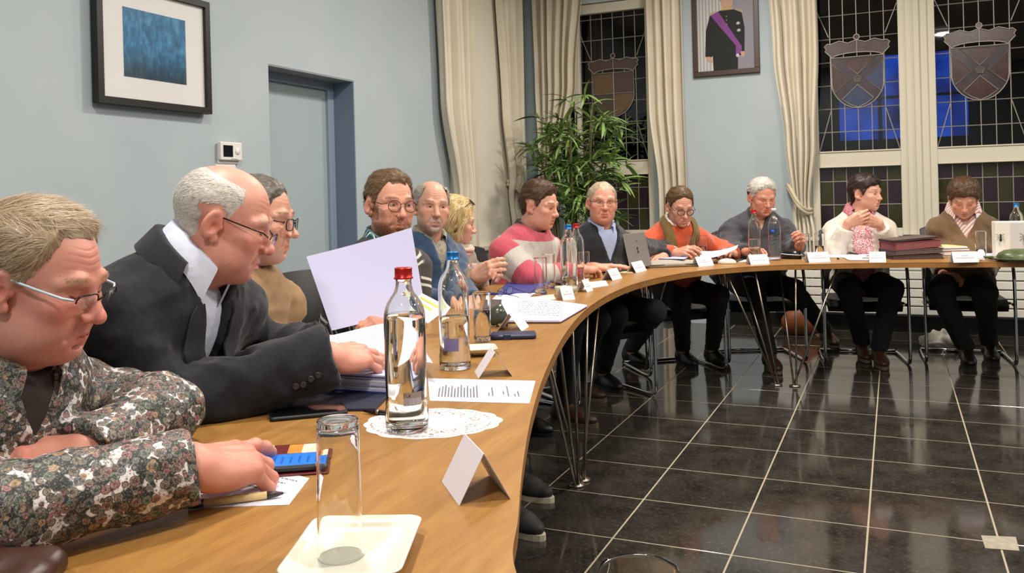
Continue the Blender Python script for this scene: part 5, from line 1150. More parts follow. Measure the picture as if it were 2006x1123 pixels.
# ---- 6 blonde woman
M_BEIGE = cloth('beige_jacket_cloth', '8f7f72', 0.85, 0.12); M_SCARF = cloth('pale_pink_scarf', 'd3a595', 0.9, 0.12, 25, 250, 0.4)
p = Person('blonde woman in a pale pink scarf with clasped hands', at_d(893, 434, 4.4), 96, 12, 0, -8, 0.10, nk=(0, 0.010, -0.150))
p.torso(sw=0.155, twist=0, build=0.92, belly=0.02)
p.head(dict(w=0.95, jaw=0.88, age=0.3, nose=0.85, nosew=0.85, chin=0.9, lip=1.1, brow=0.7), srgb('e2b59e'), h=0.0034, red=0.7, lipc=srgb('b5605a'))
p.hair([(0, 0.075), (30, 0.07), (45, 0.045), (58, 0.0), (66, -0.05), (78, -0.085), (100, -0.10), (180, -0.115)], lambda V: 0.022+0.012*sstep(-V[:, 2], -0.06, 0.06), 8000, lambda q: np.where(q[:, 2] > 0.05, 0.05, 0.055), lambda q: np.stack([q[:, 0]*3, np.full(len(q), -0.25), np.where(q[:, 2] > 0.1, -0.2, -1.2)], 1), srgb('b08a4e'), srgb('f0dca4'), ear=False, width=0.0013, lift=0.003, droop=0.25, clump=0.005, jitter=0.12)
p.brows(srgb('8a6a45'), srgb('a5855c'), 120, 0.8); p.eyes(0.0026, (0, -0.002)); p.lashes()
b = MB()   # sunglasses pushed up into the hair
for sg in (-1, 1):
    b.lathe([(0.0, 0.0), (0.020, 0.001), (0.024, 0.0), (0.020, -0.002), (0.0, -0.001)], (sg*0.03, 0.062, 0.112), 16, R=rot_to((0, 0.55, 0.8))); b.tube([(sg*0.054, 0.055, 0.112), (sg*0.092, 0.01, 0.07), (sg*0.094, -0.04, 0.04)], 0.002, 6)
b.tube([(-0.012, 0.064, 0.114), (0.012, 0.064, 0.114)], 0.002, 6); me = b.mesh('sunglasses'); me.vertices.foreach_set('co', p.toP(np.array(b.v, np.float32)).ravel()); link('sunglasses', me, p.root, mat('black_sunglass', '151312', 0.15))
W = at_d(931, 541, 4.02); p.arm('R', W, at_d(970, 523, 3.95)-W, _f*-1+UPZ*0.3, 'clasp', E_w=at_d(898, 560, 4.2), hscale=1.06); W = at_d(944, 533, 4.10); p.arm('L', W, at_d(978, 516, 4.0)-W, _f*0.7+UPZ*0.6, 'clasp', E_w=at_d(925, 555, 4.35), hscale=1.06)
p.garment('jacket', M_BEIGE, h=0.010, inf=0.012, wrinkle=0.003, seed=9)
def scarf(p, m, rings, name='scarf', seed=1):
    rnd = random.Random(seed); b = MB(); up, fw, rt = p.R[:, 2], p.R[:, 1], p.R[:, 0]
    for (r, hh, tl, rad) in rings:
        pts = []; rr = []
        for k in range(28):
            a = 2*math.pi*k/28; d = fw*math.cos(a)*1.05+rt*math.sin(a); pts.append(p.N+d*(r+0.006*math.sin(3*a+r*90))+up*(hh-tl*max(0, math.cos(a)))); rr.append(rad*(1+0.25*math.sin(5*a+hh*70)))
        b.tube(pts, rr, 9, closed=True)
    return b.build(name, m, p.root)
scarf(p, M_SCARF, [(0.078, 0.035, 0.03, 0.022), (0.092, 0.012, 0.06, 0.024), (0.105, -0.01, 0.09, 0.024), (0.088, 0.05, 0.02, 0.015)])
for k in range(4):
    b = MB(); st = p.N+p.R[:, 1]*(0.12)+p.R[:, 0]*(-0.04+0.025*k)-p.R[:, 2]*0.05; b.tube(catmull(p.snap([st-p.R[:, 2]*(0.04*j)+p.R[:, 1]*0.03 for j in range(7)], 0.014), 3), 0.017, 8); b.build('scarf_fall', M_SCARF, p.root)
p.trousers(M_DARKTR, shoe=SH_BLACK); p.finish(); P6 = p
# ---- 7 young man in the pink and grey sweater
def band_sweater():
    g = N('pink_grey_banded_knit'); v = g.coord(); a = g.attr('arm', 'Fac'); ht = g.attr('height', 'Fac'); ad = g.attr('armdist', 'Fac')
    n = g.noise(v, 260, 3, 0.7); pink = g.mix(g.ramp(n, [(0.35, 0.0), (0.65, 1.0)]), srgb('a93545'), srgb('cc5e6e')); grey = g.mix(g.ramp(n, [(0.35, 0.0), (0.65, 1.0)]), srgb('a9a39b'), srgb('c9c3bb'))
    ba = g.ramp(a, [(0.0, 1.0), (0.04, 0.0), (0.135, 1.0), (0.255, 0.0), (0.345, 1.0), (0.50, 0.0)], 'CONSTANT'); bh = g.ramp(ht, [(0.0, 0.0), (0.12, 1.0), (0.215, 0.0), (0.425, 1.0)], 'CONSTANT')
    on = g.ramp(ad, [(0.088, 1.0), (0.092, 0.0)]); m = g.mix(on, bh, ba); g.base(g.mix(m, grey, pink)); g.set(Roughness=0.95); g.b.inputs['Sheen Weight'].default_value = 0.3
    g.bump(g.math('ADD', n, g.math('MULTIPLY', g.noise(v, 14, 3), 3.0)), 0.5, 0.003); return g.m
p = Person('young man with brown hair in a pink and grey banded sweater', at_d(1058, 402, 4.6), 64, 12, 0, -12, 0.10)
p.torso(sw=0.185, twist=-5, build=1.12, belly=0.04)
p.head(dict(w=1.0, jaw=1.02, age=0.0, nose=0.95, fat=0.25, neck=1.05), srgb('e0ad95'), h=0.0034, red=0.7)
p.hair([(0, 0.076), (25, 0.070), (45, 0.060), (62, 0.035), (74, 0.0), (84, -0.022), (91, -0.026), (97, 0.018), (112, 0.012), (122, -0.03), (135, -0.058), (180, -0.078)], lambda V: 0.008+0.016*sstep(V[:, 2], 0.05, 0.11), 6000, 0.020, lambda q: np.stack([q[:, 0]*3, np.where(q[:, 2] > 0.08, 0.5, -0.6), np.where(q[:, 2] > 0.08, 0.6, -0.6)], 1), srgb('3a271b'), srgb('6d4d35'), width=0.001, lift=0.003, jitter=0.14)
p.brows(srgb('4a3222'), srgb('5f4430'), 160, 1.1); p.eyes(0.0024, (0.001, -0.002), (0.09, 0.07, 0.05)); p.lashes()
W = at_d(1143, 528, 4.55); p.arm('R', W, at_d(1195, 523, 4.75)-W, UPZ, 'relaxed', E_w=at_d(1040, 546, 4.42)); W = at_d(1165, 524, 4.85); p.arm('L', W, at_d(1215, 520, 4.85)-W, UPZ, 'flat', E_w=at_d(1120, 522, 5.05))
p.garment('sweater', band_sweater(), h=0.009, inf=0.016, sleeve=1.12, wrinkle=0.004, neck='crew', neck_r=0.070, seed=11, cuff=0.06)
p.collar(cloth('dark_tartan_cotton', '2e2c30', 0.8, 0.8, 160), r=0.070, hgt=0.034, fall=0.048, point=0.04, spread=150)
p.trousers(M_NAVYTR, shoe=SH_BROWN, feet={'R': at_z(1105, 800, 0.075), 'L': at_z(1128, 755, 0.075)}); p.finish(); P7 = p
# ---- 8 navy v-neck at the laptop
M_NAVYK = cloth('navy_wool_knit', '161b22', 0.95, 0.2, 50, 450, 0.35, 0.2)
p = Person('man with short fair hair and glasses in a black v-neck sweater at the laptop', at_d(1180, 396, 4.95), 10, 1, -3, -38, 0.12)
p.torso(sw=0.18, twist=0, build=1.05, belly=0.03)
p.head(dict(w=0.98, jaw=0.98, age=0.7, fat=0.15, nose=1.0), srgb('dba58d'), h=0.0034, red=0.7)
p.hair([(0, 0.088), (20, 0.086), (35, 0.078), (50, 0.055), (64, 0.030), (76, 0.005), (86, -0.018), (97, 0.018), (112, 0.012), (122, -0.03), (140, -0.058), (180, -0.07)], 0.003, 5000, 0.008, RADIAL, srgb('b09a7c'), srgb('dccdb4'), width=0.0009, lift=0.0012, jitter=0.15, soft=0.02)
p.brows(srgb('a58f76'), srgb('bfa98e'), 120); p.eyes(0.0036, (-0.001, 0), (0.12, 0.15, 0.17)); p.glasses(M_BRONZE, 'rect', 0.0245, 0.014, 0.006, 0.004, 0.0013, half=True)
W = at_d(1208, 512, 5.18); p.arm('R', W, at_d(1242, 517, 5.12)-W, UPZ, 'typing', E_w=at_d(1120, 522, 5.15)); W = at_d(1300, 503, 5.40); p.arm('L', W, at_d(1268, 508, 5.30)-W, UPZ, 'typing', E_w=at_d(1300, 490, 5.62))
p.garment('shirt', cloth('blue_shirt_cotton', 'a9b8dc', 0.7, 0.05, 30, 900, 0.1, 0.05), h=0.012, inf=0.003, arms=False, wrinkle=0.001); p.collar(MATS['blue_shirt_cotton'], r=0.066, hgt=0.038, fall=0.052, point=0.05, spread=156, openf=0.006)
p.garment('sweater', M_NAVYK, h=0.010, inf=0.015, neck='v', v_depth=0.14, v_w=0.062, wrinkle=0.004, seed=13)
p.trousers(M_DARKTR, shoe=SH_BLACK, feet={'R': at_z(1180, 735, 0.075), 'L': at_z(1235, 690, 0.075)}); p.finish(); P8 = p
# ---- 9 orange sweater, olive scarf
M_ORANGE = cloth('orange_wool_knit', 'c4502a', 0.9, 0.15, 40, 450, 0.3, 0.3); M_OLIVE = cloth('olive_scarf', '6f5a2c', 0.9, 0.15, 40)
p = Person('man with dark glasses in an orange sweater and olive scarf reading a sheet', at_d(1333, 404, 5.62), 20, 20, 0, -52, 0.12)
p.torso(sw=0.175, twist=0, build=1.02, belly=0.03)
p.head(dict(w=0.96, jaw=0.94, age=0.9, face=1.06, nose=1.1, mouth=0.003), srgb('d8a58d'), h=0.0036, red=0.6)
p.hair(LINE_FULL, lambda V: 0.008+0.006*sstep(V[:, 2], 0.05, 0.1), 5000, 0.022, lambda q: np.stack([np.sign(q[:, 0])*0.5+0.5, np.full(len(q), -0.3), np.full(len(q), -0.2)], 1), srgb('4b3520'), srgb('7a5f3f'), width=0.001, lift=0.0015, jitter=0.10)
p.brows(srgb('6d5a48'), srgb('8d7a68'), 120); p.lashes(); p.glasses(mat('black_spectacle_plastic', '17161a', 0.25), 'round', 0.0235, 0.020, 0.006, 0.004, 0.0022)
W = at_d(1322, 496, 5.45); p.arm('R', W, at_d(1358, 486, 5.35)-W, UPZ+_f*-0.8, 'relaxed', E_w=at_d(1272, 498, 5.62)); W = at_d(1437, 497, 5.62); p.arm('L', W, at_d(1412, 487, 5.48)-W, UPZ+_f*-0.3, 'curl', E_w=at_d(1412, 490, 5.9))
p.garment('sweater', M_ORANGE, h=0.010, inf=0.016, sleeve=1.08, wrinkle=0.004, neck='crew', seed=15)
p.collar(cloth('white_shirt_cotton', 'e0d8d4', 0.7, 0.06), r=0.068, hgt=0.040, fall=0.054, point=0.045, spread=152, lift=0.026, openf=0.006)
for sg in (1, -1):
    up, fw, rt = p.R[:, 2], p.R[:, 1], p.R[:, 0]; pts = [p.N+fw*(-0.07)+rt*sg*0.01+up*0.035, p.N+fw*-0.03+rt*sg*0.075+up*0.03, p.N+fw*0.06+rt*sg*0.09-up*0.02, p.N+fw*0.13+rt*sg*0.085-up*0.09, p.N+fw*0.16+rt*sg*0.085-up*0.18, p.N+fw*0.17+rt*sg*0.085-up*0.30]
    sn = p.snap(pts, 0.006); cp = catmull(sn, 5); rows = [[], []]; 
    rows = [p.snap([Vector(q)+Vector(rt*sg)*o+Vector(fw)*0.02 for q in cp], 0.007+0.012*math.sin(math.pi*(o+0.035)/0.07)) for o in (-0.035, -0.018, 0.0, 0.018, 0.035)]
    b = MB(); b.sheet(rows, 0.005*sg); b.build('scarf', M_OLIVE, p.root)
b = MB(); W9 = p.arms['R']['W']; d9 = nrm(W9-p.arms['R']['E']); R9 = rot_to(d9); b.lathe([(0.037, -0.012), (0.042, -0.012), (0.043, 0.006), (0.038, 0.008)], W9-d9*0.006, 20, R=R9); b.build('shirt_cuff', MATS['white_shirt_cotton'], p.root)
p.trousers(M_BROWNTR, shoe=SH_BLACK, feet={'R': at_z(1338, 692, 0.075), 'L': at_z(1395, 690, 0.075)}); p.finish(); P9 = p
# ---- 10 white haired man in dark shirt
M_SLATE = cloth('dark_slate_shirt', '34323a', 0.75, 0.15, 30)
p = Person('white haired man in a dark slate shirt behind the red capped far bottle', at_d(1494, 386, 5.95), 24, 18, 0, -66, 0.10)
p.torso(sw=0.19, twist=0, build=1.12, belly=0.04)
p.head(dict(w=1.03, jaw=1.02, age=0.7, fat=0.3, nose=1.0, neck=1.1), srgb('d99f86'), h=0.0036, red=0.6)
p.hair(LINE_FULL, lambda V: 0.010+0.010*sstep(V[:, 2], 0.03, 0.1), 5500, 0.017, lambda q: np.stack([q[:, 0]*4, np.where(q[:, 2] > 0.08, 0.5, -0.4), np.full(len(q), -0.1)], 1), srgb('b9b2a8'), srgb('f2eee6'), width=0.0011, lift=0.003, jitter=0.25)
p.brows(srgb('a59c90'), srgb('cfc8bd'), 120); p.lashes()
W = at_d(1462, 494, 5.65); p.arm('R', W, at_d(1492, 484, 5.5)-W, UPZ, 'relaxed', E_w=at_d(1430, 492, 5.92)); W = at_d(1566, 482, 5.80); p.arm('L', W, at_d(1578, 452, 5.68)-W, _f*0.3+_r0*0.8, 'curl', E_w=at_d(1548, 488, 5.98))
p.garment('shirt', M_SLATE, h=0.010, inf=0.016, sleeve=1.15, wrinkle=0.005, neck='v', v_depth=0.06, v_w=0.03, seed=17, cuff=0.02); p.collar(M_SLATE, r=0.067, hgt=0.032, fall=0.05, point=0.045, spread=146, openf=0.01)
p.trousers(M_GREYTR, shoe=SH_BROWN, feet={'R': at_z(1508, 700, 0.08), 'L': at_z(1620, 655, 0.08)}); p.finish(); P10 = p
# ---- 11 woman in white cardigan
def pink_print():
    g = N('pink_speckled_blouse'); v = g.coord(); vo = g.n('ShaderNodeTexVoronoi'); g.l(v, vo.inputs['Vector']); vo.inputs['Scale'].default_value = 150
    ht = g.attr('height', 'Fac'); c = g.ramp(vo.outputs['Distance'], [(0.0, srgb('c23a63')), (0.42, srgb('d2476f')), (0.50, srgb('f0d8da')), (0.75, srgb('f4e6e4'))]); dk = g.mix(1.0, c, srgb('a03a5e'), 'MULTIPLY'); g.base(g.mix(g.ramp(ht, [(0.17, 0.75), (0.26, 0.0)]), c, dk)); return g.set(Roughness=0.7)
M_PINK = pink_print(); M_CARD = cloth('white_cardigan_knit', 'd8d0c3', 0.95, 0.04, 40, 300, 0.4, 0.3)
p = Person('dark haired woman in a white cardigan over a pink blouse, hands clasped at her chin', at_d(1697, 378, 5.9), 60, 4, 0, -80, 0.06)
p.torso(sw=0.165, twist=0, build=1.0, belly=0.03)
p.head(dict(w=0.96, jaw=0.95, age=0.1, nose=0.95, lip=1.1, brow=0.7, chin=0.95), srgb('e6b79f'), h=0.0036, red=0.6, lipc=srgb('c06a62'))
p.hair([(0, 0.062), (20, 0.055), (40, 0.050), (58, 0.03), (70, -0.005), (82, -0.024), (91, -0.028), (97, 0.016), (110, 0.005), (122, -0.04), (135, -0.065), (180, -0.085)], lambda V: 0.014+0.010*sstep(V[:, 2], 0.03, 0.1), 6000, 0.028, lambda q: np.stack([q[:, 0]*2-0.2, np.where(q[:, 2] > 0.07, 0.8, -0.4), np.where(q[:, 2] > 0.07, 0.0, -0.6)], 1), srgb('231712'), srgb('4a342a'), width=0.001, lift=0.002, jitter=0.10)
p.brows(srgb('3a2820'), srgb('4a362c'), 120, 0.8); p.eyes(0.0028, (0.001, -0.001), (0.07, 0.05, 0.04)); p.lashes()
W = at_d(1662, 437, 5.72); p.arm('R', W, at_d(1700, 424, 5.62)-W, _f*-1+_r0*-0.2, 'clasp', E_w=at_d(1636, 492, 5.80)); W = at_d(1722, 438, 5.72); p.arm('L', W, at_d(1686, 426, 5.64)-W, _f*-1+_r0*0.3, 'clasp', E_w=at_d(1745, 490, 5.85))
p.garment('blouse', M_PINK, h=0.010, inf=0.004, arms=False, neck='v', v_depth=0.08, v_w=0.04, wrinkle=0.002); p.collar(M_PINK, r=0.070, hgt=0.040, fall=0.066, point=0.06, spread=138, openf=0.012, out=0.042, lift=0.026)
p.garment('cardigan', M_CARD, h=0.010, inf=0.014, sleeve=1.05, wrinkle=0.004, opening=lambda t: (0.060+0.022*t, 0.0+0.55*t), neck=None, seed=19, cuff=0.045, cuff_r=1.15)
p.trousers(M_NAVYTR, r=1.1, shoe=SH_BROWN, feet={'R': at_z(1690, 680, 0.08), 'L': at_z(1722, 692, 0.08)}); p.finish(); P11 = p
# ---- 12 woman in brown sweater
M_BROWN = cloth('brown_fine_knit', '6b5236', 0.9, 0.15, 40, 450, 0.25, 0.3)
def multi_stripe():
    g = N('striped_shirt_collar'); v = g.coord(rot=(0.4, 0.3, 0.8)); w = g.n('ShaderNodeTexWave'); g.l(v, w.inputs[0]); w.inputs['Scale'].default_value = 9; w.inputs['Distortion'].default_value = 1.0
    g.base(g.ramp(w.outputs['Fac'], [(0.0, srgb('d8d4d2')), (0.2, srgb('3a4a78')), (0.35, srgb('d86a4a')), (0.55, srgb('e7c8b0')), (0.75, srgb('c8484e')), (0.9, srgb('eae4e0'))], 'CONSTANT')); return g.set(Roughness=0.7)
p = Person('short haired woman in a brown sweater with striped collar looking down', at_d(1888, 388, 5.72), 3, 33, 0, -86, 0.08)
p.torso(sw=0.155, twist=0, build=0.97, belly=0.05)
p.head(dict(w=1.0, jaw=1.02, age=0.3, fat=0.4, nose=0.9, brow=0.7, lip=1.05), srgb('dba890'), h=0.0036, red=0.7, lipc=srgb('b0605a'))
p.hair([(0, 0.058), (25, 0.058), (45, 0.045), (60, 0.022), (72, -0.005), (82, -0.022), (91, -0.026), (97, 0.016), (110, 0.005), (122, -0.04), (135, -0.065), (180, -0.085)], lambda V: 0.016+0.010*sstep(V[:, 2], 0.03, 0.1), 6000, 0.026, lambda q: np.stack([q[:, 0]*3+0.4, np.where(q[:, 2] > 0.06, 0.9, -0.3), np.where(q[:, 2] > 0.1, 0.1, -0.6)], 1), srgb('3a2415'), srgb('75543a'), width=0.001, lift=0.0025, clump=0.004, jitter=0.14)
p.brows(srgb('5a4030'), srgb('6d5242'), 120, 0.8); p.lashes()
W = at_d(1848, 538, 5.72); p.arm('R', W, at_d(1880, 541, 5.6)-W, UPZ, 'curl', E_w=at_d(1825, 500, 6.0)); W = at_d(1930, 538, 5.72); p.arm('L', W, at_d(1900, 541, 5.6)-W, UPZ, 'curl', E_w=at_d(1950, 500, 6.0))
MS = multi_stripe(); p.garment('shirt', MS, h=0.011, inf=0.002, arms=False, wrinkle=0.001, neck='v', v_depth=0.05, v_w=0.03); p.collar(MS, r=0.076, hgt=0.046, fall=0.070, point=0.05, spread=142, out=0.040, openf=0.014, lift=0.026)
p.garment('sweater', M_BROWN, h=0.010, inf=0.016, sleeve=1.08, wrinkle=0.0045, neck='v', v_depth=0.12, v_w=0.075, seed=21, cuff=0.03)
p.trousers(M_GREYTR, shoe=SH_BLACK, r=1.12, knees={'R': at_d(1842, 572, 5.42), 'L': at_d(1928, 572, 5.42)}, feet={'R': at_z(1893, 690, 0.075), 'L': at_z(1938, 682, 0.075)}); p.finish(); P12 = p
who = ['man in the button-print shirt', 'bald man in the navy jacket', 'man in the tan sweatshirt', 'bearded man in the striped knit', 'man in the blue sweater', 'blonde woman', 'young man in the banded sweater', 'man at the laptop', 'man in the orange sweater', 'white haired man', 'woman in the white cardigan', 'woman in the brown sweater']
for q, t in zip((P1, P2, P3, P4, P5, P6, P7, P8, P9, P10, P11, P12), who):
    l = q.o-q.fwd*(0.10 if q in (P6, P7) else 0.0); chair(f'black leather cantilever chair under the {t}', (l.x, l.y), math.degrees(q.az))
chair('black cantilever chair cut by the right edge of the view', (1.13, 6.22), -88)
# ================================================================== THINGS ON THE TABLE
M_PAPER = mat('white_paper', 'dfdeee', 0.6); M_CARD = mat('white_card', 'e0dce4', 0.6); M_GLASS = glass_mat('clear_glass', (0.985, 0.995, 0.985), 0.0, 1.48); M_WATER = glass_mat('water', (0.99, 1.0, 0.995), 0.0, 1.33)
M_INK = mat('grey_print', '77747e', 0.7); M_PORC = mat('white_porcelain', 'eae7d6', 0.15, coat=0.5)
def dir_ang(p, q): return math.atan2(q.y-p.y, q.x-p.x)
def bottle_glass(col=(0.97, 1.0, 0.975)): return glass_mat('bottle_glass', col, 0.0, 1.5)
def bottle(label, pos, cap, level=0.62, H_=0.305, R_=0.043, strip=False, lab=None, faceaz=None, water=True):
    o = thing('water_bottle', label, 'bottle', pos, 0, 'glass water bottles'); s = H_/0.305; r = R_
    op = [(0.0, 0.004), (r*0.55, 0.001), (r*0.90, 0.0), (r*0.98, 0.002), (r*1.02, 0.008), (r*1.04, 0.025), (r*1.025, 0.038), (r*0.985, 0.046), (r*1.0, 0.052), (r*0.965, 0.058), (r*0.975, 0.066), (r*0.97, 0.075), (r*0.985, 0.095), (r, 0.12), (r, 0.175), (r, 0.205), (r*0.992, 0.217), (r*0.965, 0.228), (r*0.905, 0.238), (r*0.81, 0.247), (r*0.68, 0.255), (r*0.55, 0.262), (r*0.455, 0.269), (r*0.40, 0.278), (r*0.375, 0.288), (r*0.37, 0.293), (r*0.365, 0.294)]
    th = 0.0030; ip = [(r*0.33, 0.294), (r*0.32, 0.292), (r*0.375-th, 0.286), (r*0.40-th, 0.277), (r*0.455-th, 0.268), (r*0.55-th, 0.2605), (r*0.68-th, 0.253), (r*0.81-th, 0.245), (r*0.905-th, 0.236), (r*0.965-th, 0.226), (r*0.992-th, 0.215), (r-th, 0.203), (r-th, 0.12), (r*0.97-th, 0.085), (r*0.955-th, 0.062), (r*0.97-th, 0.040), (r-th, 0.022), (r*0.97-th, 0.015), (r*0.9-th, 0.0125), (r*0.4, 0.012), (0.0, 0.014)]
    sm = lambda pr: [(a, b_*s) for a, b_ in pr]
    b = MB(); b.lathe(sm(op), n=48); b.lathe(sm(ip), n=48); b.add([], []); g_ = b
    n = 48; b.f += [tuple([(len(op)-1)*n+k, (len(op)-1)*n+(k+1) % n, len(op)*n+(k+1) % n, len(op)*n+k]) for k in range(n)]; b.sm += [True]*n; b.mi += [0]*n
    b.build('glass_body', bottle_glass(), o)
    if water:
        lv = H_*level; wp = [(0.0, 0.0145*s)]; inner = sm(ip)[::-1]
        for (a, z) in inner:
            if z < lv: wp.append((max(0, a-0.0004), z+0.0004 if a < 0.01 else z))
        rl = np.interp(lv, [z for _, z in inner[3:]], [a for a, _ in inner[3:]]); wp.append((rl-0.0004, lv)); wp.append((0.0, lv)); b = MB(); b.lathe(wp[1:] if wp[1][0] == 0 else wp, n=40); b.build('water', M_WATER, o)
    b = MB(); rc = r*0.42; cp = [(0.0, 0.3145), (rc*0.9, 0.3145), (rc, 0.3135), (rc*1.02, 0.311), (rc*0.96, 0.309), (rc*1.02, 0.307), (rc*0.96, 0.305), (rc*1.02, 0.303), (rc*0.98, 0.2965), (rc*1.09, 0.2955), (rc*1.09, 0.2925), (rc*0.96, 0.2925)]; b.lathe(sm(cp), n=36); b.build('cap', cap, o)
    if lab:
        m_, z0, z1, a0, a1 = lab; az = math.atan2(-pos[1], -pos[0]); rows = [[(math.cos(az+a0+(a1-a0)*i/12)*(r*1.012), math.sin(az+a0+(a1-a0)*i/12)*(r*1.012), z) for i in range(13)] for z in (z0, z1)]; b = MB(); b.sheet(rows, 0.0004); lo_ = b.build('label', m_, o); return o, lo_, az
    return o
M_REDCAP = mat('red_aluminium_cap', 'c22a28', 0.3, 0.6); M_BLUECAP = mat('blue_aluminium_cap', '2a78c0', 0.3, 0.6)
def tumbler(label, pos, h_=0.145, r=0.031, level=0.0, upside=False, group='drinking glasses', tint=None):
    o = thing('drinking_glass', label, 'glass', pos, 0, group); t = 0.0018; base = 0.010
    pr = [(0.0, 0.0), (r*0.5, 0.0), (r*0.82, 0.0), (r*0.87, 0.0006), (r*0.895, 0.003), (r*0.90, 0.007), (r*0.94, h_*0.3), (r*0.97, h_*0.65), (r*0.998, h_-0.004), (r, h_-0.001), (r-t*0.25, h_), (r-t*0.75, h_), (r-t, h_-0.001), (r*0.998-t, h_-0.004), (r*0.97-t, h_*0.65), (r*0.94-t, h_*0.3), (r*0.905-t, base+0.007), (r*0.89-t, base+0.003), (r*0.83-t, base+0.0005), (r*0.5, base), (0.0, base)]
    if upside: pr = [(a, h_-z) for a, z in pr][::-1]; pr = [(a, max(0.0, z)) for a, z in pr]
    b = MB(); b.lathe(pr, n=44); b.build('glass_wall', tint or M_GLASS, o)
    if level > 0 and not upside:
        l = h_*level; rr = r*0.90+(r-r*0.90)*level-t-0.0005; b = MB(); b.lathe([(0.0, base+0.0004), (r*0.85-t, base+0.0008), (r*0.89-t, base+0.006), (rr, l), (0.0, l)], n=40); b.build('water', M_WATER, o)
    return o
def sheet_stack(name, label, cat, poly, th=0.0006, m=None, z=TZ, group=None, n=1, seed=0, wob=0.0):
    """a sheet (or pile) lying on the table: poly = 4 world corners"""
    c = sum(poly, Vector((0, 0, 0)))/len(poly); o = thing(name, label, cat, (c.x, c.y, z), 0, group); rnd = random.Random(seed)
    for k in range(n):
        dx, dy = rnd.uniform(-wob, wob), rnd.uniform(-wob, wob); b = MB(); b.prism([(p_.x-c.x+dx, p_.y-c.y+dy) for p_ in poly], k*th/n+0.0002, (k+1)*th/n, ); b.build('sheet', (m[k % len(m)] if isinstance(m, list) else (m or M_PAPER)), o)
    return o
def ccw(poly):
    a = sum(poly[i].x*poly[(i+1) % len(poly)].y-poly[(i+1) % len(poly)].x*poly[i].y for i in range(len(poly))); return poly if a > 0 else poly[::-1]
def tz(*pts, z=TZ): return ccw([at_z(x, y, z) for x, y in pts])
def printing(parent, org, ex, ey, rows, m=None, zz=0.0012, seed=1, cols=(0.05, 0.95), name='print', h=0.35):
    """flat printed lines on a sheet: org + u*ex + v*ey in the parent's frame"""
    rnd = random.Random(seed); b = MB()
    for (v, u0, u1) in rows:
        u = u0
        while u < u1:
            w = rnd.uniform(0.02, 0.07); w = min(w, u1-u); p0 = org+ex*u+ey*(v-0.006*h*2); p1 = org+ex*(u+w*0.85)+ey*(v-0.006*h*2); p2 = org+ex*(u+w*0.85)+ey*(v+0.006*h*2); p3 = org+ex*u+ey*(v+0.006*h*2)
            n_ = ex.cross(ey).normalized()*zz; b.add([p0+n_, p1+n_, p2+n_, p3+n_], [(0, 1, 2, 3)]); u += w+0.008
    return tag(b.build(name, m or M_INK, parent), kind='stuff')
def tent_card(label, L, R, hgt=0.075, depth=0.055, text=True, lean=0.0, seed=0):
    """L,R: world feet of the written face, left and right as its reader sees them; the other face falls away behind"""
    c = (L+R)/2; ex = (R-L); w = ex.length; ex.normalize(); nb = Vector((-ex.y, ex.x, 0)); # pointing away from the reader
    o = thing('name_card', label, 'card', (c.x, c.y, TZ), math.atan2(ex.y, ex.x), 'folded name cards'); t = 0.0007; d = depth
    def face(y0, y1, name):
        nn = Vector((0, hgt, -(y1-y0))).normalized()*t if False else Vector((0, -hgt if y0 < y1 else hgt, abs(y1-y0))).normalized()*t
        b = MB(); P_ = [Vector((-w/2, y0, 0)), Vector((w/2, y0, 0)), Vector((w/2, y1, hgt)), Vector((-w/2, y1, hgt))]; Q_ = [q+nn for q in P_]; b.add(P_+Q_, [(0, 3, 2, 1), (4, 5, 6, 7), (0, 1, 5, 4), (1, 2, 6, 5), (2, 3, 7, 6), (3, 0, 4, 7)]); return b.build(name, M_CARD, o), P_, nn
    fr, P_, nn = face(0.0, d/2, 'front_face'); face(d, d/2, 'back_face')
    if text:
        org = P_[0]; exv = P_[1]-P_[0]; eyv = P_[3]-P_[0]; b = printing(fr, org, exv, eyv, [(0.62, 0.36, 0.64), (0.42, 0.14, 0.86)], zz=-0.0 if False else 0.0016, seed=seed, name='lettering', h=1.3)
        for v in b.data.vertices: v.co = v.co+Vector((0, 0, 0))
    return o
def block(name, label, cat, pos, size, rotz, m, group=None, r=0.006, parts=None):
    o = thing(name, label, cat, pos, rotz, group); b = MB(); b.rbox((0, 0, size[2]/2), size, r); b.build('body', m, o); return o
# ---------------------------------------------------------------- foreground
# square white dish with the upturned glass
def dish(label, pos, w, d, rotz, h_=0.022):
    o = thing('square_dish', label, 'dish', pos, rotz, 'white square dishes'); b = MB()
    def ring(sx, sy, r, z, n=6):
        out = []
        for cx, cy, a0 in ((sx-r, sy-r, 0), (-sx+r, sy-r, 90), (-sx+r, -sy+r, 180), (sx-r, -sy+r, 270)):
            for i in range(n+1): a = math.radians(a0+90*i/n); out.append((cx+r*math.cos(a), cy+r*math.sin(a), z))
        return out
    x, y = w/2, d/2; rs = [ring(x-0.030, y-0.030, 0.012, 0.0), ring(x-0.006, y-0.006, 0.018, h_-0.006), ring(x-0.001, y-0.001, 0.019, h_-0.001), ring(x, y, 0.019, h_), ring(x-0.003, y-0.003, 0.018, h_+0.001), ring(x-0.012, y-0.012, 0.015, h_-0.008), ring(x-0.030, y-0.030, 0.010, 0.005)]
    n = len(rs[0]); vs = [p_ for r_ in rs for p_ in r_]; fs = [(k*n+i, k*n+(i+1) % n, (k+1)*n+(i+1) % n, (k+1)*n+i) for k in range(len(rs)-1) for i in range(n)]; fs += [tuple(range(n-1, -1, -1)), tuple(range((len(rs)-1)*n, len(rs)*n))]; b.add(vs, fs, True); b.build('porcelain', M_PORC, o); return o
c_ = [at_z(620, 1008, TZ), at_z(828, 1008, TZ), at_z(800, 1120, TZ), at_z(540, 1120, TZ)]; ex_ = (c_[1]-c_[0])
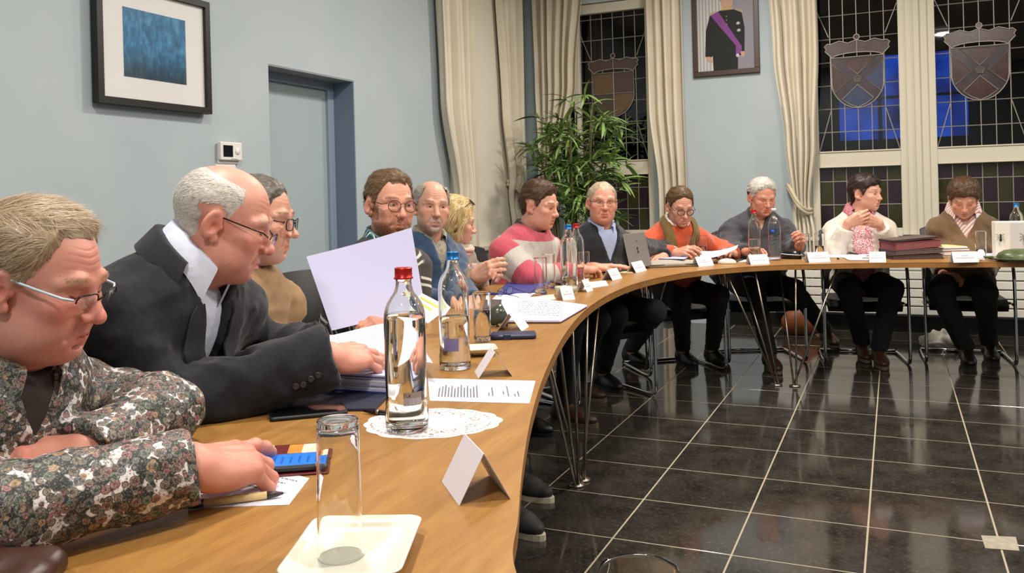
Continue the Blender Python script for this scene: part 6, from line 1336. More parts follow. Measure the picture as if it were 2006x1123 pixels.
FL_, FR_, NL_ = at_z(618, 1010, TZ+0.022), at_z(830, 1008, TZ+0.022), at_z(536, 1123, TZ+0.022); dw_ = (FR_-FL_).length; ux_ = (FR_-FL_).normalized(); uy_ = Vector((ux_.y, -ux_.x, 0)); dd_ = 0.185; pd = (FL_+FR_)/2+uy_*dd_/2
dish('large white rectangular dish holding the upturned glass in the foreground', (pd.x, pd.y, TZ), dw_, dd_, math.atan2(ux_.y, ux_.x))
gp = at_z(668, 1089, TZ+0.0055); tumbler('tall empty glass standing upside down on the foreground dish', (gp.x, gp.y, TZ+0.0055), 0.172, 0.029, 0, True)
# tent cards; the near ones turn their blank backs to the viewer
def card_px(label, a, b2, hgt=0.075, depth=0.055, text=True, seed=0): return tent_card(label, at_z(*a, TZ), at_z(*b2, TZ), hgt, depth, text, seed=seed)
card_px('large blank folded card nearest the viewer beside the lace doily', (866, 944), (900, 992), 0.072, 0.078, False)
card_px('blank folded name card behind the printed agenda sheet', (930, 729), (938, 742), 0.062, 0.085, False)
card_px('thin folded name card behind the navy phone case', (1022, 650), (1036, 640), 0.06, 0.085, False)
card_px('folded name card beside the two far bottles, left one', (1103, 589), (1127, 587), 0.055, 0.06, True, 1)
card_px('narrow folded name card leaning by the small dish near the bend', (1150, 573), (1162, 569), 0.055, 0.05, True, 2)
card_px('folded name card in front of the young man in the banded sweater', (1200, 550), (1219, 545), 0.055, 0.06, True, 3)
card_px('folded name card in front of the open laptop', (1246, 535), (1267, 530), 0.058, 0.06, True, 4)
card_px('folded name card in front of the man in orange', (1369, 523), (1399, 520), 0.058, 0.06, True, 5)
card_px('folded name card in front of the white haired man', (1471, 519), (1508, 517), 0.058, 0.06, True, 6)
card_px('folded name card left of the clipboard', (1585, 515), (1627, 513), 0.062, 0.05, True, 7)
card_px('folded name card leaning on the stacked dark folders', (1703, 514), (1736, 514), 0.062, 0.05, True, 8)
card_px('folded name card in front of the woman in brown', (1868, 515), (1918, 514), 0.062, 0.05, True, 9)
# lace doily
M_DOILY = mat('paper_lace', 'e6e1e6', 0.75)
def doily(label, c, rx, ry, rot, z=TZ+0.0004):
    o = thing('paper_doily', label, 'doily', (c.x, c.y, z), rot, 'paper lace doilies'); bm = bmesh.new(); n = 160; NR = 34
    rings = []
    for k in range(NR+1):
        t = k/NR; rg = []
        for i in range(n):
            a = 2*math.pi*i/n; sc = 1+0.05*abs(math.sin(a*7+0.4))*t**3+0.03*math.sin(3*a+1)*t; rg.append(bm.verts.new((rx*t*sc*math.cos(a), ry*t*sc*math.sin(a), 0.0)) if k else None)
        rings.append(rg)
    cv = bm.verts.new((0, 0, 0)); rnd = random.Random(3)
    for i in range(n): bm.faces.new((cv, rings[1][i], rings[1][(i+1) % n]))
    for k in range(1, NR):
        for i in range(n):
            bm.faces.new((rings[k][i], rings[k+1][i], rings[k+1][(i+1) % n], rings[k][(i+1) % n]))
    # punched lace: small holes inset in petal-shaped rows
    holes = []
    for f in list(bm.faces):
        m_ = f.calc_center_median(); r_ = math.hypot(m_.x/rx, m_.y/ry); a = math.atan2(m_.y/ry, m_.x/rx); pet = abs(math.sin(a*4.5)); par_ = (int((a+math.pi)/(2*math.pi)*n) % 3) == 0
        if r_ > 0.35 and len(f.verts) == 4 and not par_ and (abs(r_-0.90) < 0.014 or abs(r_-(0.50+0.24*pet)) < 0.018 or abs(r_-(0.80-0.18*pet)) < 0.016 or (abs(r_-0.62) < 0.014 and pet > 0.6)): holes.append(f)
    r_ = bmesh.ops.inset_individual(bm, faces=holes, thickness=0.00085); bmesh.ops.delete(bm, geom=holes, context='FACES')
    me = bpy.data.meshes.new('doily'); bm.to_mesh(me); bm.free(); link('lace_paper', me, o, M_DOILY); md = o.children[0].modifiers.new('thick', 'SOLIDIFY'); md.thickness = 0.0004; return o
dc = at_z(845, 828, TZ); d2 = at_z(980, 845, TZ); doily('white paper lace doily under the red capped bottle', dc, 0.134, 0.112, dir_ang(at_z(710, 835, TZ), at_z(985, 835, TZ)))
# bottles
def barcode():
    g = N('bottle_barcode_label'); tc = g.n('ShaderNodeTexCoord'); sp = g.n('ShaderNodeSeparateXYZ'); g.l(tc.outputs['Generated'], sp.inputs[0]); v = g.coord('Generated', scale=(1, 60, 1)); 
    n = g.noise(g.coord('Generated', scale=(0.01, 40, 0.01)), 3, 0); bars = g.ramp(n, [(0.49, 0.0), (0.5, 1.0)], 'CONSTANT'); box = g.ramp(sp.outputs[2], [(0.05, 0.0), (0.06, 1.0), (0.55, 1.0), (0.56, 0.0)]); c = g.mix(box, srgb('9a8f8a'), g.mix(bars, srgb('e5e2ea'), srgb('3b3f58'))); g.base(c); return g.set(Roughness=0.4)
bp = at_z(798, 842, TZ); o, lo_, az_ = bottle('tall glass water bottle with red cap standing on the lace doily', (bp.x, bp.y, TZ+0.001), M_REDCAP, 0.74, 0.307, 0.0410, lab=(barcode(), 0.055, 0.080, -0.15, 0.75))
def text_obj(txt, parent, loc, rot, size, m, name='lettering', ext=0.0002):
    cu = bpy.data.curves.new(name, 'FONT'); cu.body = txt; cu.size = size; cu.extrude = ext; cu.align_x = 'CENTER'; t_ = bpy.data.objects.new(name, cu); COL.objects.link(t_); dg = bpy.context.evaluated_depsgraph_get(); me = bpy.data.meshes.new_from_object(t_.evaluated_get(dg)); bpy.data.objects.remove(t_); ob = link(name, me, parent, m, loc=loc, rot=rot); return ob
a_ = az_+0.02; text_obj('1Le', o, (math.cos(a_)*0.0413, math.sin(a_)*0.0413, 0.0715), (math.pi/2, 0, a_+math.pi/2), 0.0095, mat('label_ink', '4a2f2a', 0.5))
M_BLAB = mat('violet_bottle_label', '6f6a94', 0.5, vary=0.25, vscale=300)
bp = at_z(892, 722, TZ); bottle('tall half full glass bottle with blue cap and violet label', (bp.x, bp.y, TZ), M_BLUECAP, 0.46, 0.300, 0.0405, lab=(M_BLAB, 0.052, 0.085, -0.75, 0.25))
bp = at_z(1116, 566, TZ); bottle('full glass bottle with blue cap near the bend of the table', (bp.x, bp.y, TZ), M_BLUECAP, 0.82, 0.300, 0.0405)
bp = at_z(1131, 560, TZ); bottle('glass bottle with red cap standing right behind the blue capped one', (bp.x, bp.y, TZ), M_REDCAP, 0.30, 0.300, 0.038)
bp = at_z(1479, 511, TZ); bottle('half full glass bottle with red cap before the white haired man', (bp.x, bp.y, TZ), M_REDCAP, 0.44, 0.318, 0.0395)
bp = at_z(1993, 497, TZ); bottle('glass bottle with blue cap behind the insect print box', (bp.x, bp.y, TZ), M_BLUECAP, 0.3, 0.318, 0.0405)
# plastic bottle
bp = at_z(1518, 510, TZ); o = thing('plastic_bottle', 'ribbed clear plastic water bottle with white cap and blue logo', 'bottle', (bp.x, bp.y, TZ)); o.scale = (1.04, 1.04, 1.06); pr = []
for k in range(41):
    z = 0.30*k/40; r_ = 0.040
    if z < 0.15: r_ = 0.0395-0.0028*abs(math.sin(z*math.pi/0.022))
    elif z < 0.20: r_ = 0.0395
    elif z < 0.265: r_ = 0.0395*math.cos((z-0.20)/0.065*1.10)+0.0005; r_ -= 0.0012*abs(math.sin(z*math.pi/0.016))
    else: r_ = 0.0135
    pr.append((r_, z))
b = MB(); b.lathe([(0.0, 0.004), (0.030, 0.0)]+pr[1:]+[(0.0125, 0.30)]+[(max(0.0, a-0.0006), z) for a, z in pr[::-1][:-1]]+[(0.0, 0.0046)], n=36); b.build('plastic_body', thin_glass('clear_plastic', (0.93, 0.95, 0.97), 0.10, 0.05), o)
b = MB(); b.lathe([(0.0, 0.315), (0.0145, 0.315), (0.0155, 0.312), (0.0155, 0.298), (0.013, 0.298)], n=28); b.build('cap', mat('white_plastic_cap', 'eceae8', 0.4), o)
az_ = math.atan2(-bp.y, -bp.x); rows = [[(math.cos(az_-0.9+1.8*i/12)*0.0403, math.sin(az_-0.9+1.8*i/12)*0.0403, z) for i in range(13)] for z in (0.155, 0.195)]; b = MB(); b.sheet(rows, 0.0003); lb = b.build('label', thin_glass('clear_label', (0.75, 0.83, 0.95), 0.08, 0.1), o)
b = MB(); b.lathe([(0.0, 0.0), (0.011, 0.0), (0.012, 0.0005), (0.0, 0.0008)], (math.cos(az_-0.25)*0.0405, math.sin(az_-0.25)*0.0405, 0.175), 20, R=rot_to((math.cos(az_-0.25), math.sin(az_-0.25), 0))); b.lathe([(0.0, 0.0008), (0.005, 0.0008), (0.005, 0.0014), (0.0, 0.0016)], (math.cos(az_-0.25)*0.0405, math.sin(az_-0.25)*0.0405, 0.175), 16, R=rot_to((math.cos(az_-0.25), math.sin(az_-0.25), 0))); b.build('blue_logo', mat('logo_blue', '2a55c8', 0.4), o)
# glasses of water
for (x, y, h_, r_, lv, lab_) in [(945, 670, 0.150, 0.029, 0.62, 'glass of water right behind the blue capped bottle on its small dish'), (1060, 578, 0.170, 0.030, 0.16, 'nearly empty glass in front of the blue folder'), (1077, 566, 0.168, 0.030, 0.10, 'nearly empty glass just behind another glass by the blue folder'),
        (1146, 548, 0.150, 0.028, 0.30, 'small glass half hidden behind the two far bottles'), (1192, 533, 0.162, 0.030, 0.14, 'empty glass left of the laptop'), (1353, 514, 0.168, 0.031, 0.45, 'left one of the two water glasses before the man in orange'), (1376, 512, 0.168, 0.031, 0.58, 'right one of the two water glasses before the man in orange'),
        (1578, 509, 0.166, 0.029, 0.12, 'nearly empty glass by the raised hand of the white haired man'), (1606, 508, 0.166, 0.030, 0.52, 'half full glass left of the woman in the white cardigan'), (1922, 510, 0.175, 0.031, 0.38, 'glass in front of the woman in the brown sweater')]:
    q = at_z(x, y, TZ); tumbler(lab_, (q.x, q.y, TZ+(0.006 if x == 945 else 0.0)), h_, r_, lv)
q = at_d(1250, 1112, 0.70); tumbler('rim of a glass at the bottom edge, nearest the viewer', (q.x, q.y, TZ), q.z-TZ-0.002, 0.0335, 0.0)
q = at_z(940, 695, TZ); dish('small white dish under the glass behind the blue capped bottle', (q.x, q.y, TZ), 0.10, 0.10, dir_ang(at_z(925, 714, TZ), at_z(965, 712, TZ)))
q = at_z(1052, 585, TZ); sheet_stack('paper_coaster', 'cream paper napkin under the nearly empty glass', 'napkin', tz((1022, 585), (1085, 577), (1088, 587), (1040, 590)), 0.001, mat('cream_napkin', 'e8e2c0', 0.8))
# ---------------------------------------------------------------- papers, phones, folders
M_BLUEF = mat('blue_folder_card', '2f3f86', 0.45); M_NAVYF = mat('navy_folder_board', '1c2238', 0.5); M_BLACKP = mat('black_phone_glass', '0b0c0f', 0.08); M_PHBODY = mat('dark_phone_body', '23262c', 0.35, 0.4)
def local_pts(o, *pts): return [Vector((p_.x-o.location.x, p_.y-o.location.y, 0)) for p_ in pts]
def quad_print(o, corners, rows, z, seed=1, h=1.0, m=None):
    """corners: world TL, TR, BL of a lying sheet"""
    tl, tr, bl = [Vector((c.x-o.location.x, c.y-o.location.y, z)) for c in corners]; ex, ey = tr-tl, bl-tl
    if ex.cross(ey).z < 0: return printing(o, tl+Vector((0, 0, 0)), ex, ey, rows, m, -0.0003, seed, h=h)
    return printing(o, tl, ex, ey, rows, m, 0.0003, seed, h=h)
# P1: sheet, pen, phone, red wallet
a_ = [(330, 1000), (480, 905), (612, 930), (560, 992)]; o = sheet_stack('paper_sheet', 'white sheet under the phone and the wooden pen', 'paper', tz((332, 998), (470, 905), (606, 938), (566, 990)), 0.0008)
quad_print(o, (at_z(470, 912, TZ), at_z(606, 940, TZ), at_z(400, 960, TZ)), [(0.15, 0.1, 0.9), (0.3, 0.1, 0.8), (0.6, 0.3, 0.9)], 0.0011, h=1.2)
A, B = at_z(368, 990, TZ+0.007), at_z(560, 966, TZ+0.007); d_ = (B-A); L_ = d_.length; o = thing('pen', 'pale wooden ball pen with dark tip lying on the sheet', 'pen', (A.x, A.y, TZ+0.0072), math.atan2(d_.y, d_.x)); R_ = rot_to((1, 0, 0))
b = MB(); b.lathe([(0.0, 0.02), (0.0058, 0.02), (0.0058, L_*0.80), (0.0, L_*0.80)], n=18, R=R_); b.build('barrel', mat('pale_wood_barrel', 'd9bd83', 0.5, vary=0.1, vscale=60), o)
b = MB(); b.lathe([(0.0, L_*0.80), (0.0056, L_*0.80), (0.0045, L_*0.9), (0.0018, L_*0.975), (0.0, L_*0.975)], n=18, R=R_); b.build('tip', mat('dark_brown_plastic', '3a3032', 0.4), o); b = MB(); b.lathe([(0.0, 0.0), (0.0060, 0.0), (0.0062, 0.022), (0.0, 0.022)], n=18, R=R_); b.build('push_end', MATS['dark_brown_plastic'], o)
b = MB(); b.lathe([(0.0009, L_*0.97), (0.0007, L_), (0.0, L_)], n=8, R=R_); b.build('point', M_STEEL, o)
b = MB(); rr_ = random.Random(2); b.tube([(0.055+0.004*k, -0.002*math.sin(k*1.7), 0.0060) for k in range(9)], 0.0004, 5); b.build('printed_mark', M_INK, o)
def phone(label, c, along, w, l, h_, screen=None, case=None, z=TZ, group='mobile phones'):
    o = thing('phone', label, 'phone', (c.x, c.y, z), math.atan2(along.y, along.x), group); b = MB(); b.rbox((0, 0, h_/2), (l, w, h_), 0.009, n=4); b.build('phone_body', case or M_PHBODY, o)
    b = MB(); b.rbox((0, 0, h_+0.0003), (l-0.008, w-0.007, 0.0012), 0.007, n=4); sc_ = b.build('screen', screen or M_BLACKP, o); return o
def screen_mat():
    g = N('blue_phone_screen'); sp = g.n('ShaderNodeSeparateXYZ'); g.l(g.coord('Generated'), sp.inputs[0]); X_ = sp.outputs[0]; Y_ = sp.outputs[1]
    ln = g.ramp(g.math('FRACT', g.math('MULTIPLY', X_, 9.0)), [(0.70, 0.0), (0.72, 1.0)], 'CONSTANT'); ln = g.math('MULTIPLY', ln, g.ramp(Y_, [(0.12, 0.0), (0.14, 0.6), (0.70, 0.6), (0.72, 0.0)], 'CONSTANT')); c = g.mix(ln, srgb('3f90f5'), srgb('1d55b8')); c = g.mix(g.ramp(X_, [(0.0, 0.7), (0.45, 0.0)], 'CONSTANT'), c, srgb('2360c4'))
    g.base((0, 0, 0)); g.l(c, g.b.inputs['Emission Color']); g.b.inputs['Emission Strength'].default_value = 1.1; return g.set(Roughness=0.1)
pc = at_z(548, 921, TZ); pa = at_z(612, 916, TZ)-at_z(500, 924, TZ); o = phone('dark phone with a lit blue screen under the foreground hand', pc, pa, 0.072, 0.135, 0.012, screen_mat(), mat('black_phone_case', '14151a', 0.4), TZ+0.004)
o2 = thing('phone_wallet', 'dark red leather phone wallet opened with bank cards', 'wallet', (pc.x, pc.y, TZ+0.0008), math.atan2(pa.y, pa.x)); b = MB(); b.rbox((0.0, 0, 0.0016), (0.148, 0.084, 0.003), 0.01, n=4); b.build('back_cover', mat('dark_red_leather', '5e1518', 0.45, bump=0.1, bscale=200), o2)
b = MB(); b.rbox((0.0, 0.086, 0.004), (0.148, 0.082, 0.005), 0.01, n=4); b.build('front_flap', MATS['dark_red_leather'], o2)
for k, (cx, cy, cc) in enumerate(((0.020, 0.092, 'd98a3c'), (0.045, 0.090, 'e6dcc0'), (-0.025, 0.094, 'd8c9b8'))):
    b = MB(); b.rbox((cx, cy, 0.0072+0.0004*k), (0.030 if k < 2 else 0.006, 0.054, 0.0008), 0.003, n=3); b.build('bank_card', mat('card_'+cc, cc, 0.35, vary=0.2, vscale=50), o2)
# brown leather pouch at the lower left
pe = at_z(124, 1066, TZ+0.04); pdir = (at_z(124, 1066, TZ+0.04)-at_z(0, 1072, TZ+0.04)).normalized(); py_ = Vector((pdir.y, -pdir.x, 0)); q = pe-pdir*0.09+py_*0.055; o = thing('leather_pouch', 'brown leather pouch at the lower left corner of the table', 'pouch', (q.x, q.y, TZ), math.atan2(pdir.y, pdir.x))
Fp = Field((-0.11, -0.08, -0.01), (0.11, 0.08, 0.07), 0.004); Fp.ell((0, 0, 0.022), (0.10, 0.066, 0.028), 0)
for yy in (-0.042, 0.042): Fp.cap((-0.08, yy, 0.022), (0.078, yy, 0.022), 0.017, 0.015, 0.02)
for xx in (-0.08, 0.078): Fp.cap((xx, -0.04, 0.022), (xx, 0.04, 0.022), 0.017, 0.017, 0.02)
X_, Y_, Z_ = Fp.ax[0][:, None, None], Fp.ax[1][None, :, None], Fp.ax[2][None, None, :]; Fp.D += (0.0012*np.sin(X_*60+Y_*90)+0.001*np.sin(X_*110-Y_*40)).astype(np.float32); Fp.cut((0, 0, 0.0005), (0, 0, -1)); V_, Q_ = Fp.nets(); link('leather_body', mesh_np('pouch', V_, Q_), o, mat('brown_leather', '3a2119', 0.36, bump=0.25, bscale=90, bdist=0.002))
b = MB(); b.tube([(0.092, -0.05, 0.024), (0.0965, 0.0, 0.026), (0.092, 0.05, 0.024)], 0.003, 8); b.build('seam_piping', MATS['brown_leather'], o)
# P2: tablet phone, pen, folder, pile of papers, held sheet
A, B = at_z(520, 822, TZ), at_z(690, 806, TZ); c = (at_z(604, 812, TZ)); phone('large black phone beside the cuff buttons of the navy jacket', c, B-A, 0.078, 0.160, 0.009)
o = sheet_stack('folder', 'dark navy folder board under the bald man\'s pile of papers', 'folder', tz((560, 808), (735, 806), (770, 770), (640, 730), (560, 760)), 0.006, M_NAVYF)
zt_ = TZ+0.006; pile = [at_z(575, 760, zt_+0.0), at_z(762, 772, zt_), at_z(752, 700, zt_), at_z(600, 690, zt_)]; pile = ccw(pile)
sheet_stack('paper_pile', 'thick pile of white and bluish papers under the bald man\'s hand', 'papers', pile, 0.042, [M_BLUEF, mat('bluish_paper', 'b9bfe0', 0.6), M_PAPER, M_PAPER, MATS['bluish_paper'], M_PAPER, M_PAPER, M_PAPER], zt_, n=10, seed=4, wob=0.006)
zq = zt_+0.043; o = sheet_stack('paper_sheet', 'printed sheet on top of the pile under the bald man\'s fingers', 'paper', tz((622, 690), (640, 712), (850, 712), (850, 640), (750, 632), z=zq) if False else tz((624, 664), (646, 690), (756, 700), (848, 712), (792, 628), (742, 636), z=zq), 0.001, None, zq)
quad_print(o, (at_z(640, 664, zq), at_z(742, 640, zq), at_z(670, 690, zq)), [(k*0.14+0.06, 0.05, 0.97) for k in range(7)], 0.0013, h=0.6, m=mat('pale_print', 'a09db0', 0.7))
o = sheet_stack('folder', 'pale green folder corner behind the navy sleeve', 'folder', tz((545, 700), (600, 690), (640, 676), (560, 690), z=TZ+0.03) if False else tz((540, 702), (650, 690), (640, 676), (560, 684)), 0.02, mat('pale_green_folder', 'b9cdbd', 0.5))
A, B = at_z(710, 806, TZ+0.005), at_z(762, 810, TZ+0.005); d_ = B-A; o = thing('pen', 'black ball pen with silver ring left of the red capped bottle', 'pen', (A.x, A.y, TZ+0.0055), math.atan2(d_.y, d_.x)); L_ = 0.13; b = MB(); b.lathe([(0.0, 0.0), (0.0012, 0.0), (0.0042, 0.018), (0.005, 0.03), (0.005, L_), (0.0, L_)], n=16, R=R_); b.build('barrel', mat('black_pen_plastic', '101014', 0.25), o); b = MB(); b.lathe([(0.0053, 0.034), (0.0054, 0.039), (0.005, 0.040)], n=16, R=R_); b.build('silver_ring', M_STEEL, o)
# printed agenda
o = sheet_stack('paper_sheet', 'printed agenda sheet behind the lace doily', 'paper', tz((838, 742), (1049, 747), (1037, 791), (842, 786)), 0.0008)
quad_print(o, (at_z(846, 782, TZ), at_z(852, 748, TZ), at_z(1030, 786, TZ)), [(0.07+0.035*k, 0.1, 0.6+0.25*((k*7) % 5)/5) for k in range(13)]+[(0.62, 0.2, 0.4), (0.66, 0.2, 0.7), (0.78, 0.3, 0.5), (0.83, 0.2, 0.8), (0.90, 0.2, 0.35), (0.94, 0.2, 0.5)], 0.0011, h=0.7)
# P4's held sheet and the highlighted one
def held_sheet(label, tl, tr, bl, br, bow=0.02, m=None, prt=None):
    c = (tl+tr+bl+br)/4; o = thing('held_sheet', label, 'paper', c); nn = (tr-tl).cross(bl-tl).normalized(); P_ = []
    for i in range(13):
        v = i/12; row = []
        for j in range(17):
            u = j/16; q = (tl*(1-u)+tr*u)*(1-v)+(bl*(1-u)+br*u)*v; q = q+nn*bow*(math.sin(math.pi*u)*0.8+0.4*math.sin(math.pi*v))-c; row.append(q)
        P_.append(row)
    b = MB(); b.sheet(P_, 0.0005); b.build('paper', m or M_PAPER, o); return o, P_
held_sheet('large white sheet held up by the bearded man', at_d(600, 503, 2.95), at_d(806, 446, 3.02), at_d(650, 648, 2.86), at_d(832, 600, 2.95), 0.012, mat('held_paper', 'c6c7ea', 0.65))
hs, P_ = held_sheet('small sheet with yellow highlighted lines beside the blue capped bottle', at_d(826, 574, 2.82), at_d(880, 602, 2.80), at_d(800, 604, 2.80), at_d(838, 634, 2.76), 0.002)
mh = mat('yellow_highlight', 'd6e24a', 0.6)
for k, (i0, i1) in enumerate(((2, 3), (5, 6), (8, 9), (10, 11))): b = MB(); b.sheet([[q-(_f*0.0015) for q in P_[i][1:(14-2*k)]] for i in (i0, i1)], 0.0002); b.build('highlighted_line', mh, hs)
# small things around the second bottle
A, B = at_z(966, 668, TZ), at_z(1050, 666, TZ); c = at_z(1006, 662, TZ); o = thing('phone_case', 'navy leather phone wallet with strap lying closed', 'wallet', (c.x, c.y, TZ), dir_ang(A, B)); b = MB(); b.rbox((0, 0, 0.008), (0.145, 0.078, 0.016), 0.010, n=4); b.build('cover', mat('navy_leather', '1f2a4c', 0.4, bump=0.1, bscale=200), o); b = MB(); b.rbox((-0.02, -0.02, 0.0085), (0.024, 0.045, 0.0185), 0.004, n=3); b.build('strap', MATS['navy_leather'], o)
q = at_z(974, 640, TZ); o = thing('mug', 'dark grey green mug tipped beside the glass of water', 'mug', (q.x, q.y, TZ), 0.5); o.scale = (0.85, 0.85, 0.85); Rm = Matrix.Rotation(math.radians(64), 3, 'Y'); b = MB(); b.lathe([(0.0, 0.0), (0.026, 0.0), (0.033, 0.008), (0.037, 0.04), (0.039, 0.078), (0.036, 0.078), (0.034, 0.04), (0.030, 0.010), (0.0, 0.008)], (-0.035, 0, 0.030), 28, R=Rm); b.build('cup', mat('grey_green_glaze', '3e433a', 0.25), o); b = MB(); b.tube([Rm @ Vector((0.037, 0, 0.062))+Vector((-0.035, 0, 0.03)), Rm @ Vector((0.06, 0, 0.055))+Vector((-0.035, 0, 0.03)), Rm @ Vector((0.062, 0, 0.03))+Vector((-0.035, 0, 0.03)), Rm @ Vector((0.036, 0, 0.018))+Vector((-0.035, 0, 0.03))], 0.005, 8); b.build('handle', MATS['grey_green_glaze'], o)
for k, (pts, zz, lab_) in enumerate([([(980, 634), (1098, 634), (1150, 603), (1040, 588), (985, 590)], 0.012, 'thick stapled booklet of printed sheets before the blue sweater')]):
    o = sheet_stack('booklet', lab_, 'booklet', tz(*pts), zz, [M_NAVYF, M_PAPER, M_PAPER, mat('lilac_paper', 'c9bfe2', 0.6), M_PAPER, M_PAPER], n=6, seed=9, wob=0.004)
    quad_print(o, (at_z(1000, 592, TZ), at_z(1120, 596, TZ), at_z(985, 628, TZ)), [(0.1+0.09*q_, 0.15, 0.85) for q_ in range(9)], zz+0.0006, h=0.7, m=mat('pale_print', 'a09db0', 0.7))
o = sheet_stack('folder', 'blue card folder by the clasped hands of the blonde woman', 'folder', tz((975, 577), (1060, 575), (1085, 552), (995, 553)), 0.006, M_BLUEF)
sheet_stack('paper_sheet', 'white sheet under the folded reading glasses', 'paper', tz((962, 590), (1030, 588), (1050, 575), (975, 577)), 0.003)
sheet_stack('folder', 'dark grey folder below the blue pen', 'folder', tz((945, 608), (1010, 600), (1030, 590), (960, 588)), 0.004, mat('grey_folder', '4b474b', 0.5))
sheet_stack('paper_sheet', 'white sheet on a dark red folder before the young man', 'paper', tz((995, 549), (1105, 548), (1100, 539), (1022, 540)), 0.004)
A, B = at_z(955, 578, TZ+0.006), at_z(1002, 576, TZ+0.006)
o = thing('pen', 'blue ball pen lying on the grey folder', 'pen', (A.x, A.y, TZ+0.009), dir_ang(A, B)); b = MB(); b.lathe([(0.0, 0.0), (0.0045, 0.0), (0.005, 0.11), (0.0012, 0.135), (0.0, 0.135)], n=14, R=R_); b.build('barrel', mat('blue_pen_plastic', '22308a', 0.3), o); b = MB(); b.tube([(0.0, 0.0, 0.007), (0.035, 0.0, 0.007)], 0.0012, 6); b.build('clip', MATS['blue_pen_plastic'], o)
q = at_z(990, 582, TZ); o = thing('reading_glasses', 'folded reading glasses lying on the white sheet', 'glasses', (q.x, q.y, TZ+0.004), dir_ang(at_z(985, 582, TZ), at_z(1030, 585, TZ)))
for sg in (-1, 1):
    pts = [(0.0+0.004*math.sin(a), sg*0.032+0.023*math.cos(a), 0.022+0.019*math.sin(a)) for a in [2*math.pi*k/20 for k in range(20)]]; b = MB(); b.tube(pts, 0.0012, 6, closed=True); b.tube([(0.002, sg*0.056, 0.03), (0.06, sg*0.058, 0.016), (0.10, sg*0.054, 0.010), (0.13, sg*0.05, 0.002+0.03*(sg > 0))], 0.0013, 6); b.build('frame', M_FRAME, o)
    b = MB(); b.add([(0.0, sg*0.032, 0.022)]+pts, [(0, 1+k, 1+(k+1) % 20) for k in range(20)]); b.build('lens', M_LENS, o)
b = MB(); b.tube([(0, -0.01, 0.026), (0, 0.01, 0.026)], 0.0012, 6); b.build('bridge', M_FRAME, o)
# around the bend
q = at_z(1110, 576, TZ); o = thing('bowl', 'small pale green bowl under the blue capped bottle near the bend', 'bowl', (q.x+0.02, q.y-0.06, TZ)); b = MB(); b.lathe([(0.0, 0.0), (0.03, 0.0), (0.048, 0.022), (0.052, 0.040), (0.049, 0.040), (0.045, 0.022), (0.028, 0.004), (0.0, 0.004)], n=30); b.build('ceramic', mat('pale_green_glaze', 'a9b39a', 0.25), o)
sheet_stack('paper_sheet', 'crumpled printed sheet behind the narrow name card', 'paper', tz((1140, 568), (1190, 560), (1185, 551), (1155, 554)), 0.004, n=2, wob=0.006)
sheet_stack('folder', 'brown card box edge left of the bowl', 'folder', tz((1078, 556), (1100, 560), (1104, 552), (1085, 549)), 0.012, mat('dark_brown_card', '4a3728', 0.6))
sheet_stack('notepad', 'cream notepad behind the name card left of the laptop', 'notepad', tz((1165, 538), (1240, 535), (1222, 527), (1180, 530)), 0.004, mat('cream_paper', 'e8dfb4', 0.6))
# laptop
def laptop():
    a = at_z(1222, 533, TZ); ex = Vector((math.cos(math.radians(79)), math.sin(math.radians(79)), 0)); mid = a+ex*0.135; o = thing('laptop', 'open grey aluminium laptop seen from behind', 'laptop', (mid.x, mid.y, TZ), math.atan2(ex.y, ex.x)); M_ALU = mat('space_grey_aluminium', '8f8c88', 0.4, 0.45)
    b = MB(); b.rbox((0, 0.105, 0.009), (0.28, 0.20, 0.014), 0.010, n=3); b.build('keyboard_base', M_ALU, o); b = MB(); b.rbox((0, 0.11, 0.0166), (0.26, 0.10, 0.001), 0.004); b.build('keyboard', mat('black_keys', '111214', 0.5), o)
    R = Matrix.Rotation(math.radians(-12), 3, 'X'); b = MB(); b.rbox((0, 0, 0), (0.28, 0.006, 0.205), 0.0028, R=R, n=2); lid = b.build('lid', M_ALU, o, loc=(0, -0.022, 0.117)); b = MB(); b.rbox((0, 0.0036, 0), (0.265, 0.001, 0.185), 0.0005, R=R, n=1); b.build('screen', M_BLACKP, lid)
    b = MB()
    for dz in (0.010, -0.010): b.lathe([(0.0, 0.0), (0.009, 0.0), (0.009, 0.0006), (0.0, 0.0008)], R @ Vector((0, -0.0032, dz)), 16, R=R @ rot_to((0, -1, 0)))
    b.build('lid_mark', mat('mark_black', '0d0d0e', 0.2), lid)
laptop()
q = at_z(1310, 521, TZ); Fp = Field((-0.19, -0.13, -0.01), (0.19, 0.13, 0.06), 0.006); Fp.ell((0, 0, 0.018), (0.175, 0.12, 0.022), 0); Fp.cap((-0.16, -0.10, 0.012), (0.16, -0.10, 0.012), 0.012, 0.012, 0.02); Fp.cap((-0.16, 0.10, 0.012), (0.16, 0.10, 0.012), 0.012, 0.012, 0.02); Fp.cap((-0.165, -0.1, 0.012), (-0.165, 0.1, 0.012), 0.012, 0.012, 0.02); Fp.cap((0.165, -0.1, 0.012), (0.165, 0.1, 0.012), 0.012, 0.012, 0.02); Fp.cut((0, 0, 0.0005), (0, 0, -1)); V_, Q_ = Fp.nets()
o = thing('laptop_sleeve', 'grey felt laptop sleeve lying right of the laptop', 'sleeve', (q.x, q.y, TZ), dir_ang(at_z(1262, 529, TZ), at_z(1340, 526, TZ))); link('felt_body', mesh_np('sleeve', V_, Q_), o, mat('grey_felt', 'a39c91', 0.95, vary=0.1, vscale=200, bump=0.2, bscale=400)); b = MB(); b.tube([(-0.16, -0.114, 0.016), (0.16, -0.114, 0.016)], 0.003, 6); b.build('zip', mat('dark_zip', '4b4742', 0.5), o)
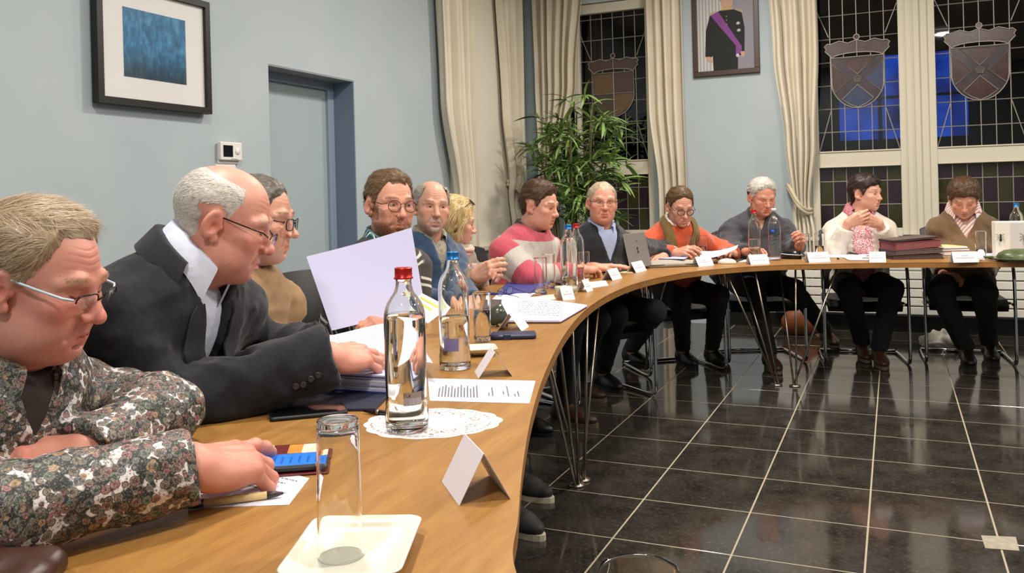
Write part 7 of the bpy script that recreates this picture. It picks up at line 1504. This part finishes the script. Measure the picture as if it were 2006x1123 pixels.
q2 = at_z(1312, 508, TZ); sheet_stack('paper_pile', 'crumpled blue grey papers on the laptop sleeve', 'papers', tz((1290, 508), (1340, 509), (1352, 503), (1300, 501), z=TZ+0.04), 0.006, [MATS['bluish_paper'], M_PAPER, MATS['bluish_paper']], TZ+0.0405, n=3, seed=3, wob=0.02)
# before the man in orange and the white haired man
held_sheet('curled white sheet in the hand of the man in orange', at_d(1372, 492, 5.45), at_d(1446, 480, 5.5), at_d(1370, 507, 5.30), at_d(1440, 489, 5.35), 0.02)
phone('black phone before the white haired man\'s sleeve', at_z(1426, 509, TZ), at_z(1440, 508, TZ)-at_z(1395, 510, TZ), 0.07, 0.14, 0.009, z=TZ+0.0055)
sheet_stack('paper_sheet', 'white sheet below the red capped far bottle', 'paper', tz((1445, 514), (1500, 511), (1540, 505), (1470, 505)), 0.001)
sheet_stack('folder', 'dark green folder edge under the black phone', 'folder', tz((1394, 517), (1440, 515), (1462, 507), (1405, 508)), 0.005, mat('dark_green_folder', '3d4b3c', 0.5))
q = at_z(1424, 517, TZ); o = thing('computer_mouse', 'cream computer mouse on the table edge left of a name card', 'mouse', (q.x, q.y, TZ), dir_ang(at_z(1407, 513, TZ), at_z(1443, 513, TZ))); Fp = Field((-0.07, -0.05, -0.01), (0.07, 0.05, 0.05), 0.004); Fp.ell((0, 0, 0.008), (0.058, 0.032, 0.026), 0); Fp.cut((0, 0, 0.0005), (0, 0, -1)); V_, Q_ = Fp.nets(); link('shell', mesh_np('mouse', V_, Q_), o, mat('cream_plastic', 'e2dcc8', 0.35)); b = MB(); b.tube([(0.02, -0.01, 0.032), (0.02, 0.01, 0.032)], 0.004, 8); b.build('wheel', M_PAD, o)
q = at_z(1552, 507, TZ); o = thing('glasses_case', 'black glasses case with white trim right of the plastic bottle', 'case', (q.x, q.y, TZ), dir_ang(at_z(1530, 502, TZ), at_z(1570, 503, TZ))); Fp = Field((-0.1, -0.06, -0.01), (0.1, 0.06, 0.07), 0.005); Fp.ell((0, 0, 0.02), (0.085, 0.042, 0.034), 0); Fp.ell((0.02, -0.01, 0.035), (0.05, 0.03, 0.02), 0.01); Fp.cut((0, 0, 0.0005), (0, 0, -1)); V_, Q_ = Fp.nets(); link('shell', mesh_np('case', V_, Q_), o, mat('black_gloss_case', '121214', 0.2)); b = MB(); b.tube([(-0.07, -0.025, 0.034), (-0.02, -0.045, 0.030), (0.04, -0.042, 0.028), (0.08, -0.02, 0.025)], 0.003, 6); b.build('white_trim', M_PAPER, o)
# before the women
sheet_stack('folder', 'yellow edged folder with a white sheet before the white cardigan', 'folder', tz((1612, 506), (1690, 505), (1706, 500), (1625, 500)), 0.006, [mat('yellow_card', 'd9cb6a', 0.6), M_PAPER], n=2)
o = sheet_stack('clipboard', 'black clipboard with a white sheet and metal clip', 'clipboard', tz((1664, 511), (1712, 511), (1722, 504), (1645, 503)), 0.005, [M_NAVYF, M_PAPER], n=2); b = MB(); q = at_z(1697, 508, TZ); b.rbox((q.x-o.location.x, q.y-o.location.y, 0.008), (0.05, 0.02, 0.006), 0.004); b.build('clip', M_STEEL, o)
A, B = at_z(1664, 499, TZ), at_z(1680, 501, TZ); o = thing('pen', 'dark pen on the white sheet before the white cardigan', 'pen', (A.x, A.y, TZ+0.012), dir_ang(A, B)); b = MB(); b.lathe([(0.0, 0.0), (0.0045, 0.0), (0.005, 0.10), (0.001, 0.13), (0.0, 0.13)], n=12, R=R_); b.build('barrel', mat('slate_pen', '3a4150', 0.3), o); b = MB(); b.tube([(0, 0, 0.007), (0.03, 0, 0.007)], 0.001, 5); b.build('clip', M_STEEL, o)
A, B = at_z(1640, 508, TZ), at_z(1648, 510, TZ); o = thing('pen_stub', 'small dark pen stub left of the clipboard', 'pen', (A.x, A.y, TZ+0.006), dir_ang(A, B)); b = MB(); b.lathe([(0.0, 0.0), (0.005, 0.0), (0.0055, 0.03), (0.004, 0.032), (0.0, 0.032)], n=12, R=R_); b.build('cap', mat('brown_pen_plastic', '3d2a1e', 0.3), o)
fq = at_z(1783, 508, TZ); fa = dir_ang(at_z(1735, 509, TZ), at_z(1833, 507, TZ)); zz = TZ; rnd = random.Random(5)
M_FOLD = [mat('dark_plum_folder', '3a2b2d', 0.6), mat('dark_brown_folder', '43322e', 0.6), mat('wine_red_folder', '7c3a40', 0.6), mat('taupe_folder', '55474a', 0.6)]
for k, (th, mi, tilt, lab_) in enumerate([(0.028, 1, 1, 'bottom brown folder of the tall stack beside the white cardigan'), (0.030, 3, 3, 'second folder from the bottom of the tall dark stack'), (0.046, 2, 6, 'wine red folder near the top of the tall stack'), (0.012, 0, 8, 'dark plum folder topmost on the tall stack')]):
    o = thing('file_folder', lab_, 'folder', (fq.x+rnd.uniform(-.01, .01), fq.y+0.11, zz), fa+rnd.uniform(-0.06, 0.06), 'dark folders in the tall stack'); R = Matrix.Rotation(math.radians(-tilt*0.55), 3, 'Y'); w_ = 0.315-0.012*k
    b = MB(); b.box((0, 0, 0.002+0.006*k*0), (w_, 0.24, 0.003), R=R); b.box((0, 0, th-0.002), (w_, 0.24, 0.003), R=R); b.box((0, 0.119, th/2), (w_, 0.003, th), R=R); b.build('cover', M_FOLD[mi], o)
    b = MB()
    for j in range(max(1, int(th/0.006))): b.box((0, -0.002, 0.006+0.006*j), (w_-0.012-0.004*(j % 2), 0.232, 0.0042), R=R)
    b.build('leaves', [mat('folder_leaf_%d' % mi, ['5a4a46', '5f4a44', '9a5a5c', '6d5c5a'][mi], 0.8)][0], o); zz += th+0.004
yq = at_z(1860, 503, TZ); zz = TZ
for k, (col_, w_, th, lab_) in enumerate([('d9cf86', 0.24, 0.004, 'cream yellow folder lowest beside the dark stack'), ('b98a52', 0.20, 0.030, 'tan folder in the middle of the yellow pile'), ('8a7550', 0.19, 0.014, 'brown folder second from the top of the yellow pile'), ('d8cc8c', 0.185, 0.014, 'pale yellow folder on top of the yellow pile')]):
    o = thing('file_folder', lab_, 'folder', (yq.x-0.01*k, yq.y+0.10, zz), fa+0.05*k, 'yellow folders beside the dark stack'); b = MB(); b.rbox((0, 0, th/2), (w_, 0.22, th), 0.004, n=2); b.build('cover', mat('folder_'+col_, col_, 0.65), o); b = MB(); b.box((0.002, -0.004, th/2), (w_-0.002, 0.22, th*0.5)); b.build('leaves', M_PAPER, o); zz += th+0.0005
sheet_stack('paper_sheet', 'white sheets behind the glass before the woman in brown', 'paper', tz((1905, 508), (1960, 508), (1965, 497), (1890, 497)), 0.003, n=2, wob=0.01)
# white box with insect prints
q = at_z(2014, 505, TZ); o = thing('print_box', 'white box printed with black ants standing at the right edge', 'box', (q.x, q.y, TZ), dir_ang(at_z(1962, 500, TZ), at_z(2040, 500, TZ))); b = MB(); b.box((0, 0.08, 0.11), (0.34, 0.14, 0.22)); bx_ = bevel(b.build('carton', mat('white_carton', 'e4e0d4', 0.5), o), 0.004); mi_ = mat('ant_ink', '15120f', 0.6)
b = MB(); b.box((0.03, 0.009, 0.11), (0.24, 0.001, 0.205)); b.build('grey_panel', mat('pale_grey_panel', 'cfcdca', 0.5), o)
for (x_, z_, s_) in ((-0.145, 0.125, 0.9), (-0.015, 0.125, 1.0), (0.10, 0.12, 1.0)):
    b = MB()
    for dz, rx_, rz_ in ((0.016, 0.006, 0.007), (0.0, 0.0055, 0.010), (-0.018, 0.008, 0.011)): b.prism([(x_+s_*rx_*math.cos(t), z_+s_*(dz+rz_*math.sin(t))) for t in [2*math.pi*k/12 for k in range(12)]], -0.0065, -0.0075, R=Matrix(((1, 0, 0), (0, 0, 1), (0, 1, 0))))
    for sg in (-1, 1):
        for dz in (0.012, 0.0, -0.012): b.tube([(x_, 0.007, z_+s_*dz*0.4), (x_+sg*s_*0.016, 0.007, z_+s_*(dz*1.2+0.004)), (x_+sg*s_*0.026, 0.007, z_+s_*dz*1.9)], 0.0008, 4)
    b.build('ant_print', mi_, o)
# green dish-shaped sculpture
q = at_z(1985, 512, TZ); o = thing('green_dish', 'mottled green covered dish with rim at the right edge of the table', 'dish', (q.x+0.03, q.y+0.02, TZ)); o.scale = (0.8, 0.8, 0.95); b = MB(); b.lathe([(0.0, 0.0), (0.12, 0.0), (0.165, 0.010), (0.185, 0.018), (0.186, 0.022), (0.16, 0.020), (0.10, 0.018), (0.0, 0.018)], n=40); M_GRN = mat('mottled_green_glaze', '4b5534', 0.35, vary=0.5, vscale=22); b.build('plate', mat('green_plate_glaze', '606a42', 0.3), o); b = MB(); b.lathe([(0.145, 0.018), (0.143, 0.032), (0.128, 0.050), (0.095, 0.066), (0.05, 0.074), (0.0, 0.076)], n=40); b.build('lid', M_GRN, o); b = MB(); b.tube([(-0.17, -0.02, 0.02), (-0.21, -0.05, 0.026), (-0.23, -0.06, 0.03)], [0.012, 0.008, 0.005], 8); b.build('handle', M_GRN, o)
# ================================================================== ON THE WALLS AND THE FLOOR
# framed blue print on the left wall
fw_, fh_ = 0.70, 0.585; o = thing('framed_picture', 'black framed picture with white mat and blue abstract print on the left wall', 'picture', (WX, 3.115, 1.955), 0)
M_BF = mat('black_picture_frame', '0b0a0a', 0.45); M_MAT = mat('white_picture_mat', 'ebe5e3', 0.8)
pv = Matrix.Rotation(math.radians(-1.5), 3, 'Y')
b = MB(); t = 0.032
for (y0, z0, w_, h_) in ((0, fh_/2-t/2, fw_, t), (0, -fh_/2+t/2, fw_, t), (-fw_/2+t/2, 0, t, fh_-2*t), (fw_/2-t/2, 0, t, fh_-2*t)): b.box((0.035, y0, z0), (0.04, w_, h_), R=None)
b.build('frame', M_BF, o); b = MB(); b.box((0.030, 0, 0), (0.012, fw_-0.05, fh_-0.05)); b.build('mat_board', M_MAT, o)
def blue_print():
    g = N('blue_abstract_print'); v = g.coord('Generated'); sp = g.n('ShaderNodeSeparateXYZ'); g.l(v, sp.inputs[0]); n = g.noise(g.coord('Generated', scale=(1, 3.0, 1.5)), 3.0, 6, 0.65); n2 = g.noise(g.coord('Generated', scale=(1, 14, 3)), 2.0, 4)
    c = g.ramp(n, [(0.3, srgb('1b466c')), (0.5, srgb('2f719e')), (0.7, srgb('5b9fc2'))]); c = g.mix(g.ramp(sp.outputs[2], [(0.05, 0.85), (0.45, 0.0)]), c, srgb('28333a')); c = g.mix(g.ramp(n2, [(0.62, 0.0), (0.75, 0.2)]), c, srgb('9cc3d6')); g.base(c); return g.set(Roughness=0.35)
b = MB(); b.box((0.0375, 0.0, 0.008), (0.002, 0.385, 0.325)); b.build('print', blue_print(), o)
b = MB(); b.box((0.0445, 0, 0), (0.002, fw_-0.062, fh_-0.062)); b.build('glazing', thin_glass('picture_glass', (0.97, 0.98, 0.98), 0.02, 0.02), o)
# thermostat
o = thing('thermostat', 'white wall thermostat with a dark display above the bald man', 'thermostat', (WX, 3.625, 1.468), 0); M_WP = mat('white_device_plastic', 'e3e1dc', 0.4)
b = MB(); b.box((0.006, 0, -0.01), (0.012, 0.155, 0.10)); bevel(b.build('wall_plate', M_WP, o), 0.003); b = MB(); b.box((0.022, 0.0, 0.008), (0.024, 0.165, 0.098)); bevel(b.build('housing', M_WP, o), 0.005)
b = MB(); b.box((0.0345, -0.028, 0.008), (0.002, 0.072, 0.062)); b.build('display', mat('dark_display', '101418', 0.12), o); b = MB(); b.lathe([(0.0, 0.0), (0.018, 0.0), (0.020, 0.001), (0.018, 0.004), (0.0, 0.004)], (0.034, 0.045, 0.010), 22, R=rot_to((1, 0, 0))); b.build('control_dial', M_WP, o); b = MB(); b.box((0.0345, 0.02, -0.034), (0.001, 0.05, 0.003)); b.build('marking', mat('grey_mark', '8a8a8a', 0.6), o)
o = thing('wall_socket', 'white wall plate just below the thermostat', 'socket', (WX, 3.60, 1.365), 0); b = MB(); b.box((0.008, 0, 0), (0.016, 0.15, 0.08)); bevel(b.build('plate', M_WP, o), 0.004); b = MB(); b.box((0.0165, 0, 0), (0.002, 0.10, 0.05)); b.build('insert', mat('grey_insert', 'b9b7b2', 0.4), o)
# portrait on the window wall
pw, ph = 0.585, 0.86; o = thing('portrait', 'brown framed portrait print of a uniformed man with a purple sash', 'portrait', (-1.34, WY, 2.66), 0); M_BRF = mat('brown_wood_frame', '3b2a20', 0.4); t = 0.045
b = MB()
for (x0, z0, w_, h_) in ((0, ph/2-t/2, pw, t), (0, -ph/2+t/2, pw, t), (-pw/2+t/2, 0, t, ph-2*t), (pw/2-t/2, 0, t, ph-2*t)): b.box((x0, -0.018, z0), (w_, 0.036, h_))
bevel(b.build('frame', M_BRF, o), 0.004)
def backdrop():
    g = N('portrait_backdrop'); tc = g.coord('Generated'); sp = g.n('ShaderNodeSeparateXYZ'); g.l(tc, sp.inputs[0]); w = g.n('ShaderNodeTexWave'); g.l(g.coord('Generated', scale=(1, 1, 0.01)), w.inputs[0]); w.inputs['Scale'].default_value = 5.5
    cols = g.mix(g.ramp(w.outputs['Fac'], [(0.2, 0.0), (0.8, 1.0)]), srgb('a8a3a6'), srgb('d0cac8')); c = g.mix(g.ramp(sp.outputs[0], [(0.56, 0.0), (0.60, 1.0)]), cols, srgb('8d8590')); g.base(c); return g.set(Roughness=0.5)
b = MB(); b.box((0, -0.010, 0), (pw-0.07, 0.006, ph-0.07)); b.build('print_backdrop', backdrop(), o)
RP = Matrix(((1, 0, 0), (0, 0, -1), (0, 1, 0)))
def flat(name, poly, m, d): b = MB(); b.prism([(x_*1.12, z0+(z_-z0)*0.905) for x_, z_ in poly], 0.0132+d, 0.0142+d, R=RP); return b.build(name, m, o)
z0 = -ph/2
M_UNI = mat('print_black_uniform', '08080c', 0.7); M_SASH = mat('print_purple_sash', '7d2a86', 0.5); M_PSK = mat('print_skin', 'c79a82', 0.5); M_GOLD = mat('print_gold', 'c2a05a', 0.5)
flat('print_figure', [(-0.10, z0+0.05), (0.09, z0+0.05), (0.095, z0+0.20), (0.115, z0+0.18), (0.145, z0+0.22), (0.150, z0+0.45), (0.13, z0+0.60), (0.06, z0+0.645), (-0.03, z0+0.645), (-0.12, z0+0.60), (-0.155, z0+0.45), (-0.165, z0+0.20), (-0.13, z0+0.17), (-0.105, z0+0.20)], M_UNI, 0.0)
flat('print_sash', [(-0.115, z0+0.60), (-0.055, z0+0.635), (0.125, z0+0.27), (0.120, z0+0.20), (0.075, z0+0.20), (0.08, z0+0.28)], M_SASH, 0.0008)
flat('print_hand', [(-0.165, z0+0.195), (-0.125, z0+0.195), (-0.10, z0+0.15), (-0.115, z0+0.13), (-0.14, z0+0.145)], M_PSK, 0.0010); flat('print_hand', [(0.115, z0+0.22), (0.145, z0+0.22), (0.145, z0+0.17), (0.12, z0+0.165)], M_PSK, 0.0010)
flat('print_head', [(0.015+0.048*math.cos(a), z0+0.715+0.070*math.sin(a)) for a in [2*math.pi*k/18 for k in range(18)]], M_PSK, 0.0006); flat('print_collar', [(-0.035, z0+0.64), (0.065, z0+0.64), (0.058, z0+0.665), (-0.028, z0+0.665)], M_GOLD, 0.0012)
flat('print_hair', [(0.015+0.052*math.cos(a), z0+0.735+0.066*math.sin(a)) for a in [math.pi*k/12 for k in range(13)]], mat('print_hair_brown', '6a5a4a', 0.6), 0.0004)
for (x_, z_) in ((0.10, 0.50), (0.105, 0.43)): flat('print_medal', [(x_+(0.020 if k % 2 else 0.009)*math.cos(2*math.pi*k/12), z0+z_+(0.020 if k % 2 else 0.009)*math.sin(2*math.pi*k/12)) for k in range(12)], mat('print_silver', 'c9c6bd', 0.4), 0.0010)
for (x_, z_) in ((0.09, 0.185),): flat('print_pendant', [(x_+0.012*math.cos(2*math.pi*k/10), z0+z_+0.018*math.sin(2*math.pi*k/10)) for k in range(10)], MATS['print_silver'], 0.0014)
flat('print_epaulette', [(-0.13, z0+0.60), (-0.075, z0+0.63), (-0.075, z0+0.645), (-0.125, z0+0.62)], M_GOLD, 0.0012); flat('print_epaulette', [(0.14, z0+0.60), (0.085, z0+0.63), (0.085, z0+0.645), (0.135, z0+0.62)], M_GOLD, 0.0012)
for k in range(5): flat('print_button', [(0.012+0.005*math.cos(2*math.pi*j/8), z0+0.58-0.04*k+0.005*math.sin(2*math.pi*j/8)) for j in range(8)], M_GOLD, 0.0005)
b = MB(); b.box((0, -0.0235, 0), (pw-0.088, 0.002, ph-0.088)); b.build('glazing', MATS['picture_glass'], o)
# ceiling lamps
M_LAMPE = emit_mat('warm_lamp_disc', (1.0, 0.88, 0.72), 6.0)
for i, (lx, ly) in enumerate(LAMPS):
    o = thing('ceiling_lamp', f'round white ceiling lamp, number {i+1} counted from the left foreground' if False else ['round ceiling lamp over the left foreground', 'round ceiling lamp over the bend of the table', 'round ceiling lamp over the near floor', 'round ceiling lamp over the middle of the tiled floor', 'round ceiling lamp at the right side of the room', 'round ceiling lamp in front of the portrait', 'round ceiling lamp before the right windows', 'round ceiling lamp behind the viewer'][i], 'lamp', (lx, ly, CEIL), 0, 'round ceiling lamps')
    b = MB(); b.lathe([(0.0, 0.0), (0.19, 0.0), (0.20, -0.02), (0.20, -0.06), (0.175, -0.065), (0.17, -0.03), (0.0, -0.03)], n=32); b.build('lamp_ring', M_WP, o); b = MB(); b.lathe([(0.0, -0.034), (0.165, -0.034), (0.165, -0.040), (0.0, -0.040)], n=32); b.build('diffuser', M_LAMPE, o)
# bamboo palm
pt = Vector((-2.52, 6.95, 0)); o = thing('bamboo_palm', 'tall bamboo palm with drooping green leaf fans in front of the left window', 'plant', pt)
b = MB(); b.lathe([(0.0, 0.0), (0.15, 0.0), (0.18, 0.30), (0.19, 0.32), (0.17, 0.32), (0.16, 0.28), (0.0, 0.28)], n=30); b.build('pot', mat('dark_planter', '3a3532', 0.5), o)
M_STEM = mat('cane_green_brown', '5c5a30', 0.6); 
def leaf_mat():
    g = N('palm_leaf'); oi = g.n('ShaderNodeObjectInfo'); c = g.ramp(oi.outputs['Random'], [(0.0, srgb('2f4a22')), (0.5, srgb('4d7034')), (1.0, srgb('83a058'))]); g.base(c); g.set(Roughness=0.42); return g.m
M_LEAF = leaf_mat(); leaf_meshes = []
for q_ in range(4):
    rows = []
    for k in range(7):
        t_ = k/6; w_ = 0.0150*math.sin(math.pi*min(1, t_*0.93+0.05))**0.75+0.0006; dz = -0.11*t_*t_*(0.4+0.35*q_); rows.append([(-w_, t_*0.20, dz+0.004), (0, t_*0.20, dz), (w_, t_*0.20, dz+0.004)])
    b = MB(); b.sheet(rows, 0.0); me = b.mesh('leaf'); me.materials.append(M_LEAF); leaf_meshes.append(me)
rnd = random.Random(11); nl = 0; restV = []; 
canes = [(-0.10, 0.0), (0.0, 0.05), (0.08, -0.02), (0.03, -0.08), (-0.05, 0.08), (0.12, 0.06), (-0.14, 0.06), (0.0, -0.02), (0.07, 0.03)]
rest = MB()
for ci, (cx, cy) in enumerate(canes):
    top = 1.80+rnd.uniform(-0.22, 0.20); tx, ty = cx*2.2+rnd.uniform(-.05, .05), cy*2.0+rnd.uniform(-.05, .05); pts = catmull([(cx, cy, 0.28), (cx*1.3, cy*1.3, 0.8), ((cx+tx)/2*1.1, (cy+ty)/2*1.1, 1.3), (tx, ty, top)], 5); b = MB(); b.tube(pts, 0.0075, 7); b.build('cane', M_STEM, o)
    for fi in range(17):
        zf = 0.92+(top-0.90)*(fi+rnd.random()*0.8)/16.8; i_ = min(range(len(pts)), key=lambda k: abs(pts[k].z-zf)); base = pts[i_]; az0 = rnd.uniform(0, 2*math.pi); ln = rnd.uniform(0.06, 0.20); tip = base+Vector((math.cos(az0)*ln, math.sin(az0)*ln, rnd.uniform(0.03, 0.13))); b = MB(); b.tube([base, (base+tip)/2+Vector((0, 0, 0.02)), tip], 0.0028, 5); b.build('leaf_stalk', M_STEM, o)
        for li in range(rnd.choice((6, 7, 8))):
            a_ = az0+math.radians(rnd.uniform(-105, 105)); el = rnd.uniform(-0.35, 1.0); sc_ = rnd.uniform(0.62, 1.0); E_ = Euler((el, rnd.uniform(-0.5, 0.5), a_-math.pi/2)); me = leaf_meshes[rnd.randrange(4)]
            if nl < 298: link('leaf', me, o, loc=tip, rot=E_, scale=(sc_, sc_, sc_)); nl += 1
            else:
                R = E_.to_matrix()*sc_; vs = [R @ v.co+tip for v in me.vertices]; rest.add(vs, [tuple(p_.vertices) for p_ in me.polygons], True)
tag(rest.build('further_leaves', M_LEAF, o), kind='stuff')
# things on the floor
q = at_z(1572, 655, 0.0); o = thing('leather_bag', 'orange brown leather bag on the floor behind the white haired man', 'bag', (q.x, q.y, 0), 0.4); Fp = Field((-0.2, -0.12, -0.01), (0.2, 0.12, 0.36), 0.01); Fp.ell((0, 0, 0.10), (0.17, 0.09, 0.12), 0); Fp.cap((0, 0, 0.1), (0, 0, 0.27), 0.08, 0.02, 0.05); Fp.cut((0, 0, 0.0), (0, 0, -1)); V_, Q_ = Fp.nets(); link('bag_body', mesh_np('bag', V_, Q_), o, mat('orange_leather', '8a4a1c', 0.5)); b = MB(); b.tube(catmull([(-0.06, 0, 0.24), (-0.05, 0, 0.33), (0.05, 0, 0.33), (0.06, 0, 0.24)], 5), 0.007, 8); b.build('strap', MATS['orange_leather'], o)
q = at_z(1845, 682, 0.0); o = thing('towel', 'crumpled white towel on the floor beside the crossed feet', 'towel', (q.x, q.y, 0)); Fp = Field((-0.2, -0.15, -0.01), (0.2, 0.15, 0.2), 0.008); Fp.ell((-0.03, 0, 0.05), (0.12, 0.09, 0.055), 0); Fp.ell((0.07, -0.02, 0.035), (0.07, 0.07, 0.045), 0.02); Fp.cap((-0.06, -0.02, 0.07), (0.02, 0.03, 0.11), 0.035, 0.025, 0.02); Fp.cap((-0.12, 0.0, 0.04), (-0.05, 0.05, 0.09), 0.03, 0.03, 0.02)
X_, Y_, Z_ = Fp.ax[0][:, None, None], Fp.ax[1][None, :, None], Fp.ax[2][None, None, :]; Fp.D += (0.007*np.sin(X_*90+2*np.sin(Y_*40)+Z_*60)).astype(np.float32); Fp.cut((0, 0, 0.0), (0, 0, -1)); V_, Q_ = Fp.nets(); link('cloth', mesh_np('towel', V_, Q_), o, cloth('white_terry', 'd6cfc2', 0.95)); 
b = MB(); b.tube(catmull([(-0.13, -0.05, 0.02), (-0.05, -0.085, 0.05), (0.04, -0.075, 0.045), (0.12, -0.05, 0.02)], 5), 0.012, 8); b.build('hem', MATS['white_terry'], o)
P_ = tz((1922, 1050), (1990, 1053), (1997, 1080), (1930, 1075), z=0.0); sheet_stack('floor_tape', 'square of dull beige tape stuck over a tile joint on the floor', 'tape', P_, 0.0012, mat('beige_tape', '9a9280', 0.5, vary=0.2, vscale=40), 0.0003)
jk = thing('jacket', 'dark jacket draped over the back of the chair of the white haired man', 'jacket', (0, 0, 0)); jc = Vector(P10.o)-P10.fwd*0.27-Vector((P10.fwd.y, -P10.fwd.x, 0))*-0.30
jk.location = (at_d(1406, 500, 6.3).x, at_d(1406, 500, 6.3).y, 0.5); jk.scale = (0.75, 0.75, 0.82); Fp = Field((-0.2, -0.15, -0.1), (0.2, 0.15, 0.5), 0.01); Fp.ell((0, 0, 0.24), (0.13, 0.08, 0.22), 0); Fp.cap((-0.08, 0, 0.40), (0.09, 0, 0.42), 0.045, 0.045, 0.04)
X_, Y_, Z_ = Fp.ax[0][:, None, None], Fp.ax[1][None, :, None], Fp.ax[2][None, None, :]; Fp.D += (0.006*np.sin(X_*70+Z_*20)+0.004*np.sin(X_*40-Z_*50+Y_*30)).astype(np.float32); V_, Q_ = Fp.nets(); link('jacket_cloth', mesh_np('jacket', V_, Q_), jk, cloth('slate_jacket_cloth', '3c3a40', 0.85)); b = MB(); b.tube([(-0.10, -0.06, 0.41), (0.0, -0.085, 0.43), (0.10, -0.06, 0.43)], 0.016, 8); b.build('jacket_collar', MATS['slate_jacket_cloth'], jk)
